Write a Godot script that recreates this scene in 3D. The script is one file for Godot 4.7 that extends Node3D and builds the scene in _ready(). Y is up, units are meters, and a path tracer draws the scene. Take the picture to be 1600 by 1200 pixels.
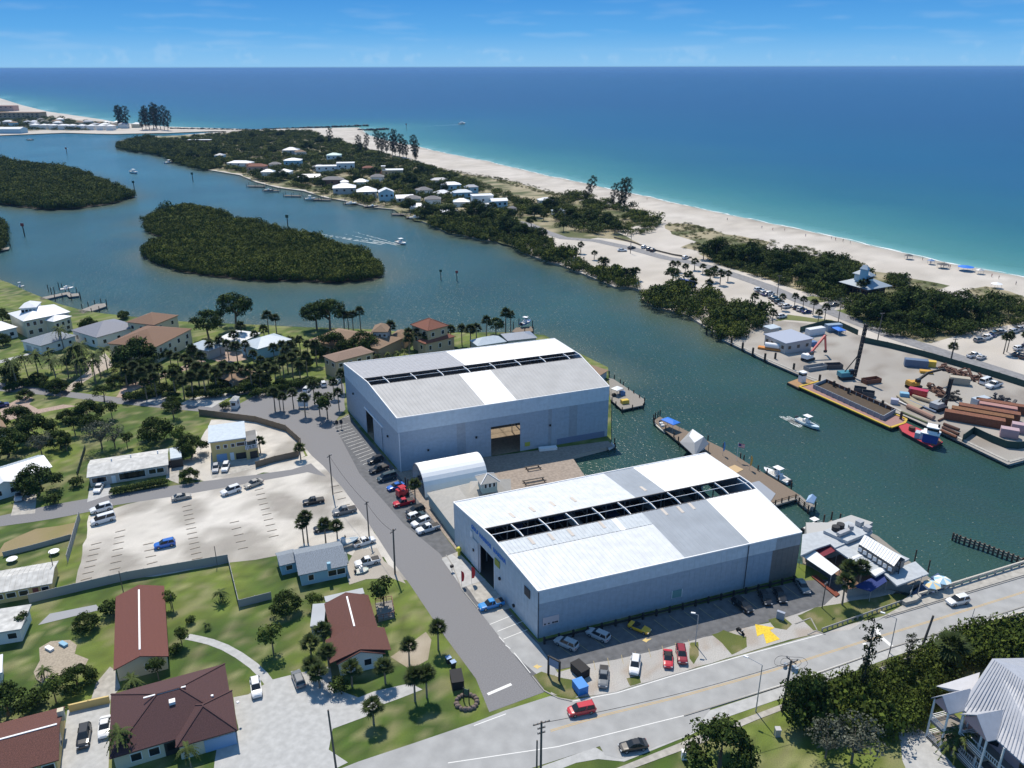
extends Node3D
# A marina on an inland waterway behind a barrier island, seen from a drone about 98 m up. Metres, y up.

class Shape:
	# collects triangles; corners are given counter-clockwise as seen from outside
	var v := PackedVector3Array()
	var n := PackedVector3Array()
	var c := PackedColorArray()
	var u := PackedVector2Array()
	var tint := Color.WHITE
	var coloured := false
	func tri(a: Vector3, b: Vector3, d: Vector3) -> void:
		var m := (b - a).cross(d - a).normalized()
		v.push_back(a); v.push_back(d); v.push_back(b)
		n.push_back(m); n.push_back(m); n.push_back(m)
		c.push_back(tint); c.push_back(tint); c.push_back(tint)
	func quad(a: Vector3, b: Vector3, d: Vector3, e: Vector3) -> void:
		tri(a, b, d); tri(a, d, e)
	func leaf(a: Vector3, b: Vector3, d: Vector3, m: Vector3) -> void:
		# the face is turned to the side that its shading normal is on
		if (b - a).cross(d - a).dot(m) < 0.0:
			var t := b; b = d; d = t
		v.push_back(a); v.push_back(d); v.push_back(b)
		n.push_back(m); n.push_back(m); n.push_back(m)
		c.push_back(tint); c.push_back(tint); c.push_back(tint)
	func hexa(b: Array, t: Array) -> void:
		# four bottom corners counter-clockwise from above, four top corners
		quad(t[0], t[1], t[2], t[3])
		quad(b[3], b[2], b[1], b[0])
		for i in 4:
			var j := (i + 1) % 4
			quad(b[i], b[j], t[j], t[i])
	func box(p: Vector3, s: Vector3, yaw := 0.0, tilt := 0.0) -> void:
		# p: middle of the box
		var q := Basis(Vector3.UP, yaw) * Basis(Vector3.BACK, tilt)
		var x := q.x * s.x / 2; var y := q.y * s.y / 2; var z := q.z * s.z / 2
		hexa([p - x - y + z, p + x - y + z, p + x - y - z, p - x - y - z], [p - x + y + z, p + x + y + z, p + x + y - z, p - x + y - z])
	func beam(a: Vector3, b: Vector3, w: float, h: float) -> void:
		var d := (b - a)
		var l := d.length()
		if l < 0.001: return
		d /= l
		var side := d.cross(Vector3.UP)
		side = Vector3.RIGHT if side.length() < 0.01 else side.normalized()
		var up := side.cross(d) * h / 2
		side *= w / 2
		hexa([a - side - up, a + side - up, b + side - up, b - side - up], [a - side + up, a + side + up, b + side + up, b - side + up])
	func prism(poly: PackedVector2Array, y0: float, y1: float) -> void:
		var p := poly.duplicate()
		if not Geometry2D.is_polygon_clockwise(p): p.reverse()
		# Godot calls this clockwise with y down; seen from above (x right, z down) it runs counter-clockwise after this
		var k := Geometry2D.triangulate_polygon(p)
		for i in range(0, k.size(), 3):
			up_tri(p[k[i]], p[k[i + 1]], p[k[i + 2]], y1)
		for i in p.size():
			var a := p[i]; var b := p[(i + 1) % p.size()]
			var m := (b - a)
			# outside lies on one side of the edge; test by area sign
			side_quad(a, b, y0, y1, area(p) > 0)
	static func area(p: PackedVector2Array) -> float:
		var s := 0.0
		for i in p.size():
			s += p[i].cross(p[(i + 1) % p.size()])
		return s / 2
	func up_tri(a: Vector2, b: Vector2, d: Vector2, y: float) -> void:
		if (b - a).cross(d - a) > 0:
			tri(Vector3(a.x, y, a.y), Vector3(d.x, y, d.y), Vector3(b.x, y, b.y))
		else:
			tri(Vector3(a.x, y, a.y), Vector3(b.x, y, b.y), Vector3(d.x, y, d.y))
	func side_quad(a: Vector2, b: Vector2, y0: float, y1: float, flip: bool) -> void:
		if flip:
			quad(Vector3(b.x, y0, b.y), Vector3(a.x, y0, a.y), Vector3(a.x, y1, a.y), Vector3(b.x, y1, b.y))
		else:
			quad(Vector3(a.x, y0, a.y), Vector3(b.x, y0, b.y), Vector3(b.x, y1, b.y), Vector3(a.x, y1, a.y))
	func tube(a: Vector3, b: Vector3, r0: float, r1: float, k := 6, caps := true) -> void:
		var d := (b - a).normalized()
		var s := d.cross(Vector3.RIGHT if absf(d.x) < 0.8 else Vector3.UP).normalized()
		var t := d.cross(s)
		for i in k:
			var p := TAU * i / k; var q := TAU * (i + 1) / k
			var e := s * cos(p) + t * sin(p); var f := s * cos(q) + t * sin(q)
			quad(a + e * r0, a + f * r0, b + f * r1, b + e * r1)
			if caps:
				tri(b, b + e * r1, b + f * r1)
				tri(a, a + f * r0, a + e * r0)
	func ball(p: Vector3, r: Vector3, k := 8, rings := 5, from := -PI / 2, to := PI / 2) -> void:
		for j in rings:
			var e := lerpf(from, to, float(j) / rings); var f := lerpf(from, to, float(j + 1) / rings)
			for i in k:
				var s := TAU * i / k; var t := TAU * (i + 1) / k
				var a := p + r * Vector3(cos(e) * cos(s), sin(e), -cos(e) * sin(s)); var b := p + r * Vector3(cos(e) * cos(t), sin(e), -cos(e) * sin(t))
				var d := p + r * Vector3(cos(f) * cos(t), sin(f), -cos(f) * sin(t)); var g := p + r * Vector3(cos(f) * cos(s), sin(f), -cos(f) * sin(s))
				if j > 0 or from > -1.5: tri(a, b, d)
				if j < rings - 1 or to < 1.5: tri(a, d, g)
	func loft(rings: Array, caps := true) -> void:
		# rings of equal length, each running counter-clockwise as seen from the far end
		for j in rings.size() - 1:
			var a: Array = rings[j]; var b: Array = rings[j + 1]
			for i in a.size():
				var k := (i + 1) % a.size()
				quad(a[i], a[k], b[k], b[i])
		if caps:
			var l: Array = rings[-1]; var m: Array = rings[0]
			for i in range(1, l.size() - 1):
				tri(l[0], l[i], l[i + 1])
				tri(m[0], m[i + 1], m[i])
	func add(o: Shape, t := Transform3D()) -> void:
		for i in o.v.size():
			v.push_back(t * o.v[i]); n.push_back((t.basis * o.n[i]).normalized()); c.push_back(o.c[i])
	func mesh() -> ArrayMesh:
		var a := []
		a.resize(Mesh.ARRAY_MAX)
		a[Mesh.ARRAY_VERTEX] = v
		a[Mesh.ARRAY_NORMAL] = n
		if coloured: a[Mesh.ARRAY_COLOR] = c
		if u.size() == v.size(): a[Mesh.ARRAY_TEX_UV] = u
		var m := ArrayMesh.new()
		m.add_surface_from_arrays(Mesh.PRIMITIVE_TRIANGLES, a)
		return m

var M := {}
var tex := {}
var rng := RandomNumberGenerator.new()
var fn := FastNoiseLite.new()

func pts(a: Array) -> PackedVector2Array:
	var p := PackedVector2Array()
	for i in range(0, a.size(), 2):
		p.push_back(Vector2(a[i], a[i + 1]))
	return p

func v3(p: Vector2, y := 0.0) -> Vector3:
	return Vector3(p.x, y, p.y)

func lin(r: float, g: float, b: float) -> Color:
	return Color(r, g, b).linear_to_srgb()

func noise_tex(key: String, freq: float, lo: float, hi: float, octaves := 4, size := 256, type := FastNoiseLite.TYPE_SIMPLEX_SMOOTH, bump := 0.0) -> NoiseTexture2D:
	if tex.has(key): return tex[key]
	var n := FastNoiseLite.new()
	n.seed = tex.size() * 7 + 3
	n.noise_type = type
	n.frequency = freq
	n.fractal_octaves = octaves
	var t := NoiseTexture2D.new()
	t.width = size; t.height = size
	t.seamless = true
	t.noise = n
	if bump > 0.0:
		t.as_normal_map = true
		t.bump_strength = bump
	else:
		var g := Gradient.new()
		g.set_color(0, Color(lo, lo, lo)); g.set_color(1, Color(hi, hi, hi))
		t.color_ramp = g
	tex[key] = t
	return t

func mat(key: String, r: float, g: float, b: float, rough := 0.8, metal := 0.0) -> StandardMaterial3D:
	if M.has(key): return M[key]
	var m := StandardMaterial3D.new()
	m.resource_name = key
	m.albedo_color = lin(r, g, b)
	m.roughness = rough
	m.metallic = metal
	M[key] = m
	return m

func worn(m: StandardMaterial3D, t: Texture2D, metres: float, world := true) -> StandardMaterial3D:
	m.albedo_texture = t
	m.uv1_triplanar = true
	m.uv1_world_triplanar = world
	m.uv1_scale = Vector3.ONE / metres
	return m

func tinted(m: StandardMaterial3D) -> StandardMaterial3D:
	m.vertex_color_use_as_albedo = true
	return m

func obj(called: String, s: Shape, m: Material, parent: Node = self) -> MeshInstance3D:
	var o := MeshInstance3D.new()
	o.name = called
	o.mesh = s.mesh()
	o.material_override = m
	parent.add_child(o, true)
	return o

func box_on(called: String, m: Material, parent: Node, p: Vector3, size: Vector3, yaw := 0.0, tilt := 0.0) -> MeshInstance3D:
	var s := Shape.new()
	s.box(p, size, yaw, tilt)
	return obj(called, s, m, parent)

func beam_on(called: String, m: Material, parent: Node, a: Vector3, b: Vector3, w: float, h: float) -> MeshInstance3D:
	var s := Shape.new()
	s.beam(a, b, w, h)
	return obj(called, s, m, parent)

func tube_on(called: String, m: Material, parent: Node, a: Vector3, b: Vector3, r0: float, r1: float, k := 6) -> MeshInstance3D:
	var s := Shape.new()
	s.tube(a, b, r0, r1, k)
	return obj(called, s, m, parent)

func prism_on(called: String, m: Material, parent: Node, poly: PackedVector2Array, y0: float, y1: float) -> MeshInstance3D:
	var s := Shape.new()
	s.prism(poly, y0, y1)
	return obj(called, s, m, parent)

func put(called: String, mesh: Mesh, m: Material, parent: Node = self) -> MeshInstance3D:
	var o := MeshInstance3D.new()
	o.name = called
	o.mesh = mesh
	o.material_override = m
	parent.add_child(o, true)
	return o

func tag(o: Node, label: String, category := "", group := "", kind := "") -> Node:
	if label: o.set_meta("label", label)
	if category: o.set_meta("category", category)
	if group: o.set_meta("group", group)
	if kind: o.set_meta("kind", kind)
	return o

func thing(called: String, label: String, category: String, at := Vector3.ZERO, yaw := 0.0, group := "") -> Node3D:
	var o := Node3D.new()
	o.name = called
	add_child(o, true)
	o.position = at
	o.rotation.y = deg_to_rad(yaw)
	tag(o, label, category, group)
	return o

func struct(called: String, s: Shape, m: Material, parent: Node = self) -> MeshInstance3D:
	var o := obj(called, s, m, parent)
	if parent == self: o.set_meta("kind", "structure")
	return o

func nz(p: Vector2, f: float, k := 0.0) -> float:
	# smooth noise, 0 .. 1
	return clampf(fn.get_noise_3d(p.x * f * 100.0, p.y * f * 100.0, k * 77.0) * 0.75 + 0.5,0.0,1.0)

func wavy(poly: PackedVector2Array, amp: float, step := 3.0) -> PackedVector2Array:
	# the outline with uneven, natural edges
	var o := PackedVector2Array()
	for i in poly.size():
		var a := poly[i]; var b := poly[(i + 1) % poly.size()]
		var k := maxi(1, int(a.distance_to(b) / step))
		for j in k:
			var p := a.lerp(b, float(j) / k)
			o.push_back(p + Vector2(nz(p, 0.11,1.0) - 0.5, nz(p, 0.11,2.0) - 0.5) * 2.0 * amp)
	return o

func sheet(called: String, poly: PackedVector2Array, y: float, m: Material, step := 0.0, tone = null, parent: Node = self) -> MeshInstance3D:
	# a level sheet filling the outline, in cells when it carries tones of its own
	var s := Shape.new()
	if step <= 0.0:
		var k := Geometry2D.triangulate_polygon(poly)
		for i in range(0, k.size(), 3):
			s.up_tri(poly[k[i]], poly[k[i + 1]], poly[k[i + 2]], y)
	else:
		s.coloured = true
		var lo := poly[0]; var hi := poly[0]
		for p in poly:
			lo = lo.min(p); hi = hi.max(p)
		var nx := int((hi.x - lo.x) / step) + 1; var nk := int((hi.y - lo.y) / step) + 1
		var inside := PackedByteArray()
		inside.resize((nx + 1) * (nk + 1))
		for j in nk + 1:
			for i in nx + 1:
				inside[j * (nx + 1) + i] = 1 if Geometry2D.is_point_in_polygon(lo + Vector2(i, j) * step, poly) else 0
		# cells that an edge runs through are clipped
		var edge := {}
		for i in poly.size():
			var a := poly[i]; var b := poly[(i + 1) % poly.size()]
			var k := int(a.distance_to(b) / step * 3.0) + 1
			for j in k + 1:
				var q := (a.lerp(b, float(j) / k) - lo) / step
				var base := int(q.y) * 10000 + int(q.x)
				edge[base] = true
				edge[base + 1] = true; edge[base - 1] = true; edge[base + 10000] = true; edge[base - 10000] = true
		for j in nk:
			for i in nx:
				var p := lo + Vector2(i, j) * step
				var cell := PackedVector2Array([p, p + Vector2(step, 0), p + Vector2(step, step), p + Vector2(0, step)])
				if not edge.has(j * 10000 + i):
					if inside[j * (nx + 1) + i]:
						face(s, cell, y, tone)
				else:
					for part in Geometry2D.intersect_polygons(cell, poly):
						face(s, part, y, tone)
	var o := obj(called, s, m, parent)
	if parent == self: o.set_meta("kind", "structure")
	return o

func face(s: Shape, p: PackedVector2Array, y: float, tone) -> void:
	var k := Geometry2D.triangulate_polygon(p)
	for i in range(0, k.size(), 3):
		var a := p[k[i]]; var b := p[k[i + 1]]; var d := p[k[i + 2]]
		if (b - a).cross(d - a) > 0:
			var t := b; b = d; d = t
		for q in [a, d, b]:
			s.v.push_back(Vector3(q.x, y, q.y)); s.n.push_back(Vector3.UP); s.c.push_back(tone.call(q))

func blend(stops: Array, t: float) -> Color:
	# stops: [t, Color, t, Color ...]
	var i := 0
	while i + 2 < stops.size() and t > stops[i + 2]: i += 2
	if i + 2 >= stops.size(): return stops[-1]
	return (stops[i + 1] as Color).lerp(stops[i + 3], clampf((t - stops[i]) / (stops[i + 2] - stops[i]), 0.0,1.0))

func near_line(p: Vector2, line: PackedVector2Array) -> float:
	var d := 1e9
	for i in line.size() - 1:
		d = minf(d, p.distance_squared_to(Geometry2D.get_closest_point_to_segment(p, line[i], line[i + 1])))
	return sqrt(d)

func _ready() -> void:
	# camera
	var cam := Camera3D.new()
	cam.name = "camera"
	add_child(cam)
	cam.position = Vector3(0,98,0)
	cam.rotation = Vector3(deg_to_rad(-21.49), 0,0)
	cam.rotate_object_local(Vector3.BACK, deg_to_rad(-0.11))
	cam.fov = 51.03
	cam.near = 1.0
	cam.far = 80000.0
	# sky: clear deep blue with a low line of small clouds over the sea
	var world := WorldEnvironment.new()
	world.name = "world"
	var env := Environment.new()
	env.background_mode = Environment.BG_SKY
	var sky := Sky.new()
	var pano := PanoramaSkyMaterial.new()
	pano.panorama = sky_picture()
	pano.energy_multiplier = 0.95
	sky.sky_material = pano
	env.sky = sky
	env.tonemap_mode = Environment.TONE_MAPPER_LINEAR
	env.tonemap_exposure = 1.08
	env.sdfgi_enabled = true
	env.ssao_enabled = true
	env.ssil_enabled = true
	env.fog_enabled = true
	env.fog_density = 0.00004
	env.fog_light_color = Color(0.5,0.7,0.92)
	world.environment = env
	add_child(world)
	# sun: high, ahead and a little to the left
	var sun := DirectionalLight3D.new()
	sun.name = "sun"
	add_child(sun)
	sun.light_energy = 1.5
	sun.light_color = Color(1.0,0.96,0.9)
	sun.light_angular_distance = 0.5
	sun.shadow_enabled = true
	sun.rotation = Vector3(deg_to_rad(-58), deg_to_rad(180 + 17), 0)
	fn.seed = 11
	fn.frequency = 0.01
	fn.fractal_octaves = 3
	rng.seed = 4
	materials()
	house_mats()
	water()
	land()
	streets()
	hangars()
	yards()
	houses()
	far_shore()
	vehicles()
	boats()
	work_yard()
	plants()
	street_things()

func sky_picture() -> ImageTexture:
	var w := 4096; var h := 2048
	var im := Image.create(w, h, false, Image.FORMAT_RGBF)
	var ramp := [-90.0, Color(0.05,0.08,0.1), -2.0, Color(0.08,0.2,0.36), -0.1, Color(0.2,0.45,0.75), 0.0, Color(0.27,0.55,0.85), 0.9, Color(0.21,0.5,0.84), 2.2, Color(0.115,0.4,0.8), 4.6, Color(0.06,0.29,0.72), 15.0, Color(0.09,0.28,0.6), 40.0, Color(0.14,0.29,0.54), 90.0, Color(0.13,0.25,0.46)]
	var cn := FastNoiseLite.new()
	cn.seed = 5; cn.frequency = 1.0; cn.fractal_octaves = 4
	for y in h:
		var el := 90.0 - (y + 0.5) * 180.0 / h
		im.fill_rect(Rect2i(0, y, w, 1), blend(ramp, el))
	for y in range(h / 2 - 60, h / 2):
		var el := 90.0 - (y + 0.5) * 180.0 / h
		for x in w:
			var a := x * TAU / w
			var p := Vector2(cos(a), sin(a))
			# small heaped puffs low down, faint streaks above them
			var heap := cn.get_noise_3d(p.x * 22.0, p.y * 22.0,3.0) + 0.8 * cn.get_noise_3d(p.x * 70.0, p.y * 70.0, el * 1.3)
			var top := 0.55 + 0.9 * maxf(0.0, cn.get_noise_3d(p.x * 6.0, p.y * 6.0,9.0) + 0.25)
			var puff := smoothstep(0.12,0.5, heap) * smoothstep(top + 0.45, top, el) * smoothstep(0.05,0.5, el) * 0.13
			var veil := smoothstep(0.05,0.6, cn.get_noise_3d(p.x * 9.0, p.y * 9.0, el * 1.6 + 20.0)) * smoothstep(5.2,2.5, el) * smoothstep(0.6,1.4, el) * 0.12
			var k := 1.0 - (1.0 - puff) * (1.0 - veil)
			if k > 0.004:
				im.set_pixel(x, y, im.get_pixel(x, y).lerp(Color(0.62,0.76,0.9), k))
	return ImageTexture.create_from_image(im)

func materials() -> void:
	var fine := noise_tex("fine", 0.06,0.82,1.0,5,512)
	var blotch := noise_tex("blotch", 0.012,0.8,1.0,5,512)
	var speck := noise_tex("speck", 0.2,0.6,1.0,3,256)
	worn(tinted(mat("ground", 1,1,1,0.95)), noise_tex("gritty", 0.05,0.86,1.04,6,512), 7.0)
	worn(mat("asphalt", 0.235,0.235,0.245,0.9), fine, 9.0)
	worn(mat("pale_asphalt", 0.38,0.385,0.385,0.9), noise_tex("soft", 0.02,0.88,1.0,5,512), 43.0)
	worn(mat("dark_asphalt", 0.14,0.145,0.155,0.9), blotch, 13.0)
	worn(mat("concrete", 0.47,0.45,0.41,0.9), blotch, 11.0)
	worn(mat("pale_concrete", 0.47,0.475,0.47,0.9), tex["soft"], 17.0)
	worn(mat("slab", 0.36,0.3,0.25,0.9), blotch, 8.0)
	worn(mat("deck", 0.3,0.23,0.17,0.85), speck, 3.0)
	worn(mat("grey_deck", 0.4,0.37,0.33,0.85), speck, 3.0)
	mat("white_line", 0.72,0.72,0.7,0.8)
	mat("yellow_line", 0.62,0.44,0.16,0.8)
	worn(mat("yellow_paint", 0.85,0.6,0.04,0.8), blotch, 5.0)
	worn(mat("white_roof", 0.88,0.89,0.89,0.6), noise_tex("faint", 0.02,0.93,1.0,3,256), 14.0)
	worn(mat("pale_roof", 0.68,0.71,0.74,0.5), noise_tex("stain", 0.012,0.9,1.0,5,512), 19.0)
	worn(mat("grey_roof", 0.4,0.405,0.41,0.6), tex["stain"], 37.0)
	worn(mat("blue_grey_roof", 0.31,0.35,0.4,0.55), tex["stain"], 35.0)
	worn(mat("upper_wall", 0.6,0.68,0.75,0.6), tex["stain"], 9.0)
	worn(mat("lower_wall", 0.38,0.45,0.53,0.6), tex["stain"], 7.0)
	worn(mat("side_wall", 0.57,0.63,0.68,0.6), tex["stain"], 9.0)
	worn(mat("brown_wall", 0.2,0.19,0.18,0.7), tex["stain"], 7.0)
	mat("trim_white", 0.78,0.79,0.8,0.5)
	mat("steel", 0.4,0.41,0.43,0.5,0.3)
	mat("dark", 0.02,0.02,0.022,0.7)
	mat("black", 0.012,0.012,0.014,0.8)
	mat("glass", 0.02,0.025,0.03,0.12)
	worn(mat("pile", 0.1,0.075,0.055,0.9), speck, 1.5)
	worn(mat("pole_wood", 0.22,0.185,0.16,0.9), speck, 2.0)
	worn(mat("fence_wood", 0.3,0.24,0.17,0.9), speck, 2.5)
	mat("fence_grey", 0.33,0.33,0.32,0.85)
	mat("trunk", 0.16,0.13,0.1,0.9)
	mat("palm_trunk", 0.22,0.18,0.14,0.9)
	var leaf := tinted(mat("leaf", 1,1,1,0.8))
	leaf.metallic_specular = 0.2
	leaf.backlight_enabled = true
	leaf.backlight = Color(0.12,0.16,0.04)
	var frond := tinted(mat("frond", 1,1,1,0.7))
	frond.metallic_specular = 0.25
	frond.backlight_enabled = true
	frond.backlight = Color(0.1,0.14,0.05)
	var w := tinted(mat("water", 1,1,1,0.24))
	w.normal_enabled = true
	w.normal_texture = noise_tex("ripple", 0.03,0,1,4,512, FastNoiseLite.TYPE_SIMPLEX, 9.0)
	w.normal_scale = 0.4
	w.metallic_specular = 0.3
	w.uv1_triplanar = true
	w.uv1_world_triplanar = true
	w.uv1_scale = Vector3(1.0 / 26.0,1.0 / 26.0,1.0 / 17.0)
	tinted(mat("foam", 1,1,1,0.8))

# outlines of the coast, in metres
var beach := pts([-270,-1483,-229,-1324,-185,-1216,-127,-1115,-77,-1013,-36,-947,0,-874,59,-755,81,-717,110,-661,142,-599,173,-544,199,-498,214,-464,233,-427,255.4,-392.1,278.8,-357.3,298.6,-327.7])
var far_beach := pts([-5353,-6854,-1796,-2998,-1392,-2422,-1125,-2060,-930,-1838,-838,-1732,-766,-1639,-612,-1509])
var bay_side := pts([-437,-1441,-490,-1371,-527,-1294,-569,-1307,-565,-1203,-527,-1114,-487,-1069,-427,-1012,-375,-927,-319,-860,-267,-811,-236,-759,-205,-721,-178,-701,-153,-665,-131,-644,-109,-616,-88,-604,-74,-574,-57,-546,-39,-512,-19,-492,-6,-482,0,-473,7,-452,19,-431,26,-422,36.1,-403.2,43.5,-388.6,49.3,-376.2,56.8,-375,61.1,-369.1,58.9,-352.4,63.3,-341,74.8,-328.3,77.8,-314.7,81.8,-298.8])
var yard_quay := pts([81.6,-298,92.2,-272.4,100.6,-255.1,116.1,-233.8,119.4,-223.3,124.7,-211.8,126.9,-205.4,132.2,-191.6,137.3,-193.8,153.4,-202])
var isle_west := pts([-684,-965,-585,-950,-496,-885,-431,-824,-381,-766,-334,-707,-311,-674,-312,-637,-328,-613,-346,-607,-399,-635,-468,-642])
var isle_mid := pts([-253,-556,-256,-581,-250,-606,-241,-615,-212,-583,-184,-552,-154,-524,-135,-505,-103,-468,-80,-444,-68,-412.3,-65.6,-398.6,-70.1,-392.1,-86.6,-387.1,-111.3,-391.1,-131.8,-392.6,-152.2,-400.6,-170.5,-410.3,-192,-430,-206,-445,-213,-462,-215,-502,-233,-514])
var home_shore := pts([-354,-460,-292,-419.9,-246.7,-385.8,-230.7,-371.2,-202.7,-347.9,-188.6,-338.7,-176.1,-332.8,-141.3,-321.4,-130,-319.5,-105,-315.8,-83.1,-312.2,-72.6,-311.3,-51.4,-308.6,-40.6,-304.4,-23.7,-305.1,-2.5,-305,12.6,-301.6,21.6,-285.4,33.7,-264.8,34.9,-256.1])

func water() -> void:
	var gulf := func(p: Vector2) -> Color:
		var d := minf(near_line(p, beach), near_line(p, far_beach))
		var k := nz(p, 0.004,4.0) - 0.5
		d *= 1.0 + 0.35 * k
		return blend([0.0, Color(0.34,0.47,0.42), 5.0, Color(0.17,0.38,0.36), 22.0, Color(0.08,0.235,0.205), 75.0, Color(0.045,0.175,0.17), 160.0, Color(0.022,0.115,0.145), 340.0, Color(0.012,0.08,0.15), 900.0, Color(0.008,0.055,0.13), 4000.0, Color(0.008,0.052,0.13)], d)
	var bay := func(p: Vector2) -> Color:
		var d := minf(minf(near_line(p, isle_mid), near_line(p, isle_west)), minf(near_line(p, bay_side), near_line(p, home_shore) + 3.0))
		var k := nz(p, 0.012,6.0)
		var deep := Color(0.03,0.07,0.06).lerp(Color(0.045,0.135,0.18), clampf((-p.y - 260.0) / 600.0,0.0,1.0)) * (0.85 + 0.3 * k)  # bluer with distance: the sky's reflection is mixed into the water colour
		return blend([0.0, Color(0.085,0.1,0.065), 4.0, Color(0.07,0.1,0.075), 14.0 + 14.0 * k, deep], d)
	# rings round the place, wider further out
	var s := Shape.new()
	s.coloured = true
	var r := 70.0
	var was := []
	while r < 45000.0:
		var now := []
		for i in 121:
			var a := deg_to_rad(-60.0 + i)
			var p := Vector2(sin(a), -cos(a)) * r
			now.push_back([Vector3(p.x, -1.0, p.y), (gulf.call(p) if side_of(p) else bay.call(p))])
		if was:
			for i in 120:
				for q in [was[i], now[i + 1], was[i + 1], was[i], now[i], now[i + 1]]:
					s.v.push_back(q[0]); s.n.push_back(Vector3.UP); s.c.push_back(q[1])
		was = now
		r *= 1.018 if r < 2500.0 else 1.09
	# behind and beside the drone the water just goes on
	var deep := Color(0.02,0.06,0.07)
	for i in 24:
		var a := deg_to_rad(60.0 + i * 10.0); var b := a + deg_to_rad(10.0)
		var q := [Vector2(sin(a), -cos(a)), Vector2(sin(b), -cos(b))]
		for p in [q[0] * 70.0, q[1] * 45000.0, q[1] * 70.0, q[0] * 70.0, q[0] * 45000.0, q[1] * 45000.0]:
			s.v.push_back(Vector3(p.x, -1.0, p.y)); s.n.push_back(Vector3.UP); s.c.push_back(deep)
	struct("sea_water", s, M["water"])

func side_of(p: Vector2) -> bool:
	# true on the open-sea side of the barrier island
	var i := 0
	if p.y < -1290.0: return true
	while i < beach.size() - 2 and beach[i + 1].y < p.y: i += 1
	var a := beach[i]; var b := beach[i + 1]
	return (b - a).cross(p - a) < 25.0 * a.distance_to(b)

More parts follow.
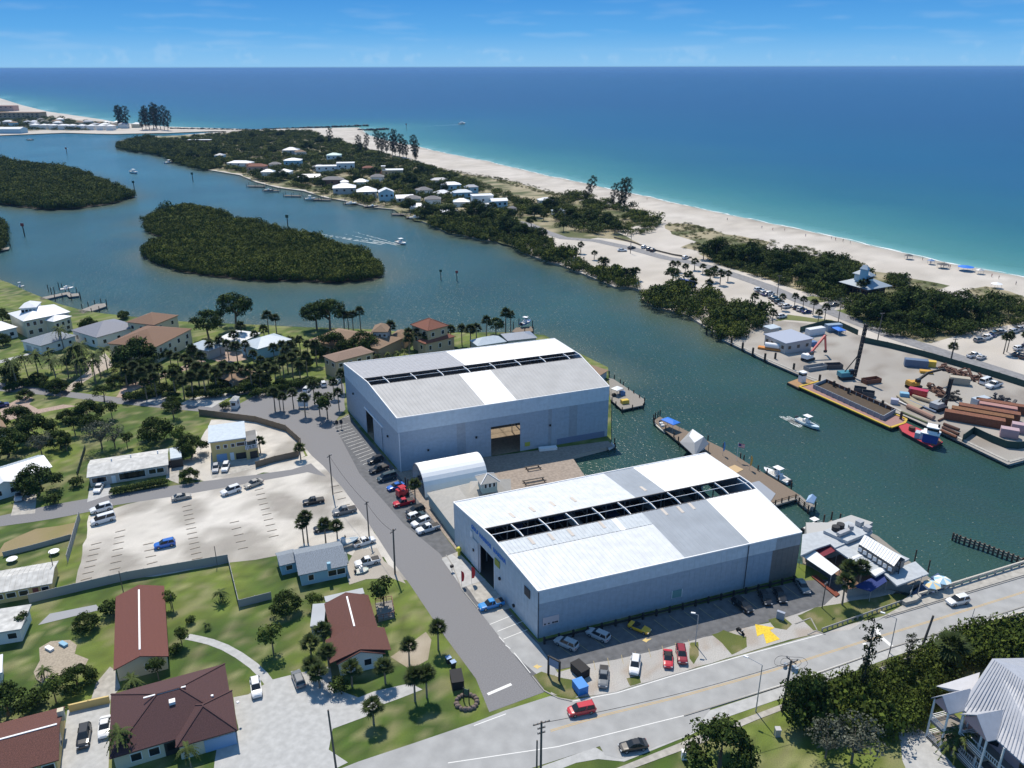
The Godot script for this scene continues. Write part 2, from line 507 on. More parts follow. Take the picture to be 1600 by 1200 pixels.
func land() -> void:
	var sand := func(p: Vector2) -> Color:
		var k := nz(p, 0.02,1.0); var f := nz(p, 0.15,2.0)
		var d := minf(near_line(p, beach), 40.0)
		var wet := smoothstep(7.0,2.0, d) * 0.45 + 0.3 * smoothstep(0.62,0.75, nz(p, 0.2,3.0)) * smoothstep(30.0,12.0, d)
		return Color(0.47,0.43,0.375).lerp(Color(0.6,0.56,0.51), k).lerp(Color(0.24,0.21,0.17), wet) * (0.85 + 0.3 * f)
	var scrub := func(p: Vector2) -> Color:
		var k := smoothstep(0.35,0.65, nz(p, 0.05,3.0))
		return Color(0.36,0.31,0.2).lerp(Color(0.09,0.105,0.035), k)
	var yard := func(p: Vector2) -> Color:
		var k := nz(p, 0.04,3.0); var f := smoothstep(0.55,0.75, nz(p, 0.09,8.0))
		return Color(0.32,0.295,0.265).lerp(Color(0.42,0.4,0.365), k).lerp(Color(0.24,0.21,0.18), f * 0.7)
	# the barrier island
	var isle := PackedVector2Array()
	var b := wavy_line(beach, 0.8)
	for i in b.size(): isle.push_back(b[b.size() - 1 - i])
	isle.append_array(bay_side)
	isle.append_array(yard_quay.slice(1))
	isle.append_array(pts([161.6,-204,215.7,-226.4]))
	sheet("barrier_island_ground", isle, 0.0, M["ground"], 7.0, sand)
	# a thin broken line of surf along the beach
	var surf := Shape.new()
	surf.coloured = true
	surf.tint = Color(0.7,0.73,0.72)
	for i in b.size() - 1:
		var u := b[i + 1] - b[i]; var o := u.orthogonal().normalized()
		if o.x < 0: o = -o
		for j in 5:
			var p := b[i] + u * rng.randf() + o * rng.randf_range(-0.2,2.2); var q := u.normalized() * rng.randf_range(3,9); var h := o * rng.randf_range(0.2,0.8)
			surf.up_tri(p - q, p + h, p + q, 0.03 if j < 2 else -0.95); surf.up_tri(p - q, p + q, p - h, 0.03 if j < 2 else -0.95)
	tag(obj("surf_foam", surf, M["foam"]), "thin broken white line of surf along the beach", "surf", "", "stuff")
	bank("island_bank", isle, 0.0,-2.0, mat("bank", 0.3,0.26,0.2,0.9))
	for a in [pts([-335,-1381,-294,-1288,-216,-1134,-156,-1019,-102,-919,-65,-841,0,-761,33,-691,60,-635,93,-585,106,-558,85,-537,66,-515,77,-478,55,-494,31,-490,15,-520,0,-472,-16,-491,-38,-511,-57,-545,-74,-573,-88,-604,-109,-619,-131,-644,-154,-668,-179,-705,-206,-726,-238,-765,-269,-818,-322,-868,-379,-937,-432,-1025,-494,-1084,-532,-1140,-556,-1282,-480,-1343,-424,-1397]), pts([160,-451,187,-428,186.1,-406.1,197.9,-392.5,210.9,-377.2,193.4,-363.2,174.6,-354.4,152.6,-350.3,133.4,-370.6,123,-398.4,110,-424,105,-450,123,-463]), pts([103,-541,119,-544,140,-499,155,-483,143,-456,115,-446,97,-467,112,-482,101,-506]), pts([151.4,-339.9,171.8,-348,191,-352.2,196,-339.6,213.9,-341.5,219.2,-331.5,210,-315.9,188.4,-309.9,161.3,-291.4,145.9,-295.4,141.9,-316.3]), pts([214.8,-370,227.3,-373.5,233.9,-356.2,244.9,-337.3,233.8,-320.2,221,-334.5,213.4,-345.6])]:
		sheet("dune_scrub_ground", wavy(a, 3.0,8.0), 0.02, M["ground"], 6.0, scrub)
	sheet("work_yard_ground", pts([81.5,-295,106.5,-321,120.9,-316.4,134.3,-303.5,145,-287.7,157.5,-265.3,168,-245.2,172.7,-226.6,159.8,-204,136.1,-192.2,131.1,-190,125.9,-203.7,118.4,-221.5,99.8,-253.1,91.5,-270.3]), 0.05, M["ground"], 4.0, yard)
	# the land beyond the inlet, and the stone jetties
	var north := far_beach.duplicate()
	north.append_array(pts([-526,-1476,-438,-1442,-426,-1404,-499,-1399,-555,-1365,-637,-1341,-729,-1370,-803,-1319,-1006,-1257]))
	sheet("north_shore_ground", north, 0.0, M["ground"], 25.0, sand)
	sheet("north_shore_scrub_ground", pts([-2091,-2653,-1269,-2106,-1060,-1899,-877,-1706,-786,-1623,-715,-1497,-733,-1420,-807,-1437,-839,-1380,-1064,-1331]), 0.05, M["ground"], 20.0, scrub)
	# mangrove islands and the bottom they stand on
	for a in [isle_west, isle_mid]:
		sheet("mangrove_mud", wavy(a, 1.5,6.0), -0.9, mat("mud", 0.05,0.045,0.03,0.9))
	# mainland
	var grass := func(p: Vector2) -> Color:
		var k := smoothstep(0.3,0.7, nz(p, 0.04,3.0)); var f := smoothstep(0.5,0.75, nz(p, 0.2,8.0)); var t := nz(p, 0.9,5.0)
		return (Color(0.055,0.1,0.014).lerp(Color(0.125,0.17,0.028), k).lerp(Color(0.27,0.25,0.13), f * 0.6)) * (0.6 + 0.8 * t)


	var home := home_shore.slice(0, home_shore.size() - 1)
	home.append_array(pts([30.5,-227.3,27.5,-201.7,16.1,-195.4,19.2,-182,18.9,-166.1,46.6,-172.7,58.3,-168.9,60.5,-144.8,65.6,-142.5,69.6,-139.1,78.7,-131.6,96.6,-124.7,98.6,-120.1,129.1,-120,92.8,-75.5,-8.6,-75.7,-93.3,-75.9,-204.4,-201.5]))
	sheet("mainland_ground", home, 0.0, M["ground"], 1.7, grass)
	bank("sea_wall", home, 0.03,-2.5, mat("sea_wall", 0.42,0.4,0.36,0.9))

func wavy_line(line: PackedVector2Array, amp: float) -> PackedVector2Array:
	var o := PackedVector2Array()
	for i in line.size() - 1:
		var k := maxi(1, int(line[i].distance_to(line[i + 1]) / 9.0))
		for j in k:
			var p := line[i].lerp(line[i + 1], float(j) / k)
			o.push_back(p + Vector2(nz(p, 0.03,1.0) - 0.5, nz(p, 0.03,2.0) - 0.5) * 6.0 * amp)
	o.push_back(line[-1])
	return o

func bank(called: String, poly: PackedVector2Array, y1: float, y0: float, m: Material) -> void:
	var s := Shape.new()
	var flip := Shape.area(poly) > 0
	for i in poly.size():
		s.side_quad(poly[i], poly[(i + 1) % poly.size()], y0, y1, flip)
	struct(called, s, m)

func stripe(s: Shape, a: Vector2, b: Vector2, w: float, y := 0.05) -> void:
	var d := (b - a).normalized().orthogonal() * w / 2
	s.up_tri(a - d, a + d, b + d, y)
	s.up_tri(a - d, b + d, b - d, y)

func ribbon(line: PackedVector2Array, w: float) -> PackedVector2Array:
	# a band of the given width along a line
	var l := PackedVector2Array(); var r := PackedVector2Array()
	for i in line.size():
		var d := (line[mini(i + 1, line.size() - 1)] - line[maxi(i - 1,0)]).normalized().orthogonal() * w / 2
		l.push_back(line[i] + d); r.push_back(line[i] - d)
	r.reverse()
	l.append_array(r)
	return l

func streets() -> void:
	# white sandy car park
	var lot := func(p: Vector2) -> Color:
		var k := nz(p, 0.03,1.0); var f := smoothstep(0.5,0.8, nz(p, 0.05,8.0)); var t := nz(p, 0.6,5.0)
		return Color(0.52,0.49,0.44).lerp(Color(0.65,0.62,0.57), k).lerp(Color(0.27,0.25,0.22), f * 0.75) * (0.86 + 0.28 * t)
	sheet("sand_car_park_ground", wavy(pts([-88.6,-136.5,-93.4,-149,-99.4,-164.8,-92.8,-170.1,-83.3,-175.7,-66,-184,-58.4,-190.1,-56,-196.1,-50.8,-193.8,-40.8,-177.2,-32.7,-160,-28.3,-152,-21.2,-139.4,-23.8,-139.4,-27.6,-147.5,-33.7,-147.6,-39.3,-150.5,-50.4,-148.6,-54.9,-146.7,-60,-145.5,-67.1,-142.5,-77.2,-140.2]), 0.6), 0.02, M["ground"], 1.6, lot)
	sheet("yellow_house_sand", wavy(pts([-90.2,-220.6,-76.3,-219.1,-65.7,-212.7,-59.9,-205,-56.2,-196.1,-61,-190.1,-66.3,-185.1,-76.3,-180.7,-84.9,-184.1,-89.8,-192.4,-86.5,-195.1,-88,-205.1]), 0.5), 0.015, M["ground"], 1.6, lot)
	sheet("verge_sand", wavy(pts([-66.7,-186.5,-55.6,-196.1,-59.5,-204.9,-65.6,-214.5,-57.7,-204.9,-50.2,-191.2,-40.5,-175.6,-36.5,-166.3,-46.5,-185.7]), 0.4), 0.024, M["ground"], 1.6, lot)
	# side street from the bridge road to the marina, bending to the west
	var side := pts([-3.8,-102.6,-6.3,-110.3,-12.8,-121.9,-21,-137.8,-24.3,-143.5,-32.9,-160.6,-42.6,-178.2,-50,-190.1,-54.4,-196.1,-59.3,-204.1,-64.7,-210.9,-70.7,-215.9,-76.5,-219.6,-96.1,-226.4,-125.7,-233.1,-143.6,-238.5,-167.1,-243.5,-196.5,-250,-201.4,-257.2,-171.5,-251,-164.8,-248.6,-144.4,-242.9,-119.6,-236.2,-101.5,-233,-79.9,-231.3,-65,-227.2,-56.2,-220.4,-52.7,-216.7,-39.6,-185.7,-24.8,-160.5,-15.7,-148.7,-6.9,-129.8,-0.1,-116.9,5.3,-107.1])
	sheet("side_street", side, 0.03, M["asphalt"])
	sheet("lane_to_houses", wavy(pts([-53.4,-191.5,-57.9,-187.9,-66.3,-185.1,-84.9,-179.7,-98.8,-174.8,-108.6,-170.8,-120.5,-164.9,-129.7,-160.4,-126.5,-155.5,-117.7,-160,-111.4,-162,-100.3,-166.5,-96.3,-169.5,-82.7,-174.1,-65.2,-181.3,-53.3,-186.5,-47.8,-184]), 0.25), 0.034, M["asphalt"])
	# road over the bridge
	var north := pts([-38.3,-84.2,-30.3,-88.9,-23.4,-92.6,-15.1,-96.3,-6.3,-100.3,-1.2,-103,6.3,-106.2,10,-105.3,17.6,-107.2,26.7,-110.8,41.2,-116.3,57.9,-122.4,71,-127.1,106,-140.5,144.1,-156.1])
	var south := pts([134.6,-143.4,99.6,-129.7,78.5,-121.6,68.6,-117.9,48.1,-109.2,27.8,-101.5,13.5,-95.5,6.7,-92.8,-2,-89.5,-13.8,-84.4])
	var road := north.duplicate(); road.append_array(south)
	sheet("bridge_road", road, 0.04, M["pale_asphalt"])
	sheet("bus_bay", pts([13.5,-95.5,27.8,-101.5,32.5,-103.3,28.2,-98,16.6,-93,14.1,-93.8]), 0.05, M["pale_asphalt"])
	sheet("gutter_pavement", pts([26.7,-100.7,48.1,-109.2,68.6,-117.9,78.5,-121.6,99.6,-129.7,134.6,-143.4,132.4,-140.4,98.1,-127.2,77.5,-119.5,67.6,-115.6,47.8,-106.8,32.9,-100.7,28.2,-97.8,16.9,-92.5,13,-93,9.6,-92.3,-0.1,-87.7,-2,-87.9,4.7,-91.8,12.8,-95.3,14.6,-93.8,16.7,-93.3,27.8,-98.3,31.1,-101.8]), 0.035, M["pale_concrete"])
	sheet("south_pavement", pts([29.1,-97.5,38.9,-101.8,61.1,-111.5,76.9,-118.4,97.8,-126.8,97.2,-125.6,76.3,-117.4,60.6,-110.3,39.1,-100.7,29.8,-96.2,17.6,-91,7.3,-86.6,6.4,-87.2,16.8,-91.8]), 0.06, M["concrete"])
	sheet("north_bridge_pavement", pts([68.5,-125.3,70.9,-126.7,105.9,-140.3,143.7,-155.6,146.5,-159.4,107.9,-143.7,80,-132.4,77,-130.8]), 0.16, M["concrete"])
	# parking round the boat sheds
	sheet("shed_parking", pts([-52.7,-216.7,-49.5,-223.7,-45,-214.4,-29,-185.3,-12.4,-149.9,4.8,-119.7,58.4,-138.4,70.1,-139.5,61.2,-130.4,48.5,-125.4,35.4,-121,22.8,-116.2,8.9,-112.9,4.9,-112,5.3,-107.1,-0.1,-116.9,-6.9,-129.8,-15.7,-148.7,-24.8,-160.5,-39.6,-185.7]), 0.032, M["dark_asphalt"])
	sheet("marina_yard_slab", pts([-30.9,-187.8,27,-205,28.1,-201.7,16.1,-195.4,19.2,-182,18.8,-165.5,-12.4,-150.4]), 0.045, M["slab"])
	sheet("shoulder_ground", wavy(pts([7.5,-111.7,11.7,-113.6,18.1,-115.2,22.9,-116.5,35.4,-121,48.5,-125.4,61.2,-130.4,69.9,-139.7,76.9,-134.7,63.3,-122.9,54.7,-121.7,41.2,-116.5,26.7,-111,17.6,-107.3,10,-105.6,6.1,-106.5]), 0.4), 0.046, M["ground"], 1.2, func(p: Vector2) -> Color:
		var k := nz(p, 0.06,1.0); var f := smoothstep(0.55,0.8, nz(p, 0.16,8.0))
		return Color(0.4,0.39,0.375).lerp(Color(0.5,0.485,0.46), k).lerp(Color(0.32,0.24,0.17), f * 0.45))
	sheet("shed_apron", pts([-15.2,-147,-11.8,-149.4,-5.3,-138.6,-0.1,-129.8,-3.8,-128.3,-7,-131.9,-8.4,-135,-13.6,-144.6]), 0.05, M["concrete"])
	sheet("white_entrance_slab", pts([-15.1,-146.5,-13.1,-148.5,-5.5,-139.1,-10.2,-136.3]), 0.07, M["pale_concrete"])
	sheet("asphalt_parking_strip", pts([-6.9,-129.8,-3.8,-132.7,4.8,-119,7.9,-111.7,5.4,-109.8,-0.1,-116.9]), 0.042, M["pale_asphalt"])
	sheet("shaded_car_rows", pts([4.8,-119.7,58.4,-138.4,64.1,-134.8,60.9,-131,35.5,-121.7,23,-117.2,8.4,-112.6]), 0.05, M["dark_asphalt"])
	# grass islands beside the road
	var green := func(p: Vector2) -> Color:
		var k := nz(p, 0.12,3.0); var f := smoothstep(0.55,0.8, nz(p, 0.2,8.0))
		return Color(0.07,0.1,0.02).lerp(Color(0.13,0.15,0.035), k).lerp(Color(0.26,0.22,0.12), f * 0.7)
	for a in [pts([3.4,-110.9,4.9,-112,8.7,-110.4,11.4,-109.8,12.3,-107,9.8,-105.3,7.6,-106.2,5.3,-107.7]), pts([36.9,-121.7,39.4,-123,43.1,-121.2,42.7,-118.5,39.5,-116.3,38.5,-119.4]), pts([32.4,-119.4,33.9,-119.6,33.5,-116,32.1,-113.8,31.5,-115.2]), pts([19.5,-110.4,22,-111,22.1,-109.4,20,-108.4]), pts([54.7,-127.3,59.1,-129.6,66.7,-131.6,77.2,-134.1,79.5,-132.6,71.8,-128.2,57.9,-122,56.1,-123]), pts([48.7,-126.2,51.7,-127.3,52.9,-124.8,51.4,-123.2,49.5,-123.9])]:
		sheet("grass_island", wavy(a, 0.3,1.0), 0.056, M["ground"], 0.8, green)
	# marks on the ground
	var w := Shape.new(); var y := Shape.new()
	stripe(w, Vector2(-4.2,-106.6), Vector2(-0.2,-109), 0.6)
	for a in [[Vector2(-9.8,-92.3), Vector2(7,-95.4)], [Vector2(7,-95.4), Vector2(27.9,-101.8)], [Vector2(27.9,-101.8), Vector2(48.3,-109.7)], [Vector2(48.3,-109.7), Vector2(68.8,-118.3)], [Vector2(-6.2,-99.7), Vector2(-1.1,-102.2)], [Vector2(10,-105), Vector2(17.6,-106.9)], [Vector2(17.6,-106.9), Vector2(26.6,-110.5)], [Vector2(26.6,-110.5), Vector2(41.1,-116)], [Vector2(41.1,-116), Vector2(57.7,-121.9)]]:
		stripe(w, a[0], a[1], 0.16)
	for a in [[Vector2(64.1,-119.3), Vector2(65.2,-116.4)], [Vector2(68,-121.1), Vector2(69,-118.1)], [Vector2(68.4,-124.2), Vector2(67.8,-120.8)]]:
		stripe(w, a[0], a[1], 0.7)
	var centre := pts([6,-98.6,14.8,-101.9,28,-106,44.5,-111.9,65.3,-120.2,82.2,-126.6,102.5,-134.6,138.7,-148.9])
	for i in centre.size() - 1:
		var d := (centre[i + 1] - centre[i]).normalized().orthogonal() * 0.14
		stripe(y, centre[i] + d, centre[i + 1] + d, 0.14); stripe(y, centre[i] - d, centre[i + 1] - d, 0.14)
	struct("road_marking_lines", w, M["white_line"])
	struct("yellow_centre_lines", y, mat("worn_yellow", 0.5,0.37,0.19,0.85))
	var arrow := Shape.new()
	for k in [pts([45.8,-124.7,49.2,-123.7,48.1,-122.9,49.2,-120.4,46.3,-119.2,46.6,-122,45.2,-121.2])]:
		arrow.prism(k, 0.06,0.075)
	struct("yellow_arrow_marking", arrow, M["yellow_paint"])
	var small := Shape.new()
	for k in [pts([3.6,-113.3,4.4,-113.9,4.4,-113.6,5.3,-113.4,4.5,-112.9,4.5,-112.6]), pts([23.8,-120.2,24.7,-120.9,24.6,-120.5,25.7,-120.7,24.8,-120,24.5,-119.6])]:
		small.prism(k, 0.05,0.06)
	struct("small_arrow_marking", small, mat("faded_yellow", 0.6,0.45,0.18,0.8))
	# parking stalls: along the far shed, beside the road, under the near shed's west wall and south wall
	var l := Shape.new()
	for i in 14:
		var t := i / 13.0
		stripe(l, (Vector2(-52.3,-214.4)).lerp(Vector2(-39.6,-190.7), t), (Vector2(-48.5,-217.1)).lerp(Vector2(-35.9,-194.5), t), 0.12)
	for a in [[Vector2(-6.6,-131.5), Vector2(-3.9,-133.1)], [Vector2(-5.5,-128.5), Vector2(-2.3,-130.8)], [Vector2(-4.3,-124.8), Vector2(-0.1,-127.5)], [Vector2(-2.8,-122.8), Vector2(1.9,-125.7)], [Vector2(-1.7,-120.6), Vector2(2.8,-123.3)], [Vector2(-2.5,-121.3), Vector2(-1.5,-119.7)], [Vector2(-1.3,-119), Vector2(-0.4,-118)], [Vector2(0.3,-116.9), Vector2(3.1,-111.7)], [Vector2(-51.4,-220.4), Vector2(-49.2,-222.8)]]:
		stripe(l, a[0], a[1], 0.14)
	struct("white_stall_lines", l, M["white_line"])
	var q := Shape.new()
	for i in 16:
		var t := i / 15.0
		stripe(q, (Vector2(8.1,-119)).lerp(Vector2(55.1,-136.9), t), (Vector2(10.6,-116.2)).lerp(Vector2(57,-132.9), t), 0.1,0.066)
	for i in 9:
		var t := i / 8.0
		stripe(q, (Vector2(11.8,-113.9)).lerp(Vector2(32.3,-120.3), t), (Vector2(11.9,-111.6)).lerp(Vector2(32.3,-117.9), t), 0.1,0.066)
	struct("faded_stall_lines", q, mat("dull_yellow", 0.34,0.28,0.15,0.85))
	# kerbs
	var kerb := Shape.new()
	for a in [pts([-14.3,-148,-13,-145.1,-10.2,-135.8,-6.9,-129.8]), pts([54.7,-121.7,56.6,-122.8,58,-121.7]), pts([53.4,-124.8,56.9,-126.5,56.9,-123]), pts([-52.8,-217.2,-49.5,-223.7]), pts([3.4,-110.9,5.3,-107.4,7.6,-105.7,9.8,-105])]:
		for i in a.size() - 1:
			kerb.beam(v3(a[i], 0.07), v3(a[i + 1], 0.07), 0.2,0.15)
	for a in [pts([71.1,-126.5,105.6,-139.8,143.5,-155.3]), pts([134.8,-143.6,99.7,-129.9,78.6,-121.8,68.7,-118.1,48.2,-109.4,27.8,-101.7])]:
		for i in a.size() - 1:
			kerb.beam(v3(a[i], 0.09), v3(a[i + 1], 0.09), 0.22,0.15)
	struct("road_kerb", kerb, mat("kerb", 0.3,0.29,0.27,0.9))
	# wheel stops and lines of the sandy car park: timber sleepers on the ground
	var rows := [[Vector2(-78.6,-169.5), Vector2(-68,-147.2), 11,8.0], [Vector2(-67.1,-172.5), Vector2(-56.9,-149.6), 11,8.0], [Vector2(-65.4,-174.1), Vector2(-55.4,-152.1), 4,6.0]]
	for r in [[Vector2(-78.2,-169.2), Vector2(-67.6,-146.9), 12], [Vector2(-64.4,-161.8), Vector2(-59,-150.9), 5], [Vector2(-63.2,-177.3), Vector2(-53.6,-155.7), 10], [Vector2(-44.6,-178.9), Vector2(-38.7,-166.3), 5], [Vector2(-92.1,-152.8), Vector2(-87.8,-139.6), 7], [Vector2(-89.1,-158), Vector2(-82.6,-140.7), 8], [Vector2(-80.5,-152.7), Vector2(-76.6,-145.3), 4]]:
		for i in r[2]:
			var p: Vector2 = (r[0] as Vector2).lerp(r[1], float(i) / (r[2] - 1))
			var s := Shape.new()
			s.box(Vector3(0,0.06,0), Vector3(2.1,0.1,0.15))
			var o := obj("parking_sleeper", s, mat("sleeper", 0.34,0.29,0.23,0.9))
			o.position = v3(p, 0.02)
			o.rotation.y = deg_to_rad(26 + rng.randf_range(-5,5))
			tag(o, "weathered timber parking sleeper lying on the white sandy car park", "sleeper", "parking sleepers in rows on the sandy car park")
	# rope rail line of rusty stones between rows
	bridge()

func rail_line(called: String, label: String, a: Vector2, b: Vector2, n: int, post: Vector3, bars: Array, m: Material, y := 0.0, category := "railing") -> Node3D:
	var o := thing(called, label, category, v3(a, y))
	var d := b - a
	for i in n:
		var s := Shape.new()
		s.box(Vector3(0, post.y / 2,0), post, atan2(-d.y, d.x))
		var q := obj("post", s, m, o)
		q.position = v3(d * float(i) / (n - 1))
	for h in bars:
		beam_on("rail", m, o, Vector3(0, h[0], 0), v3(d, h[0]), h[1], h[2])
	return o

func bridge() -> void:
	var s := Shape.new()
	s.prism(pts([80.2,-132.8,108.2,-144.2,146.9,-159.9,132.1,-140,97.8,-126.8,85,-122]), -0.9,0.02)
	struct("bridge_deck", s, M["concrete"])
	mat("bridge_rail", 0.5,0.47,0.41,0.9)
	rail_line("bridge_railing", "low concrete bridge railing on the water side near the restaurant", Vector2(80.4,-132.8), Vector2(115.4,-147), 17, Vector3(0.45,1.0,0.3), [[0.95,0.3,0.22], [0.55,0.16,0.16]], M["bridge_rail"], 0.1)
	rail_line("bridge_railing", "low concrete bridge railing above the dark creek and mangroves", Vector2(82.8,-121.4), Vector2(107.8,-130.9), 13, Vector3(0.45,1.0,0.3), [[0.95,0.3,0.22], [0.55,0.16,0.16]], M["bridge_rail"], 0.1)
	rail_line("guard_rail", "grey timber guard rail along the grass beside the restaurant", Vector2(57.7,-122.6), Vector2(77.2,-131.4), 18, Vector3(0.2,0.8,0.2), [[0.7,0.12,0.3]], M["fence_grey"])
	rail_line("guard_rail", "weathered pipe rail along the south pavement above the mangroves", Vector2(61,-111.5), Vector2(78,-118.8), 10, Vector3(0.12,1.0,0.12), [[0.95,0.1,0.1], [0.5,0.08,0.08]], M["fence_wood"])
	var e := Shape.new()
	e.prism(pts([76.1,-130.6,78.1,-132.2,80.6,-132.8,80.5,-132,78.9,-130.8,76.5,-130]), 0.0,1.0)
	tag(obj("bridge_abutment", e, M["concrete"]), "curved concrete end wall where the bridge railing begins", "wall")
	for i in 8:
		var p := (Vector2(90.9,-127.6)).lerp(Vector2(115.8,-137.4), i / 7.0)
		var q := Shape.new()
		q.tube(v3(p, -3.0), v3(p, -0.9), 0.4,0.4,8)
		tag(obj("bridge_pile", q, M["concrete"]), "round concrete pile under the road bridge", "pile", "piles under the bridge")

class Shed:
	# a boat shed over a four-cornered plan: corners a (south-west), b (south-east), c (north-east), d (north-west)
	var a: Vector2
	var b: Vector2
	var c: Vector2
	var d: Vector2
	var eave: float
	var rise: float
	func plan(u: float, t: float) -> Vector2:
		return a.lerp(b, u).lerp(d.lerp(c, u), t)
	func top(u: float, t: float, up := 0.0) -> Vector3:
		var p := plan(u, t)
		return Vector3(p.x, eave + rise * (1.0 - absf(t - 0.5) * 2.0) + up, p.y)
	func wall(u: float, t: float, y: float, out := 0.0) -> Vector3:
		var p := plan(u, t)
		var m := plan(0.5,0.5)
		return Vector3(p.x, y, p.y)

func roof_panel(w: Shed, u0: float, u1: float, t0: float, t1: float, m: Material, parent: Node, rib := 1.0) -> void:
	# a sheet of ribbed steel: ribs run down the slope
	var s := Shape.new()
	var width := w.a.distance_to(w.b) * (u1 - u0)
	var n := maxi(1, int(width / rib))
	for i in n:
		var p := lerpf(u0, u1, float(i) / n); var q := lerpf(u0, u1, (i + 0.72) / n); var r := lerpf(u0, u1, (i + 0.8) / n); var e := lerpf(u0, u1, (i + 0.92) / n); var f := lerpf(u0, u1, (i + 1.0) / n)
		var seq := [[p, 0.0], [q, 0.0], [r, 0.05], [e, 0.05], [f, 0.0]]
		for k in 4:
			s.quad(w.top(seq[k][0], t0, seq[k][1]), w.top(seq[k + 1][0], t0, seq[k + 1][1]), w.top(seq[k + 1][0], t1, seq[k + 1][1]), w.top(seq[k][0], t1, seq[k][1]))
	# the underside
	s.quad(w.top(u0, t1,-0.12), w.top(u1, t1,-0.12), w.top(u1, t0,-0.12), w.top(u0, t0,-0.12))
	obj("roof_panel", s, m, parent)

func wall_panel(called: String, p: Vector3, q: Vector3, y0a: float, y1a: float, y0b: float, y1b: float, m: Material, parent: Node, rib := 0.0, thick := 0.15, out := 0.0) -> void:
	# a wall from p to q (outside on the right hand when walking from p to q), thick inwards
	var s := Shape.new()
	var d := (q - p); d.y = 0
	var l := d.length(); d /= l
	var o := Vector3(-d.z, 0, d.x)
	var n := maxi(1, int(l / rib)) if rib > 0.0 else 1
	for i in n:
		var f := float(i) / n; var g := float(i + 1) / n
		var a := p.lerp(q, f) + o * out; var b := p.lerp(q, g) + o * out
		var ya := lerpf(y0a, y0b, f); var yb := lerpf(y0a, y0b, g); var za := lerpf(y1a, y1b, f); var zb := lerpf(y1a, y1b, g)
		var inn := -o * thick
		s.hexa([Vector3(a.x, ya, a.z), Vector3(b.x, yb, b.z), Vector3(b.x, yb, b.z) + inn, Vector3(a.x, ya, a.z) + inn], [Vector3(a.x, za, a.z), Vector3(b.x, zb, b.z), Vector3(b.x, zb, b.z) + inn, Vector3(a.x, za, a.z) + inn])
		if rib > 0.0:
			var e := p.lerp(q, g) + o * (out + 0.03)
			var h := d * 0.12
			s.hexa([Vector3(e.x, yb, e.z) - h, Vector3(e.x, yb, e.z), Vector3(e.x, yb, e.z) - o * 0.05, Vector3(e.x, yb, e.z) - h - o * 0.05], [Vector3(e.x, zb, e.z) - h, Vector3(e.x, zb, e.z), Vector3(e.x, zb, e.z) - o * 0.05, Vector3(e.x, zb, e.z) - h - o * 0.05])
	obj(called, s, m, parent)

func shed_frames(w: Shed, us: Array, t0: float, t1: float, parent: Node) -> void:
	# the steel frames that cross the open strip along the ridge, and the purlin between them
	for u in us:
		var s := Shape.new()
		for k in 6:
			s.beam(w.top(u, lerpf(t0, t1, k / 6.0), -0.25), w.top(u, lerpf(t0, t1, (k + 1) / 6.0), -0.25), 0.18,0.35)
		obj("roof_frame", s, M["trim_white"], parent)
	beam_on("purlin", M["trim_white"], parent, w.top(0.0, (t0 + t1) / 2,-0.1), w.top(1.0, (t0 + t1) / 2,-0.1), 0.08,0.12)
	for t in [t0, t1]:
		beam_on("purlin", mat("dark_steel", 0.06,0.06,0.065,0.6), parent, w.top(0.0, t, -0.15), w.top(1.0, t, -0.15), 0.22,0.4)

func edge_trim(w: Shed, parent: Node) -> void:
	for seg in [[0.0,0.0,1.0,0.0], [0.0,1.0,1.0,1.0], [0.0,0.0,0.0,0.5], [0.0,0.5,0.0,1.0], [1.0,0.0,1.0,0.5], [1.0,0.5,1.0,1.0]]:
		beam_on("edge_trim", M["trim_white"], parent, w.top(seg[0], seg[1], 0.02), w.top(seg[2], seg[3], 0.02), 0.24,0.26)

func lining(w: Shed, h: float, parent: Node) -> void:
	# added dark sheets inside the long walls stand in for the indoor shade
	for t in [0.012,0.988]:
		beam_on("added_shade_sheet", M["dark"], parent, v3(w.plan(0.01, t), h / 2), v3(w.plan(0.99, t), h / 2), 0.06, h)

func racks(w: Shed, rows: Array, u0: float, u1: float, n: int, label: String) -> void:
	# steel boat racks inside, with hulls on their shelves
	for t in rows:
		var o := thing("boat_rack", label % ("near" if t < 0.5 else "far"), "rack")
		var s := Shape.new()
		for i in n + 1:
			var u := lerpf(u0, u1, float(i) / n)
			for e in [-0.08,0.08]:
				var p := w.plan(u, t + e)
				s.beam(v3(p, 0.0), v3(p, w.eave - 1.2), 0.25,0.25)
			for y in [3.2,6.2]:
				s.beam(v3(w.plan(u, t - 0.08), y), v3(w.plan(u, t + 0.08), y), 0.2,0.25)
		obj("upright_frame", s, M["steel"], o)

func hangars() -> void:
	near_shed()
	far_shed()
	store_tent()
	marina_office()

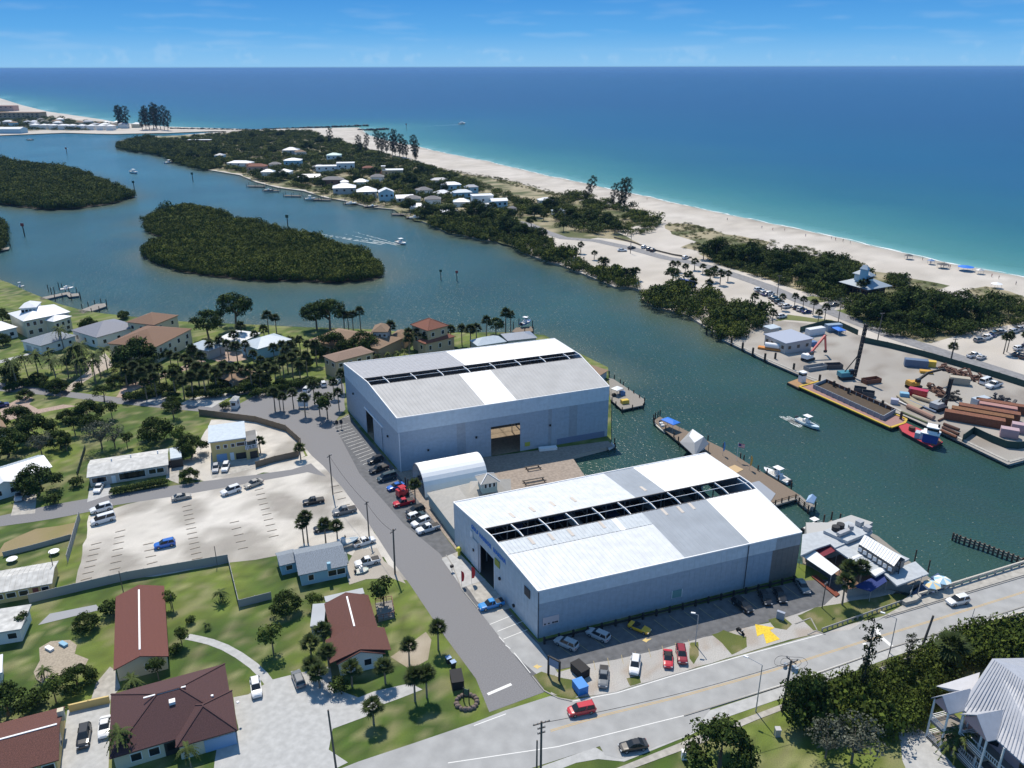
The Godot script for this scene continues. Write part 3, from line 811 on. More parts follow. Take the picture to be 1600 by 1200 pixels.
func near_shed() -> void:
	var w := Shed.new()
	w.a = Vector2(4.6,-120.8); w.b = Vector2(58.5,-140.3); w.c = Vector2(47.2,-176.3); w.d = Vector2(-12.7,-152.6)
	w.eave = 10.4; w.rise = 1.5
	var o := thing("boat_shed", "long pale steel boat shed with an open strip along its ridge, beside the bridge road", "boat shed")
	var lo := 0.44; var hi := 0.6
	# roof: south slope, then north slope
	roof_panel(w, 0.0,0.53,0.0,0.32, M["pale_roof"], o)
	roof_panel(w, 0.0,0.41,0.323, lo, mat("repair_roof", 0.55,0.6,0.64,0.5), o, 0.8)
	roof_panel(w, 0.41,0.43,0.323, lo, M["white_roof"], o)
	roof_panel(w, 0.43,0.53,0.323, lo, M["repair_roof"], o, 0.8)
	worn(M["repair_roof"], tex["stain"], 11.0)
	roof_panel(w, 0.53,0.787,0.0, lo, M["blue_grey_roof"], o)
	roof_panel(w, 0.787,1.0,0.0, lo, M["white_roof"], o)
	roof_panel(w, 0.0,0.565, hi, 1.0, M["pale_roof"], o)
	roof_panel(w, 0.565,0.685, hi, 1.0, M["blue_grey_roof"], o)
	roof_panel(w, 0.685,1.0, hi, 1.0, M["white_roof"], o)
	var us := []
	for i in 10: us.push_back(0.095 + i * 0.099)
	shed_frames(w, us, lo, hi, o)
	for k in [[0.1,0.36], [0.17,0.36], [0.24,0.36], [0.36,0.37], [0.12,0.66], [0.2,0.68], [0.28,0.7], [0.36,0.7], [0.6,0.37], [0.66,0.36], [0.71,0.37], [0.62,0.66]]:
		var r := Shape.new()
		r.quad(w.top(k[0], k[1], 0.07), w.top(k[0] + 0.011, k[1], 0.07), w.top(k[0] + 0.011, k[1] + 0.065,0.07), w.top(k[0], k[1] + 0.065,0.07))
		obj("roof_patch", r, mat("rusty_patch", 0.56,0.51,0.46,0.8), o)
	edge_trim(w, o)
	# walls: the south one in two bands
	var a := v3(w.a); var b := v3(w.b); var c := v3(w.c); var d := v3(w.d)
	for k in [[0.0,0.42, "upper_wall"], [0.42,0.78, "upper_wall"], [0.78,0.895, "upper_wall"], [0.895,1.0, "grey_upper"]]:
		var p := a.lerp(b, k[0]); var q := a.lerp(b, k[1])
		wall_panel("upper_wall_panel", p, q, 7.6,10.4,7.6,10.4, worn(mat("grey_upper", 0.4,0.43,0.46,0.6), tex["stain"], 9.0) if k[2] == "grey_upper" else M[k[2]], o, 1.2,0.15,0.06)
	for k in [[0.0,0.3, "lower_wall"], [0.3,0.785, "lower_wall"], [0.785,0.885, "blue_wall"], [0.885,1.0, "brown_wall"]]:
		wall_panel("lower_wall_panel", a.lerp(b, k[0]), a.lerp(b, k[1]), 0.0,7.6,0.0,7.6, worn(mat("blue_wall", 0.33,0.42,0.52,0.6), tex["stain"], 7.0) if k[2] == "blue_wall" else M[k[2]], o, 1.2)
	# west wall with the tall doorway (0.31 .. 0.50 from the south-west corner)
	var rw := func(t: float) -> float: return w.eave + w.rise * (1.0 - absf(t - 0.5) * 2.0)
	var door0 := 0.475; var door1 := 0.655
	for k in [[0.0, door0,0.0], [door0, door1,7.0], [door1,1.0,0.0]]:
		var p := a.lerp(d, k[1]); var q := a.lerp(d, k[0])
		if k[0] < 0.5 and k[1] > 0.5:
			var h := a.lerp(d, 0.5)
			wall_panel("west_wall", h, q, k[2], rw.call(0.5), k[2], rw.call(k[0]), M["side_wall"], o, 1.2)
			wall_panel("west_wall", p, h, k[2], rw.call(k[1]), k[2], rw.call(0.5), M["side_wall"], o, 1.2)
		else:
			wall_panel("west_wall", p, q, k[2], rw.call(k[1]), k[2], rw.call(k[0]), M["side_wall"], o, 1.2)
	wall_panel("door_frame", a.lerp(d, door1 + 0.006), a.lerp(d, door1), 0.0,7.2,0.0,7.2, M["trim_white"], o, 0.0,0.3,0.1)
	wall_panel("door_frame", a.lerp(d, door0), a.lerp(d, door0 - 0.006), 0.0,7.2,0.0,7.2, M["trim_white"], o, 0.0,0.3,0.1)
	wall_panel("sliding_door", a.lerp(d, door1 + 0.1), a.lerp(d, door1 + 0.01), 0.2,6.9,0.2,6.9, M["side_wall"], o, 1.2,0.08,0.2)
	# north and east walls
	wall_panel("north_wall", c, d, 0.0,10.4,0.0,10.4, M["lower_wall"], o)
	var m := b.lerp(c, 0.5)
	wall_panel("east_wall", b, m, 0.0,10.4,0.0,11.9, M["lower_wall"], o)
	wall_panel("east_wall", m, c, 3.0,11.9,3.0,10.4, M["lower_wall"], o)
	# downpipes and small vents
	for u in [0.002,0.78]:
		var s := Shape.new()
		var p := a.lerp(b, u) + Vector3(0.0,0,0.25)
		s.tube(p + Vector3(0,0.1,0), p + Vector3(0,10.3,0), 0.09,0.09,6)
		obj("downpipe", s, M["dark_steel"], o)
	for t in [0.24,0.4,0.72]:
		var s := Shape.new()
		var p := a.lerp(d, t)
		s.box(p + Vector3(-0.25,4.2 if t > 0.3 else 1.6,0.0), Vector3(0.35,0.5,0.5), 0.4)
		obj("wall_lamp", s, M["dark"], o)
	# floor, its colour darkened to carry the shade inside the shed
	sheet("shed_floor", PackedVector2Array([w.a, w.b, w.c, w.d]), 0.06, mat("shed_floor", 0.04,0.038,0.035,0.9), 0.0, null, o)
	lining(w, 7.0, o)  # added dark sheets that paint the interior as shaded
	racks(w, [0.17,0.83], 0.05,0.95,12, "steel boat rack standing on the %s side inside the near shed")
	inside_boats(w, [0.17,0.83], 0.05,0.95,12,3)
	# lettering over the door
	sign_words(["GULF", "HARBOR", "MARINA"], [0.74,0.61,0.44], a, d, 9.3, o)
	# signs on the walls
	board("wall_sign", "dark rectangular sign at the south end of the west wall", a.lerp(d, 0.13), a.lerp(d, 0.075), 7.0,8.8, mat("dark_sign", 0.05,0.045,0.045,0.6), o)
	board("wall_sign", "yellow and green sign beside the tall doorway", a.lerp(d, 0.46), a.lerp(d, 0.405), 6.4,7.9, mat("olive_sign", 0.3,0.32,0.04,0.6), o)
	board("wall_sign", "white notice beside the wall lamp", a.lerp(d, 0.765), a.lerp(d, 0.735), 6.6,8.2, M["trim_white"], o)
	wall_sign(a, b, o)

func board(called: String, label: String, p: Vector3, q: Vector3, y0: float, y1: float, m: Material, parent: Node) -> void:
	wall_panel(called, p, q, y0, y1, y0, y1, m, parent, 0.0,0.1,0.2)
	tag(parent.get_child(parent.get_child_count() - 1), label)

func letters(text: String, height: float, m: Material, depth := 0.06) -> MeshInstance3D:
	var t := TextMesh.new()
	t.text = text
	var f := SystemFont.new()
	f.font_names = PackedStringArray(["Droid Sans"])
	f.font_weight = 700
	t.font = f
	t.font_size = 64
	t.pixel_size = height / 46.0
	t.depth = depth
	var o := MeshInstance3D.new()
	o.mesh = t
	o.material_override = m
	o.name = "lettering"
	return o

func sign_words(words: Array, at: Array, a: Vector3, d: Vector3, y: float, parent: Node) -> void:
	var blue := mat("sign_blue", 0.02,0.2,0.6,0.6)
	for i in words.size():
		var l := letters(words[i], 0.95, blue)
		parent.add_child(l, true)
		var dir := (a - d).normalized()
		var out := Vector3(-dir.z, 0, dir.x)
		l.position = a.lerp(d, at[i] - 0.03) + out * 0.08 + Vector3(0, y, 0)
		l.rotation.y = atan2(-dir.z, dir.x)

func wall_sign(a: Vector3, b: Vector3, parent: Node) -> void:
	var dir := (b - a).normalized()
	var out := Vector3(-dir.z, 0, dir.x)
	var p := a + dir * 1.0; var q := a + dir * 4.2
	wall_panel("banner_sign", p, q, 2.6,4.4,2.6,4.4, mat("pinkish_sign", 0.6,0.5,0.5,0.7), parent, 0.0,0.08,0.15)
	tag(parent.get_child(parent.get_child_count() - 1), "pale banner sign with dark lettering near the south-west corner")
	# its dark print is too worn to be read
	for k in [[0.12,0.3], [0.36,0.24], [0.62,0.34], [0.75,0.26], [0.87,0.34]]:
		box_on("worn_print", M["black"], parent, p.lerp(q, k[0]) + out * 0.17 + Vector3(0,2.95,0), Vector3(0.3, k[1], 0.05), atan2(-dir.z, dir.x))
	p = a.lerp(b, 0.487); q = a.lerp(b, 0.527)
	wall_panel("wall_sign", p, q, 1.9,3.5,1.9,3.5, mat("teal_sign", 0.15,0.3,0.3,0.6), parent, 0.0,0.08,0.15)
	tag(parent.get_child(parent.get_child_count() - 1), "white framed teal sign low on the south wall")
	for k in [[0.4865,0.4885], [0.5255,0.5275]]:
		wall_panel("sign_frame", a.lerp(b, k[0]), a.lerp(b, k[1]), 1.8,3.6,1.8,3.6, M["trim_white"], parent, 0.0,0.1,0.2)

func inside_boats(w: Shed, rows: Array, u0: float, u1: float, n: int, sd: int) -> void:
	rng.seed = sd
	for t in rows:
		for i in n:
			if rng.randf() < 0.3: continue
			var u := lerpf(u0, u1, (i + 0.5) / n)
			var y: float = [0.5,3.5,6.5][rng.randi() % 3]
			var s := Shape.new()
			boat_hull(s, 7.0,2.4,1.1)
			var o := obj("stored_boat", s, [M["trim_white"], mat("hull_navy", 0.03,0.06,0.16,0.3), mat("hull_grey", 0.3,0.32,0.34,0.3)][rng.randi() % 3])
			var p := w.plan(u, t)
			o.position = v3(p, y)
			var dir := w.plan(u, 1.0) - w.plan(u, 0.0)
			o.rotation.y = atan2(-dir.y, dir.x)
			tag(o, "boat hull stored on a rack inside a steel boat shed", "boat", "boats stored inside the sheds")

func boat_hull(s: Shape, l: float, w: float, h: float) -> void:
	# a planing hull along +x: transom at -l/2, bow at +l/2
	var rings := []
	for k in [[-0.5,0.86,0.0,0.95], [-0.2,1.0,0.0,0.95], [0.1,0.98,0.03,1.0], [0.3,0.8,0.1,1.06], [0.43,0.45,0.25,1.14], [0.5,0.05,0.6,1.2]]:
		var x: float = k[0] * l; var b: float = k[1] * w / 2; var y0: float = k[2] * h; var y1: float = k[3] * h
		rings.push_back([Vector3(x, y0,0), Vector3(x, lerpf(y0, y1,0.35), -b * 0.8), Vector3(x, y1,-b), Vector3(x, y1,-b * 0.85), Vector3(x, y1, b * 0.85), Vector3(x, y1, b), Vector3(x, lerpf(y0, y1,0.35), b * 0.8)])
	s.loft(rings)

func far_shed() -> void:
	var w := Shed.new()
	w.a = Vector2(-29.2,-186.6); w.b = Vector2(27.1,-208.2); w.c = Vector2(13.9,-250.9); w.d = Vector2(-50.6,-227.4)
	w.eave = 15.2; w.rise = 1.9
	var o := thing("boat_shed", "tall grey-roofed steel boat shed at the water's edge with a large door facing the yard", "boat shed")
	var lo := 0.452; var hi := 0.59
	roof_panel(w, 0.0,0.395,0.0, lo, M["grey_roof"], o, 1.0)
	roof_panel(w, 0.395,0.543,0.0, lo, M["white_roof"], o, 1.0)
	roof_panel(w, 0.543,1.0,0.0, lo, M["grey_roof"], o, 1.0)
	roof_panel(w, 0.0,0.463, hi, 1.0, worn(mat("lilac_roof", 0.37,0.38,0.41,0.6), tex["stain"], 13.0), o, 1.0)
	roof_panel(w, 0.463,1.0, hi, 1.0, M["white_roof"], o, 1.0)
	var us := []
	for i in 8: us.push_back(0.085 + i * 0.122)
	shed_frames(w, us, lo, hi, o)
	edge_trim(w, o)
	var a := v3(w.a); var b := v3(w.b); var c := v3(w.c); var d := v3(w.d)
	var door0 := 0.418; var door1 := 0.558; var dh := 8.6
	wall_panel("upper_wall_panel", a, a.lerp(b, 0.5), 11.2,15.2,11.2,15.2, M["upper_wall"], o, 1.3,0.15,0.08)
	wall_panel("upper_wall_panel", a.lerp(b, 0.5), b, 11.2,15.2,11.2,15.2, M["upper_wall"], o, 1.3,0.15,0.08)
	for k in [[0.0,0.26,0.0, "lower_wall"], [0.26,0.3,0.0, "pale_strip"], [0.3, door0,0.0, "lower_wall"], [door0, door1, dh, "lower_wall"], [door1,0.695,0.0, "lower_wall"], [0.695,0.712,0.0, "pale_strip"], [0.712,0.8,0.0, "lower_wall"], [0.8,0.84,0.0, "pale_strip"], [0.84,1.0,0.0, "lower_wall"]]:
		wall_panel("lower_wall_panel", a.lerp(b, k[0]), a.lerp(b, k[1]), k[2], 11.2, k[2], 11.2, worn(mat("pale_strip", 0.34,0.38,0.43,0.5), tex["stain"], 7.0) if k[3] == "pale_strip" else M[k[3]], o, 1.3)
	wall_panel("blue_skirting", a.lerp(b, 0.74), a.lerp(b, 0.985), 0.0,1.8,0.0,1.8, mat("skirting", 0.16,0.2,0.3,0.7), o, 0.0,0.1,0.06)
	# west wall: upper band and door
	for k in [[0.0,0.5], [0.5,1.0]]:
		wall_panel("west_upper_wall", a.lerp(d, k[1]), a.lerp(d, k[0]), 11.2,15.2 + (1.9 if k[1] == 0.5 else 0.0), 11.2,15.2 + (1.9 if k[0] == 0.5 else 0.0), M["upper_wall"], o, 1.3,0.15,0.08)
	for k in [[0.0,0.44,0.0], [0.44,0.585,7.6], [0.585,1.0,0.0]]:
		wall_panel("west_lower_wall", a.lerp(d, k[1]), a.lerp(d, k[0]), k[2], 11.2, k[2], 11.2, M["lower_wall"], o, 1.3)
	wall_panel("door_track", a.lerp(d, 0.6), a.lerp(d, 0.26), 7.7,8.1,7.7,8.1, M["trim_white"], o, 0.0,0.2,0.2)
	wall_panel("sliding_door", a.lerp(d, 0.435), a.lerp(d, 0.28), 0.2,7.6,0.2,7.6, M["lower_wall"], o, 1.3,0.08,0.14)
	wall_panel("north_wall", c, d, 0.0,15.2,0.0,15.2, M["lower_wall"], o)
	var m := b.lerp(c, 0.5)
	wall_panel("east_wall", b, m, 0.0,15.2,0.0,17.1, M["lower_wall"], o)
	wall_panel("east_wall", m, c, 0.0,17.1,0.0,15.2, M["lower_wall"], o)
	var s := Shape.new()
	s.tube(a + Vector3(0.3,0.1,0.3), a + Vector3(0.3,11.1,0.3), 0.12,0.12,6)
	obj("downpipe", s, M["trim_white"], o)
	for k in [[0.13,5.0], [0.35,6.4], [0.705,6.4]]:
		box_on("wall_lamp", M["dark"], o, a.lerp(b, k[0]) + Vector3(0, k[1], 0.2), Vector3(0.5,0.5,0.4), 0.0)
	for k in [[0.82,8.4], [0.17,7.0]]:
		box_on("wall_lamp", M["dark"], o, a.lerp(d, k[0]) + Vector3(-0.2, k[1], 0.0), Vector3(0.4,0.5,0.5), 0.5)
	var y := Shape.new()
	wall_panel("yellow_panel", a.lerp(b, 0.58), a.lerp(b, 0.605), 1.2,2.4,1.2,2.4, mat("olive_yellow", 0.4,0.4,0.06,0.7), o, 0.0,0.1,0.15)
	sheet("shed_floor", PackedVector2Array([w.a, w.b, w.c, w.d]), 0.065, worn(mat("far_floor", 0.3,0.24,0.17,0.9), tex["blotch"], 8.0), 0.0, null, o)
	racks(w, [0.2,0.85], 0.6,0.97,5, "steel boat rack standing on the %s side inside the tall far shed")
	inside_boats(w, [0.2,0.85], 0.6,0.97,5,8)

func store_tent() -> void:
	# round white fabric storage tunnel beside the far shed
	var o := thing("fabric_tunnel", "round white fabric storage tunnel between the two boat sheds", "storage tunnel")
	var p0 := Vector2(-21.3,-173); var p1 := Vector2(-5.2,-179.7)
	var ax := (p1 - p0); var l := 16.5
	ax = ax.normalized()
	var side := Vector2(ax.y, -ax.x)
	var n := 14; var k := 16; var r := 5.6; var h := 6.2
	var s := Shape.new()
	for i in n:
		for j in k:
			var a0 := PI * j / k; var a1 := PI * (j + 1) / k
			var c := []
			for e in [[i, a0], [i + 1, a0], [i + 1, a1], [i, a1]]:
				var sag := 0.0 if int(e[0]) % 2 == 0 else 0.02
				var q: Vector2 = p0 + ax * (l * e[0] / n) + side * (r - (r - sag) * cos(e[1]))
				c.push_back(Vector3(q.x, (h - sag) * pow(sin(e[1]), 0.8), q.y))
			s.quad(c[0], c[1], c[2], c[3])
			var inn := []
			for e in c: inn.push_back(e - Vector3(0,0.08,0))
			s.quad(inn[3], inn[2], inn[1], inn[0])
	obj("fabric_cover", s, mat("fabric_white", 0.87,0.88,0.88,0.7), o)
	for i in range(0, n + 1,2):
		var f := Shape.new()
		for j in k:
			var e0 := PI * j / k; var e1 := PI * (j + 1) / k
			var a := p0 + ax * (l * i / n) + side * (r - (r - 0.15) * cos(e0)); var b := p0 + ax * (l * i / n) + side * (r - (r - 0.15) * cos(e1))
			f.beam(Vector3(a.x, (h - 0.15) * pow(sin(e0), 0.8), a.y), Vector3(b.x, (h - 0.15) * pow(sin(e1), 0.8), b.y), 0.1,0.1)
		obj("hoop", f, M["steel"], o)
	# what is stored in its mouth
	for e in [[3.0,0.9, "dark_crate"], [5.5,1.4, "grey_crate"], [8.5,1.2, "dark_crate"]]:
		var c := Shape.new()
		var q: Vector2 = p0 + ax * 1.5 + side * e[0]
		c.box(v3(q, e[1] / 2 + 0.05), Vector3(1.6, e[1], 1.4), 0.2)
		c.box(v3(q, e[1] + 0.1), Vector3(1.7,0.1,1.5), 0.2)
		tag(obj("storage_crate", c, mat("crate_dark", 0.07,0.07,0.075,0.8) if e[2] == "dark_crate" else mat("crate_grey", 0.25,0.26,0.27,0.8)), ["dark crate nearest the far shed in the mouth of the white fabric tunnel", "tall grey crate in the mouth of the white fabric tunnel", "dark crate nearest the office in the mouth of the white fabric tunnel"][int(e[0] / 3.2)], "crate")

func ridge_roof(s: Shape, plan: Array, eave: float, ridge: float, t: float) -> void:
	# hip roof over four corners (counter-clockwise from above); the ridge runs along the longer side
	var a: Vector2 = plan[0]; var b: Vector2 = plan[1]; var c: Vector2 = plan[2]; var d: Vector2 = plan[3]
	if a.distance_to(b) < b.distance_to(c):
		ridge_roof(s, [b, c, d, a], eave, ridge, t)
		return
	var m0 := (a + d) / 2; var m1 := (b + c) / 2
	var inset := minf(0.5, t * b.distance_to(c) / 2 / a.distance_to(b))
	var r0 := v3(m0.lerp(m1, inset), ridge); var r1 := v3(m0.lerp(m1,1.0 - inset), ridge)
	var A := v3(a, eave); var B := v3(b, eave); var C := v3(c, eave); var D := v3(d, eave)
	s.quad(A, B, r1, r0); s.quad(C, D, r0, r1); s.tri(D, A, r0); s.tri(B, C, r1)
	s.quad(D, C, B, A)

func marina_office() -> void:
	# tan metal-roofed office with a square lookout, between the sheds
	var o := thing("marina_office", "low tan metal-roofed marina office with a square lookout, between the two boat sheds", "office")
	var pale := worn(mat("tan_roof", 0.43,0.41,0.37,0.5), tex["stain"], 8.0)
	var teal := mat("teal_wall", 0.3,0.4,0.39,0.8)
	var wing := [Vector2(-20.4,-169.4), Vector2(-12.4,-152.3), Vector2(-4.4,-160.4), Vector2(-8.7,-175.1)]
	prism_on("office_wall", teal, o, PackedVector2Array([wing[0] + Vector2(0.4,0.2), wing[1] + Vector2(0,-0.5), wing[2] + Vector2(-0.4,0), wing[3] + Vector2(0,0.4)]), 0.0,3.3)
	var r := Shape.new()
	ridge_roof(r, wing, 3.4,6.2,1.0)
	obj("office_roof", r, pale, o)
	var hall := [Vector2(-12.6,-162.5), Vector2(-0.1,-166.9), Vector2(-0.4,-175.5), Vector2(-10.2,-174.2)]
	prism_on("office_wall", teal, o, PackedVector2Array(hall), 0.0,3.8)
	var r2 := Shape.new()
	ridge_roof(r2, hall, 3.9,6.4,1.0)
	obj("office_roof", r2, pale, o)
	# lookout
	var p := Vector2(-5.8,-167.4)
	box_on("lookout_wall", teal, o, v3(p, 6.8), Vector3(3.6,2.8,3.4), 0.35)
	for i in 4:
		var e := 0.35 + PI / 2 * i
		for k in [-1.0,0.0,1.0]:
			box_on("lookout_window", M["glass"], o, v3(p, 7.3) + Basis(Vector3.UP, e) * Vector3(k * 1.05,0,1.74 if i % 2 == 0 else 1.84), Vector3(0.6,0.85,0.06), e)
			for g in [-0.36,0.36]:
				box_on("window_frame", M["trim_white"], o, v3(p, 7.3) + Basis(Vector3.UP, e) * Vector3(k * 1.05 + g, 0,1.75 if i % 2 == 0 else 1.85), Vector3(0.14,1.0,0.07), e)
	var c := Shape.new()
	var cor := []
	for e in [[-2.4,2.3], [2.4,2.3], [2.4,-2.3], [-2.4,-2.3]]:
		var q := Basis(Vector3.UP, 0.35) * Vector3(e[0], 0, e[1])
		cor.push_back(p + Vector2(q.x, q.z))
	ridge_roof(c, cor, 8.2,9.7,1.0)
	obj("lookout_roof", c, pale, o)
	var ridge := Shape.new()
	for q in cor: ridge.beam(v3(q, 8.25), v3(p, 9.75), 0.15,0.1)
	obj("roof_ridge", ridge, M["trim_white"], o)
	# windows of the office along the car park
	for i in 6:
		var q := (Vector2(-20.1,-171.4)).lerp(Vector2(-13.4,-157.2), (i + 0.5) / 6)
		box_on("office_window", M["glass"], o, v3(q, 1.7), Vector3(1.3,1.3,0.12), deg_to_rad(-58))

func gable_roof(w: float, d: float, eave: float, rise: float, along_x: bool, rib := 0.0) -> Shape:
	# two slopes of real thickness, ridge along local x or z
	var s := Shape.new()
	var turn := Basis() if along_x else Basis(Vector3.UP, PI / 2)
	var l := w if along_x else d; var h := (d if along_x else w) / 2
	var t := 0.16
	for g in [1.0,-1.0]:
		var a := Vector3(-l / 2 * g, eave, h * g); var b := Vector3(l / 2 * g, eave, h * g); var c := Vector3(l / 2 * g, eave + rise, 0); var e := Vector3(-l / 2 * g, eave + rise, 0)
		var dn := Vector3(0,-t, 0)
		s.hexa([turn * (a + dn), turn * (b + dn), turn * (c + dn), turn * (e + dn)], [turn * a, turn * b, turn * c, turn * e])
		if rib > 0.0:
			var n := int(l / rib)
			for i in range(1, n):
				var f := a.lerp(b, float(i) / n); var q := e.lerp(c, float(i) / n)
				s.beam(turn * (f + Vector3(0,0.02,0)), turn * (q + Vector3(0,0.02,0)), 0.09,0.1)
	return s

func hip_roof(w: float, d: float, eave: float, rise: float, rib := 0.0) -> Shape:
	var s := Shape.new()
	var a := Vector2(-w / 2, d / 2); var b := Vector2(w / 2, d / 2); var c := Vector2(w / 2,-d / 2); var e := Vector2(-w / 2,-d / 2)
	ridge_roof(s, [a, b, c, e], eave, eave + rise, 1.0)
	s.prism(PackedVector2Array([a, b, c, e]), eave - 0.18, eave - 0.01)
	return s

func side_pane(o: Node3D, side: String, w: float, d: float, at: float, y: float, size: Vector2, m: Material, called := "window", frame := true) -> void:
	# an opening on one side: s(outh), n, e, w; at runs -0.5 .. 0.5 along the side
	var yaw: float = {"s": 0.0, "e": PI / 2, "n": PI, "w": -PI / 2}[side]
	var across := w if side in "sn" else d
	var out := (d if side in "sn" else w) / 2
	var b := Basis(Vector3.UP, yaw)
	var p := b * Vector3(at * across, y, out)
	var parent: Node = o
	if frame:
		var f := Shape.new()
		f.box(p, Vector3(size.x + 0.24, size.y + 0.24,0.09), yaw)
		parent = obj(called, f, M["trim_white"], o)
	var g := Shape.new()
	g.box(p, Vector3(size.x, size.y, 0.15), yaw)
	obj("pane" if frame else called, g, m, parent)

func house(called: String, label: String, x: float, z: float, w: float, d: float, yaw: float, wall_h: float, roof: String, rise: float, wall_m: Material, roof_m: Material, o := {}) -> Node3D:
	var r := thing(called, label, o.get("category", "house"), Vector3(x, o.get("y", 0.0), z), yaw, o.get("group", ""))
	var over: float = o.get("over", 0.45)
	var iw := w - over * 2; var id := d - over * 2
	var s := Shape.new()
	s.box(Vector3(0, wall_h / 2,0), Vector3(iw, wall_h, id))
	if roof.begins_with("gable"):
		var ax := roof == "gable_x"
		var h := rise * 0.93
		if ax:
			for g in [1.0,-1.0]:
				s.tri(Vector3(g * iw / 2, wall_h, g * id / 2), Vector3(g * iw / 2, wall_h, -g * id / 2), Vector3(g * iw / 2, wall_h + h, 0))
		else:
			for g in [1.0,-1.0]:
				s.tri(Vector3(-g * iw / 2, wall_h, g * id / 2), Vector3(g * iw / 2, wall_h, g * id / 2), Vector3(0, wall_h + h, g * id / 2))
	obj("wall", s, wall_m, r)
	var q: Shape
	var rib: float = o.get("rib", 0.0)
	if roof == "hip":
		q = hip_roof(w, d, wall_h + 0.18, rise)
	elif roof.begins_with("gable"):
		q = gable_roof(w, d, wall_h + 0.05, rise, roof == "gable_x", rib)
	else:
		q = Shape.new()
		q.hexa([Vector3(-w / 2, wall_h, d / 2), Vector3(w / 2, wall_h, d / 2), Vector3(w / 2, wall_h + rise, -d / 2), Vector3(-w / 2, wall_h + rise, -d / 2)], [Vector3(-w / 2, wall_h + 0.3, d / 2), Vector3(w / 2, wall_h + 0.3, d / 2), Vector3(w / 2, wall_h + rise + 0.3,-d / 2), Vector3(-w / 2, wall_h + rise + 0.3,-d / 2)])
		if rib > 0.0:
			for i in range(1, int(w / rib)):
				var e := -w / 2 + i * rib
				q.beam(Vector3(e, wall_h + 0.32, d / 2), Vector3(e, wall_h + rise + 0.32,-d / 2), 0.08,0.08)
	var rn := obj("roof", q, roof_m, r)
	if o.has("cap"):
		var c := Shape.new()
		var k: Vector2 = o["cap"]
		if roof == "gable_x": c.beam(Vector3(k.x * w, wall_h + rise + 0.08,0), Vector3(k.y * w, wall_h + rise + 0.08,0), 0.3,0.1)
		else: c.beam(Vector3(0, wall_h + rise + 0.08, k.x * d), Vector3(0, wall_h + rise + 0.08, k.y * d), 0.3,0.1)
		obj("ridge_vent", c, M["trim_white"], rn)
	if o.get("hips", false) and roof == "hip":
		var c := Shape.new()
		var inset := minf(w, d) / 2
		var e := Vector3(maxf(0, w / 2 - inset), wall_h + rise + 0.2,0) if w > d else Vector3(0, wall_h + rise + 0.2, maxf(0, d / 2 - inset))
		for sx in [-1.0,1.0]:
			for sz in [-1.0,1.0]:
				c.beam(Vector3(sx * w / 2, wall_h + 0.2, sz * d / 2), Vector3(e.x * sx, e.y, e.z * sz), 0.25,0.14)
		c.beam(-e + Vector3(0, e.y * 2,0), e, 0.25,0.14)
		obj("ridge_tiles", c, roof_m, rn)
	if o.has("chimney"):
		for k in o["chimney"]:
			box_on("chimney", k[4] if k.size() > 4 else M["trim_white"], rn, Vector3(k[0], wall_h + k[2] / 2, k[1]), Vector3(k[3], k[2], k[3]))
	for k in o.get("win", []):
		# [side, count, sill centre height, width, height, from, to]
		for i in k[1]:
			var f: float = k[5] if k.size() > 5 else -0.5; var t: float = k[6] if k.size() > 6 else 0.5
			side_pane(r, k[0], iw, id, lerpf(f, t, (i + 0.5) / k[1]), k[2], Vector2(k[3], k[4]), M["glass"], "window", o.get("frames", true))
	for k in o.get("door", []):
		# [side, at, width, height, material]
		side_pane(r, k[0], iw, id, k[1], k[3] / 2 + 0.05, Vector2(k[2], k[3]), k[4], "door", false)
	if o.get("keep", true): keep_out.push_back([Vector2(x, z), maxf(w, d) * 0.5 + o.get("gap", 0.5)])
	return r

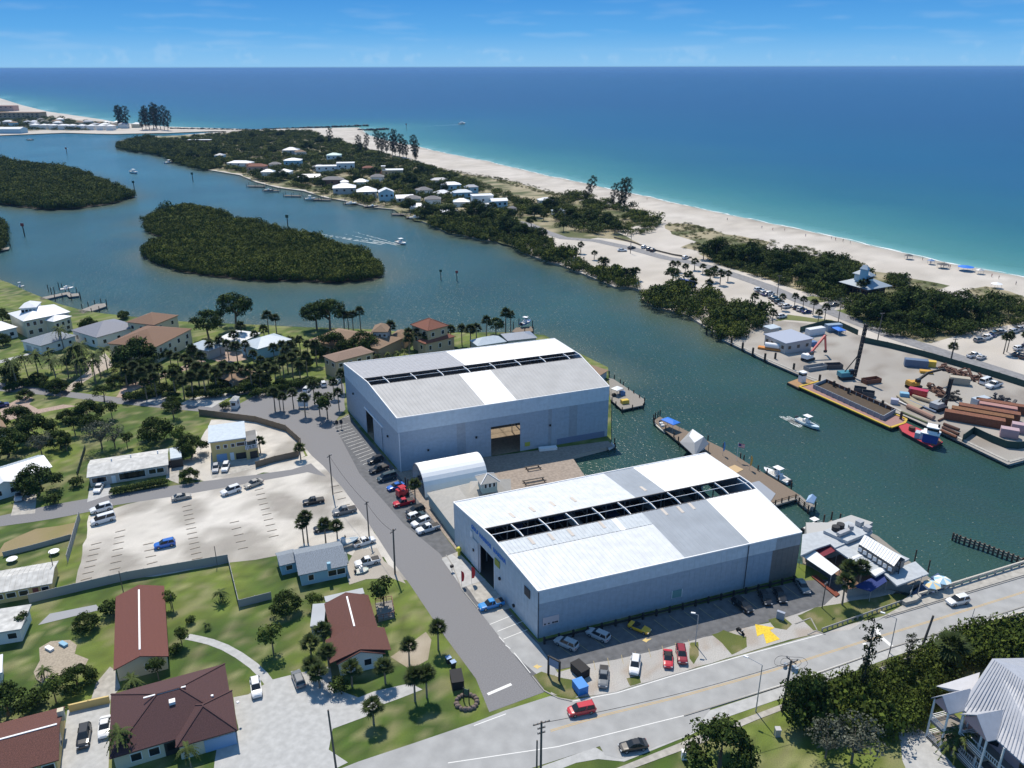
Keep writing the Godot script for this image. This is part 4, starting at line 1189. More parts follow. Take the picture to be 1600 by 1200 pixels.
func house_mats() -> void:
	var sh := noise_tex("shingle", 0.09,0.55,1.1,5,256)
	worn(mat("red_shingle", 0.22,0.08,0.062,0.9), sh, 4.0)
	worn(mat("maroon_shingle", 0.115,0.055,0.056,0.9), sh, 4.0)
	worn(mat("brown_red_shingle", 0.17,0.07,0.055,0.9), sh, 5.0)
	worn(mat("pale_blue_shingle", 0.3,0.35,0.41,0.8), sh, 6.0)
	worn(mat("tan_tile", 0.33,0.19,0.12,0.85), noise_tex("tile", 0.12,0.5,1.0,3,256), 5.0)
	worn(mat("pale_tan_tile", 0.42,0.28,0.18,0.85), tex["tile"], 6.0)
	worn(mat("pink_tan_tile", 0.4,0.27,0.2,0.85), tex["tile"], 6.0)
	worn(mat("coral_tile", 0.36,0.13,0.08,0.85), tex["tile"], 5.0)
	worn(mat("white_metal", 0.74,0.76,0.79,0.5), tex["faint"], 9.0)
	worn(mat("pale_blue_metal", 0.5,0.58,0.65,0.45), tex["stain"], 9.0)
	worn(mat("slate_metal", 0.25,0.29,0.36,0.5), tex["stain"], 9.0)
	worn(mat("dirty_white_roof", 0.66,0.66,0.64,0.7), noise_tex("grime", 0.02,0.74,1.0,5,256), 12.0)
	worn(mat("pink_house_metal", 0.45,0.47,0.52,0.45), tex["stain"], 9.0)
	mat("cream_wall", 0.6,0.54,0.4,0.9)
	mat("yellow_wall", 0.62,0.47,0.2,0.9)
	mat("white_wall", 0.74,0.73,0.7,0.9)
	mat("blue_cottage_wall", 0.3,0.5,0.62,0.9)
	mat("sand_wall", 0.5,0.38,0.24,0.9)
	mat("pink_wall", 0.56,0.36,0.36,0.9)
	mat("tan_wall", 0.42,0.3,0.19,0.9)
	mat("grey_wall", 0.42,0.42,0.41,0.9)
	mat("aqua_wall", 0.35,0.53,0.62,0.9)
	mat("brown_house_wall", 0.18,0.1,0.07,0.9)
	mat("coral_wall", 0.6,0.36,0.28,0.9)
	mat("door_dark", 0.03,0.028,0.027,0.6)
	mat("garage_blue", 0.25,0.38,0.55,0.7)
	mat("pavilion_roof", 0.3,0.36,0.42,0.6)

func houses() -> void:

	var D: Material = M["door_dark"]
	# around the corner
	house("red_roofed_house", "long low cream house with a bright red gable roof and white ridge strip", -68.2,-121.2,8.7,22.3,23.7,2.9, "gable_z", 1.5, M["cream_wall"], M["red_shingle"], {"cap": Vector2(-0.42,0.42), "win": [["s", 1,1.6,1.5,1.2,0.05,0.25], ["e", 5,1.6,1.4,1.2], ["w", 4,1.6,1.2,1.1]], "door": [["e", 0.1,1.0,2.1, M["trim_white"]]]})
	var h := house("maroon_house", "large house with a dark maroon hip roof and a white strip near the ridge", -54.4,-100.5,17.7,14.4,24.1,2.9, "hip", 3.4, M["cream_wall"], M["maroon_shingle"], {"hips": true, "win": [["s", 3,1.6,1.4,1.3,-0.4,0.05], ["e", 2,1.6,1.3,1.2]], "door": [["s", 0.0,3.0,2.4, D]], "chimney": [[0.4,1.8,3.0,0.9]]})
	var e := Shape.new()
	e.beam(Vector3(-3.6,6.42,0.0), Vector3(2.6,6.42,0.0), 0.28,0.1)
	obj("ridge_vent", e, M["trim_white"], h)
	for k in [[6.2,4.6,1.6], [7.0,3.9,3.0], [9.8,3.6,3.6]]:
		tube_on("roof_vent", M["trim_white"], h, Vector3(k[0], 3.4, k[2]), Vector3(k[0], k[1], k[2]), 0.22,0.22,7)
	house("garage_wing", "projecting garage wing with a dark maroon hip roof and pale blue door", -48.3,-98.4,8.9,9.2,23,2.85, "hip", 2.5, M["cream_wall"], M["maroon_shingle"], {"category": "garage", "hips": true, "door": [["s", 0.22,4.6,2.3, M["garage_blue"]], ["e", 0.1,1.0,2.1, D]]})
	house("brown_roofed_house", "yellow walled house with a brown red gable roof at the bottom left corner", -75,-93.2,12.3,11.7,23.3,2.9, "gable_x", 1.7, M["yellow_wall"], M["brown_red_shingle"], {"cap": Vector2(-0.5,0.47), "win": [["s", 5,1.6,1.5,1.2], ["e", 1,1.6,1.3,1.2]], "chimney": [[6.0,-3.0,1.9,0.9, M["cream_wall"]]]})
	h = house("corner_house", "white house with a brown red gable roof among palms at the street corner", -29,-120.3,8.4,17.8,19,2.9, "gable_z", 1.6, M["white_wall"], M["brown_red_shingle"], {"cap": Vector2(-0.42,0.1), "win": [["s", 2,1.7,1.2,1.2,-0.3,0.3], ["e", 3,1.6,1.3,1.2]], "door": [["e", 0.28,1.0,2.1, D]]})
	var step := gable_roof(10.6,6.4,3.22,1.55, false)
	var sn := obj("porch_roof", step, M["brown_red_shingle"], h)
	sn.position = Vector3(0,-0.02,5.3)
	house("lean_to_shed", "grey metal lean-to against the west side of the corner house", -36.4,-124.5,2.5,6.3,8.1,2.2, "flat", 0.3, M["grey_wall"], M["blue_grey_roof"], {"category": "shed", "over": 0.15})
	house("lean_to_shed", "grey metal roof behind the north gable of the corner house", -32.6,-130.3,7.5,1.6,21.8,2.4, "flat", 0.2, M["grey_wall"], M["blue_grey_roof"], {"category": "shed", "over": 0.15})
	deck_with_rail()
	h = house("blue_cottage", "light blue cottage with a pale blue shingle roof beside the sandy car park", -40.2,-142.9,9.9,9.9,21,2.9, "gable_x", 1.9, M["blue_cottage_wall"], M["pale_blue_shingle"], {"win": [["s", 2,1.6,1.6,1.2,0.1,0.5], ["s", 1,1.6,1.0,1.2,-0.45,-0.1], ["e", 2,1.6,1.2,1.2]], "door": [["e", 0.15,1.0,2.1, M["trim_white"]]], "chimney": [[1.2,5.0,1.6,0.7, M["blue_cottage_wall"]]]})
	house("cottage_wing", "small wing with a pale blue roof at the west side of the blue cottage", -47.3,-143.6,3.8,5.3,25.1,2.5, "gable_x", 0.8, M["blue_cottage_wall"], M["pale_blue_shingle"], {"win": [["s", 1,1.5,1.2,1.0]], "over": 0.3})
	house("cottage_wing", "low porch roof at the street side of the blue cottage", -36.1,-142.7,3.3,4.3,20.3,2.7, "gable_x", 0.9, M["blue_cottage_wall"], M["pale_blue_shingle"], {"win": [["s", 1,1.5,1.6,1.1]], "over": 0.3})
	h = house("long_white_house", "long low house with a stained white roof beside the lane", -99.2,-186.5,19,10.3,21.2,2.9, "gable_x", 1.0, mat("pale_pink_wall", 0.58,0.5,0.44,0.9), M["dirty_white_roof"], {"win": [["s", 2,1.6,1.8,1.3,-0.46,-0.3], ["s", 4,1.5,2.2,1.7,-0.1,0.18], ["s", 2,1.6,1.6,1.2,0.25,0.46]], "door": [["s", -0.2,1.0,2.1, M["trim_white"]]], "chimney": [[-4.0,-0.5,1.7,0.3], [7.0,-1.0,1.7,0.3], [0.5,-1.2,1.6,0.25]]})
	house("carport", "pale blue metal carport at the end of the long white house", -89.4,-192.2,2.8,6.6,23,2.6, "flat", 0.15, M["grey_wall"], M["pale_blue_metal"], {"category": "carport", "over": 0.2, "door": [["s", 0.0,3.0,2.2, D]]})
	yellow_house()
	house("blue_white_house", "house with a pale blue metal gable roof at the left edge beside the lane", -127.2,-180.7,17.6,9.9,47.4,3.1, "gable_x", 1.6, M["grey_wall"], M["pale_blue_metal"], {"rib": 0.8, "win": [["s", 4,1.6,1.4,1.2]]})
	house("house_wing", "white roofed wing in front of the pale blue metal roof at the left edge", -126.5,-176.5,7.6,9,42.6,3.1, "gable_z", 1.5, M["white_wall"], M["white_metal"], {"win": [["s", 2,1.6,1.4,1.2]]})
	house("stained_roof_house", "yellow walled house with a stained white metal roof by the car park's wall", -99.2,-136,13.4,8.4,19.8,2.7, "gable_x", 0.9, M["yellow_wall"], M["dirty_white_roof"], {"rib": 0.9, "win": [["s", 4,1.5,1.5,1.0,-0.5,0.2], ["s", 1,1.5,1.2,1.0,0.35,0.48]], "door": [["s", 0.28,1.0,2.1, mat("door_red", 0.2,0.06,0.05,0.7)]]})
	house("flat_white_house", "small house with a flat white roof at the left edge below the stained roof", -93.6,-122.7,6.5,7.3,15.6,2.7, "flat", 0.2, M["white_wall"], M["dirty_white_roof"], {"win": [["s", 2,1.5,1.4,1.1]]})
	house("flat_white_house", "white shed roof at the left edge beside the paved circle", -89,-110.4,3.1,5,29,2.5, "flat", 0.2, M["white_wall"], M["white_metal"], {"category": "shed"})
	house("tan_roofed_house", "house with a worn tan roof at the left edge below the street", -150.5,-209.3,9.3,10.2,39.5,2.9, "hip", 1.5, M["cream_wall"], M["pale_tan_tile"], {"win": [["s", 3,1.6,1.4,1.2]]})
	# shore houses in the north west
	var wm: Material = M["white_metal"]; var ww: Material = M["white_wall"]
	h = house("white_villa", "white three level villa with white hip roofs near the two boat docks", -189.3,-310.4,17.5,16.7,48.2,6.8, "hip", 2.6, M["cream_wall"], wm, {"win": [["s", 7,5.2,1.1,1.5], ["s", 5,2.0,1.4,1.6], ["e", 3,5.0,1.2,1.4]]})
	house("white_villa_tower", "square white roofed lookout level on top of the white villa", -192.3,-310.6,6.3,8.3,16.3,9.8, "hip", 1.6, ww, wm, {"win": [["s", 4,8.6,1.0,1.1]], "category": "house"})
	house("white_villa_wing", "low white roofed wing at the west side of the white villa", -200.8,-300.6,8.9,13.2,54.9,3.9, "hip", 2.2, ww, wm, {"win": [["s", 2,1.8,1.4,1.4]]})
	house("white_villa_wing", "white roofed wing with a covered porch at the east side of the white villa", -183.4,-308.5,8.5,12,67.1,5.4, "hip", 1.6, M["cream_wall"], wm, {"win": [["s", 3,3.6,1.1,1.4], ["s", 2,1.5,1.4,1.4]]})
	house("white_garage", "white garage with a pale blue grey hip roof beside the villa's drive", -173.9,-287.5,12.2,14.2,-29.3,3.5, "hip", 2.0, ww, M["pale_blue_shingle"], {"category": "garage", "door": [["s", -0.2,3.0,2.3, M["grey_wall"]], ["s", 0.2,3.0,2.3, M["grey_wall"]]], "win": [["e", 3,1.8,1.0,1.1]]})
	house("slate_house", "house with a broad lavender grey roof between the white villa and the tiled mansion", -157.1,-297.4,17.2,17.9,-33.4,4.4, "hip", 3.0, ww, worn(mat("lavender_roof", 0.27,0.29,0.36,0.7), tex["shingle"], 6.0), {"win": [["s", 3,2.2,1.4,1.6], ["e", 3,2.2,1.2,1.4]]})
	house("tiled_mansion", "large cream mansion with a mottled brown tile hip roof", -133.2,-282.7,19.7,22.4,-12.8,5.9, "hip", 3.2, M["cream_wall"], M["tan_tile"], {"win": [["s", 4,4.2,1.2,1.5], ["e", 4,4.0,1.3,1.6], ["e", 3,1.6,1.4,1.6]], "door": [["s", -0.28,2.8,2.8, D], ["s", -0.1,2.8,2.8, D], ["s", 0.1,1.6,3.0, D]]})
	house("mansion_wing", "tile roofed wing of the mansion toward the water", -140.3,-301.8,13.3,14,-18.5,6.8, "hip", 2.4, M["cream_wall"], M["tan_tile"], {"win": [["s", 3,5.0,1.2,1.4], ["e", 2,5.0,1.2,1.4]]})
	house("mansion_gable", "small projecting tile roofed entrance tower of the mansion", -134.2,-274.4,4.8,8.8,-0.3,7.8, "hip", 1.4, M["cream_wall"], M["tan_tile"], {"win": [["s", 2,5.8,0.9,1.2]]})
	house("low_white_house", "low house with a pale blue white hip roof east of the mansion's garden", -112,-279.1,11.3,8.5,-26.3,3.3, "hip", 1.8, M["grey_wall"], M["pale_blue_metal"], {"win": [["s", 3,1.7,1.4,1.2]]})
	house("long_white_roof_house", "house with a long bright white metal roof behind the palms", -103.1,-289.2,11.6,11.8,-19.2,3.7, "hip", 1.5, ww, wm, {"win": [["s", 3,1.7,1.4,1.2]]})
	house("pale_blue_roof_house", "house with a pale blue metal roof near the channel shore and the tan tiled roofs", -90.4,-280.9,11.3,14.8,-39.8,4.4, "hip", 2.0, M["blue_cottage_wall"], M["pale_blue_metal"], {"win": [["s", 3,2.2,1.4,1.3]]})
	house("brown_cottage", "low cottage with a brown tan roof behind the street's hedge", -90.9,-249.8,9.2,10.5,-34.6,2.9, "hip", 1.2, M["tan_wall"], M["pale_tan_tile"], {"win": [["s", 2,1.6,1.3,1.1]]})
	house("tan_tiled_house", "west part of the sprawling tan tile roofed shore house", -64.8,-287,15,17.3,-29.5,3.9, "hip", 2.4, M["tan_wall"], M["pale_tan_tile"], {"win": [["s", 4,2.0,1.4,1.4]]})
	house("tan_tiled_house", "middle part of the sprawling tan tile roofed shore house", -51.9,-282.4,18.1,14.6,-28.8,4.3, "hip", 2.4, M["tan_wall"], M["pale_tan_tile"], {"win": [["s", 4,2.2,1.4,1.4]]})
	house("tan_tiled_tower", "small square tower with a tan pyramid roof on the shore house", -48.4,-284.9,6.1,8.6,-0.4,7.9, "hip", 1.8, M["grey_wall"], M["pale_tan_tile"], {"win": [["s", 3,6.6,0.9,0.9]]})
	house("tan_tiled_wing", "low tan tiled wing between the square tower and the red tiled house", -42,-289.9,6.6,9.7,-13.7,3.9, "hip", 1.6, M["tan_wall"], M["pale_tan_tile"], {"win": [["s", 2,2.0,1.2,1.2]]})
	house("tan_apartment_house", "two storey tan block with a pinkish tile roof behind the far shed's west corner", -56.1,-260.8,15.4,8.5,42.1,6.4, "hip", 1.2, M["sand_wall"], M["pink_tan_tile"], {"win": [["s", 4,4.8,1.3,1.2], ["w", 2,4.8,1.2,1.2]]})
	house("red_tiled_house", "tall tan house with an orange red tile pyramid roof at the channel shore", -30.4,-284.6,10.6,9.9,-47.5,9.3, "hip", 2.6, M["sand_wall"], M["coral_tile"], {"hips": true, "win": [["s", 2,7.6,1.3,1.6], ["e", 2,7.4,1.2,1.4], ["s", 2,4.4,1.3,1.6]]})
	house("red_tiled_wing", "lower wing with an orange red tile roof before the tall red tiled house", -28,-282.2,5.8,13.8,-49.8,4.9, "hip", 1.4, M["sand_wall"], M["coral_tile"], {"win": [["e", 3,3.0,1.0,1.6], ["s", 1,3.0,1.2,1.5]]})
	house("grey_shore_house", "house with a pale grey metal roof at the shore behind the far shed", -8.8,-282.1,11.8,7.5,25.4,3.9, "hip", 1.8, M["grey_wall"], M["pale_blue_metal"], {"win": [["s", 3,2.0,1.4,1.2]]})
	house("dark_shore_house", "house with a dark grey roof next to the boat dock behind the far shed", 2.6,-288,11.8,8.8,18.3,3.9, "hip", 1.4, M["grey_wall"], M["slate_metal"], {"win": [["s", 3,2.0,1.4,1.2]]})
	house("gatehouse", "tiny white gatehouse with dark windows beside the marina entrance", -85.7,-229.6,2.2,3.6,-0.3,2.7, "hip", 0.8, ww, M["dirty_white_roof"], {"category": "kiosk", "over": 0.2, "win": [["s", 1,1.7,1.2,1.0], ["e", 1,1.7,1.0,1.0]]})
	pink_house()
	restaurant()

func deck_with_rail() -> void:
	var s := Shape.new()
	var p := pts([-26.8,-130.7,-23.7,-131.7,-22.5,-126.8,-25.5,-125.6])
	s.prism(p, 0.0,0.55)
	var o := thing("timber_deck", "small raised timber deck with a reddish railing beside the corner house", "deck")
	obj("deck_boards", s, M["grey_deck"], o)
	for k in [[1,2], [2,3], [0,1]]:
		var a := p[k[0]]; var b := p[k[1]]
		var r := Shape.new()
		r.beam(v3(a, 1.5), v3(b, 1.5), 0.1,0.1)
		r.beam(v3(a, 1.05), v3(b, 1.05), 0.06,0.06)
		obj("railing", r, mat("red_rail", 0.25,0.12,0.09,0.8), o)
		for i in 4:
			box_on("post", M["red_rail"], o, v3(a.lerp(b, i / 3.0), 0.9), Vector3(0.1,1.2,0.1))

func yellow_house() -> void:
	var y: Material = M["yellow_wall"]
	var o := house("yellow_house", "two storey yellow house with a flat pale blue roof and a terrace", -77.3,-198.1,9.5,11,19.1,6.0, "flat", 0.15, y, M["pale_blue_metal"], {"win": [["s", 3,4.3,0.8,0.9,-0.4,0.25], ["s", 1,4.4,2.0,0.9,0.25,0.5], ["e", 2,4.3,1.0,1.0]], "door": [["s", -0.22,2.6,2.2, M["garage_blue"]], ["s", 0.08,1.0,2.2, M["trim_white"]], ["s", 0.34,2.6,1.8, M["door_dark"]]]})
	house("yellow_house_terrace", "ground level yellow wing carrying a terrace with white railing", -71.6,-198,3.3,8.1,27.5,2.9, "flat", 0.05, y, M["concrete"], {"over": 0.1, "category": "house wing", "door": [["s", 0.1,2.0,2.1, M["door_dark"]]]})
	var r := thing("terrace_railing", "white railing round the yellow house's terrace", "railing")
	var p := pts([-71,-193.2,-68.1,-194.7,-70.8,-202.4])
	for i in 2:
		var s := Shape.new()
		s.beam(v3(p[i], 4.3), v3(p[i + 1], 4.3), 0.1,0.1)
		s.beam(v3(p[i], 3.8), v3(p[i + 1], 3.8), 0.05,0.05)
		obj("rail", s, M["trim_white"], r)
		for k in 5:
			box_on("post", M["trim_white"], r, v3(p[i].lerp(p[i + 1], k / 4.0), 3.8), Vector3(0.1,1.1,0.1))
	var pg := thing("pergola", "dark slatted sun roof over the yellow house's terrace", "pergola")
	var q2 := pts([-70.7,-193.5,-68.5,-194.7,-70.6,-200.8,-72.7,-199.6])
	for i in 9:
		beam_on("slat", mat("slat_grey", 0.2,0.2,0.2,0.8), pg, v3(q2[0].lerp(q2[1], i / 8.0), 5.6), v3(q2[3].lerp(q2[2], i / 8.0), 5.6), 0.35,0.08)
	for c in q2:
		box_on("post", M["trim_white"], pg, v3(c, 4.3), Vector3(0.14,2.6,0.14))

func pink_house() -> void:
	# pale metal roofed inn with pink walls and white verandas, bottom right
	var o := thing("pink_house", "pink walled two storey inn with a big pale ribbed metal roof and white verandas", "house")
	var m: Material = M["pink_house_metal"]
	var e := 7.6; var top := 14.0
	# outline in plan: near-left corner at the porch towers, roof rising to a ridge running away to the right
	var a := Vector2(67.9,-95.6); var b := Vector2(73.4,-77.3); var c := Vector2(88.3,-94.4); var d := Vector2(75,-102.9)
	var apex := Vector2(74,-99.9); var far := Vector2(79,-87.9)
	var s := Shape.new()
	var A := v3(a, e); var B := v3(b, e); var R0 := v3(apex, top - 1.0); var R1 := v3(far, top - 1.0)
	s.quad(A, B, R1, R0)
	var dn := Vector3(0,-0.2,0)
	s.quad(R0 + dn, R1 + dn, B + dn, A + dn)
	for i in range(1,34):
		var f := i / 34.0
		s.beam(A.lerp(B, f) + Vector3(0,0.05,0), R0.lerp(R1, f) + Vector3(0,0.05,0), 0.1,0.08)
	obj("roof", s, m, o)
	# hidden side of the roof
	var s2 := Shape.new()
	var C := v3(c + Vector2(6,-4), e); var Dd := v3(Vector2(84.9,-106.4), e)
	s2.quad(C, Dd, R0, R1)
	obj("roof", s2, m, o)
	var s3 := Shape.new()
	s3.tri(A, R0, Dd); s3.tri(Dd, R0, A)
	prism_on("wall", M["pink_wall"], o, PackedVector2Array([a + Vector2(2.2,-1.4), b + Vector2(1.6,-2.4), c, Vector2(84.5,-105.6)]), 0.0, e - 0.2)
	obj("gable", s3, M["pink_wall"], o)
	# side roof to the left of the apex
	var l := Shape.new()
	l.quad(v3(Vector2(66.7,-100.4), 7.2), v3(Vector2(68.1,-99.3), 7.2), v3(Vector2(70.9,-97.3), 8.6), v3(Vector2(72.8,-100.1), 10.2))
	obj("side_roof", l, m, o)
	# two gabled porch towers
	porch(o, 67.4,-96.5,3.6,5.2,-73.5,7.6,2.0, m)
	porch(o, 70.9,-92.2,5.4,6.6,-77.3,7.6,2.4, m)
	# veranda along the front: two floors of white railings between posts
	var va := Vector2(68.1,-94.8); var vb := Vector2(72.4,-80.9)
	for y in [3.4,0.4]:
		var dk := Shape.new()
		var n := (vb - va).normalized().orthogonal()
		if n.x > 0: n = -n
		dk.prism(PackedVector2Array([va, vb, vb - n * 2.4, va - n * 2.4]), y - 0.2, y)
		obj("veranda_floor", dk, M["grey_deck"], o)
		for h in [1.0,0.15]:
			beam_on("veranda_rail", M["trim_white"], o, v3(va, y + h), v3(vb, y + h), 0.1,0.08)
		for i in 40:
			box_on("baluster", M["trim_white"], o, v3(va.lerp(vb, i / 39.0), y + 0.55), Vector3(0.07,0.9,0.07))
	for i in 5:
		box_on("veranda_post", M["trim_white"], o, v3(va.lerp(vb, i / 4.0), 3.7), Vector3(0.22,7.4,0.22))
	for k in [[0.3,1.6], [0.6,1.6], [0.3,5.0], [0.6,5.0]]:
		var q := Shape.new()
		var pp := (a + Vector2(2.1,-1.3)).lerp(b + Vector2(1.5,-2.3), k[0])
		q.box(v3(pp, k[1]) + Vector3(-0.1,0,0.1), Vector3(1.4,1.4,0.5), deg_to_rad(-40))
		obj("window", q, M["glass"], o)
	for k in [Vector2(74,-98.1), Vector2(74.4,-93.6)]:
		tube_on("roof_vent", M["trim_white"], o, v3(k, 10.0), v3(k, 11.6), 0.2,0.2,6)

func porch(parent: Node3D, x: float, z: float, w: float, d: float, yaw: float, e: float, rise: float, m: Material) -> void:
	var s := gable_roof(w, d, e, rise, false, 0.0)
	var o := obj("porch_roof", s, m, parent)
	o.position = Vector3(x, 0, z)
	o.rotation.y = deg_to_rad(yaw)
	var g := Shape.new()
	g.tri(Vector3(-w / 2 + 0.3, e - 0.4, d / 2 - 0.3), Vector3(w / 2 - 0.3, e - 0.4, d / 2 - 0.3), Vector3(0, e + rise - 0.25, d / 2 - 0.3))
	obj("porch_gable", g, M["pink_wall"], o)
	for sx in [-1.0,1.0]:
		for sz in [-1.0,1.0]:
			box_on("porch_post", M["trim_white"], o, Vector3(sx * (w / 2 - 0.4), e / 2, sz * (d / 2 - 0.4)), Vector3(0.22, e, 0.22))
	for y in [3.5,0.3]:
		box_on("porch_floor", M["grey_deck"], o, Vector3(0, y - 0.1,0), Vector3(w - 0.6,0.2, d - 0.6))
		for h in [1.0,0.6,0.25]:
			var r := Shape.new()
			r.box(Vector3(0, y + h, d / 2 - 0.4), Vector3(w - 0.8,0.09,0.09))
			r.box(Vector3(-w / 2 + 0.4, y + h, 0), Vector3(0.09,0.09, d - 0.8))
			obj("porch_rail", r, M["trim_white"], o)

func slab_roof(o: Node3D, called: String, poly: PackedVector2Array, y: float, m: Material, thick := 0.35) -> Node3D:
	var s := Shape.new()
	s.prism(poly, y - thick, y)
	return obj(called, s, m, o)

func restaurant() -> void:
	var o := thing("restaurant", "waterside restaurant under a cluster of flat grey roofs beside the bridge", "restaurant")
	var g := worn(mat("pale_grey_roof", 0.46,0.5,0.54,0.7), tex["stain"], 9.0)
	prism_on("deck_floor", M["grey_deck"], o, pts([63.8,-152.2,70,-155.3,78.1,-160.7,82,-155.3,84.7,-144.8,86,-139,77.1,-134.7,73.6,-137.5,65.7,-139.1,61.7,-144.8]), -0.75,0.05)
	prism_on("wall", M["grey_wall"], o, pts([65.4,-155.3,70.3,-155.3,76.7,-158.5,80.3,-155.3,72.7,-149.2,68.5,-146.7,62.4,-145.8]), 0.05,3.6)
	slab_roof(o, "back_roof", pts([62.7,-149.8,68.1,-151.3,71.5,-146.7,67.7,-144.5,67.3,-146,63.2,-144,59.6,-141.7]), 4.0, g)
	slab_roof(o, "upper_roof", pts([67.3,-150.2,74.2,-154.1,77.8,-149.9,70.8,-145.9]), 4.7, g, 0.7)
	slab_roof(o, "main_roof", pts([67.8,-144.7,75.1,-149.2,81.8,-140.9,72.2,-134.7]), 3.7, g)
	slab_roof(o, "water_roof", pts([74.5,-136.2,82.8,-140.4,83.5,-136.1,75.3,-132.1]), 3.4, g)
	for k in [pts([69,-140.9,73.2,-143.2,73.5,-142.5,69.4,-140.2]), pts([70.6,-139.1,74.6,-141.4,74.8,-140.7,70.9,-138.2]), pts([71.7,-136.4,76,-138.6,76.4,-137.7,72.1,-134.8])]:
		var s := Shape.new()
		s.prism(k, 3.71,3.78)
		obj("skylight_strip", s, M["white_metal"], o)
	# long white gabled roof
	var p := [Vector2(72.1,-143.5), Vector2(75.8,-135.4), Vector2(79.3,-138.1), Vector2(75.2,-146.4)]
	var q := Shape.new()
	var m0 := v3((p[0] + p[3]) / 2,6.9); var m1 := v3((p[1] + p[2]) / 2,6.9)
	q.quad(v3(p[0], 5.6), v3(p[1], 5.6), m1, m0); q.quad(v3(p[2], 5.6), v3(p[3], 5.6), m0, m1)
	for i in range(1,14):
		q.beam(v3(p[0].lerp(p[1], i / 14.0), 5.63), m0.lerp(m1, i / 14.0) + Vector3(0,0.03,0), 0.1,0.1)
	obj("gabled_roof", q, M["white_roof"], o)
	prism_on("gabled_wall", mat("clerestory", 0.1,0.11,0.12,0.5), o, PackedVector2Array(p), 3.7,5.4)
	for i in 7:
		box_on("window_frame", M["trim_white"], o, v3(p[0].lerp(p[1], (i + 0.5) / 7.0), 4.6) + Vector3(-0.05,0,0.05), Vector3(0.9,0.9,0.12), deg_to_rad(-42))
	for k in pts([78.5,-137.1,82.1,-139,86.2,-141,85.2,-144.8,75.3,-140.2,70.9,-150.2]):
		tube_on("roof_post", M["pile"], o, v3(k, -0.5), v3(k, 3.3), 0.14,0.14,6)
	# plant on the roof
	for k in [[Vector2(69.9,-150.3), "round"], [Vector2(71.3,-151.3), "round"]]:
		var e := Shape.new()
		e.tube(v3(k[0], 4.7), v3(k[0], 5.7), 0.85,0.85,10)
		tag(obj("roof_fan", e, M["dark"], self), "dark round exhaust fan on the restaurant's upper roof, %s" % ("outer of two" if k[0].x > 60.0 and k[1] == "round" and k[0] == Vector2(71.3,-151.3) else "inner of two"), "fan")
	for a in [[Vector2(69.4,-147.6), Vector2(72.8,-149.6)]]:
		var e := Shape.new()
		e.beam(v3(a[0], 5.3), v3(a[1], 5.3), 0.9,0.7)
		e.beam(v3(a[1], 5.3), v3(a[1], 6.3), 0.9,0.9)
		tag(obj("roof_duct", e, M["steel"], self), "long metal air duct on the restaurant's upper roof", "duct")
	for a in [Vector2(75.8,-152.2), Vector2(76.7,-150.1)]:
		var e := Shape.new()
		e.box(v3(a, 5.3), Vector3(1.3,1.1,1.3), 0.6)
		tag(obj("roof_unit", e, M["steel"], self), "grey air conditioning unit at the water edge of the restaurant roof", "air conditioner", "air conditioners on the restaurant roof")
	# awnings and canopies
	awning("maroon awning over the restaurant courtyard", pts([63.6,-145.3,64.7,-142.7,68.4,-144.6,67.7,-147.3]), 3.0,3.5, mat("maroon_cloth", 0.16,0.015,0.03,0.85))
	awning("long white awning over the restaurant's entrance side", pts([60.3,-143.4,64,-136.1,66.2,-137.6,63.4,-145]), 3.0,3.4, M["white_metal"])
	awning("blue fabric canopy behind the restaurant's grey wall", pts([67.3,-133.3,70.2,-131.6,74.3,-134.1,74.7,-137]), 2.4,3.0, mat("blue_cloth", 0.01,0.03,0.16,0.8))
	# walls round the courtyard
	fence("restaurant_fence", "dark grey board fence along the restaurant's entrance side", pts([62.4,-145.3,64.7,-140,66.8,-134.7]), 2.1, mat("fence_dark", 0.12,0.125,0.135,0.85), 2.4)
	fence("courtyard_wall", "curving grey panel wall between the restaurant and the grass", pts([66.3,-132.9,70.1,-133.9,75,-136,77.7,-135.1,79.7,-134.1,78.2,-132]), 1.9, M["fence_grey"], 2.4)
	var bed := Shape.new()
	bed.prism(pts([61.7,-139.8,62.7,-140.2,65.2,-133.7,64.1,-132.9]), 0.05,0.3)
	tag(obj("flower_bed", bed, worn(mat("red_bed", 0.3,0.08,0.045,0.9), tex["speck"], 1.5)), "narrow red brick flower bed along the restaurant's fence", "flower bed")
	var fl := Shape.new()
	fl.prism(pts([62.8,-145.3,66.1,-140.2,67.1,-135.4,72.7,-136.9,75.4,-139.7,70.8,-149.2]), 0.052,0.09)
	tag(obj("courtyard_floor", fl, mat("courtyard_brown", 0.2,0.12,0.08,0.9)), "brown courtyard paving between the restaurant's roofs", "paving")
	# tall sign frame
	var sf := thing("tall_sign", "tall dark metal sign frame standing before the restaurant's roofs", "sign")
	var a := Vector2(76.3,-137.5); var b := Vector2(77.3,-136)
	for e in [a, b]:
		tube_on("post", M["dark"], sf, v3(e, 0), v3(e, 6.4), 0.1,0.1,6)
	for y in [6.2,5.0,3.8,2.6]:
		beam_on("crossbar", M["dark"], sf, v3(a, y), v3(b, y), 0.1,0.14)
	beam_on("sign_board", M["steel"], sf, v3(a, 5.6), v3(b, 5.6), 0.06,0.9)
	# floating terrace with two parasols
	var ft := Shape.new()
	ft.prism(pts([80.1,-134.7,84.9,-139,88.8,-141.7,89.3,-137.5,85.9,-134.7,80.9,-132.4]), -0.8,-0.3)
	tag(obj("floating_terrace", ft, mat("terrace_blue", 0.06,0.1,0.2,0.8)), "blue floating terrace carrying two parasols beside the bridge", "floating dock")
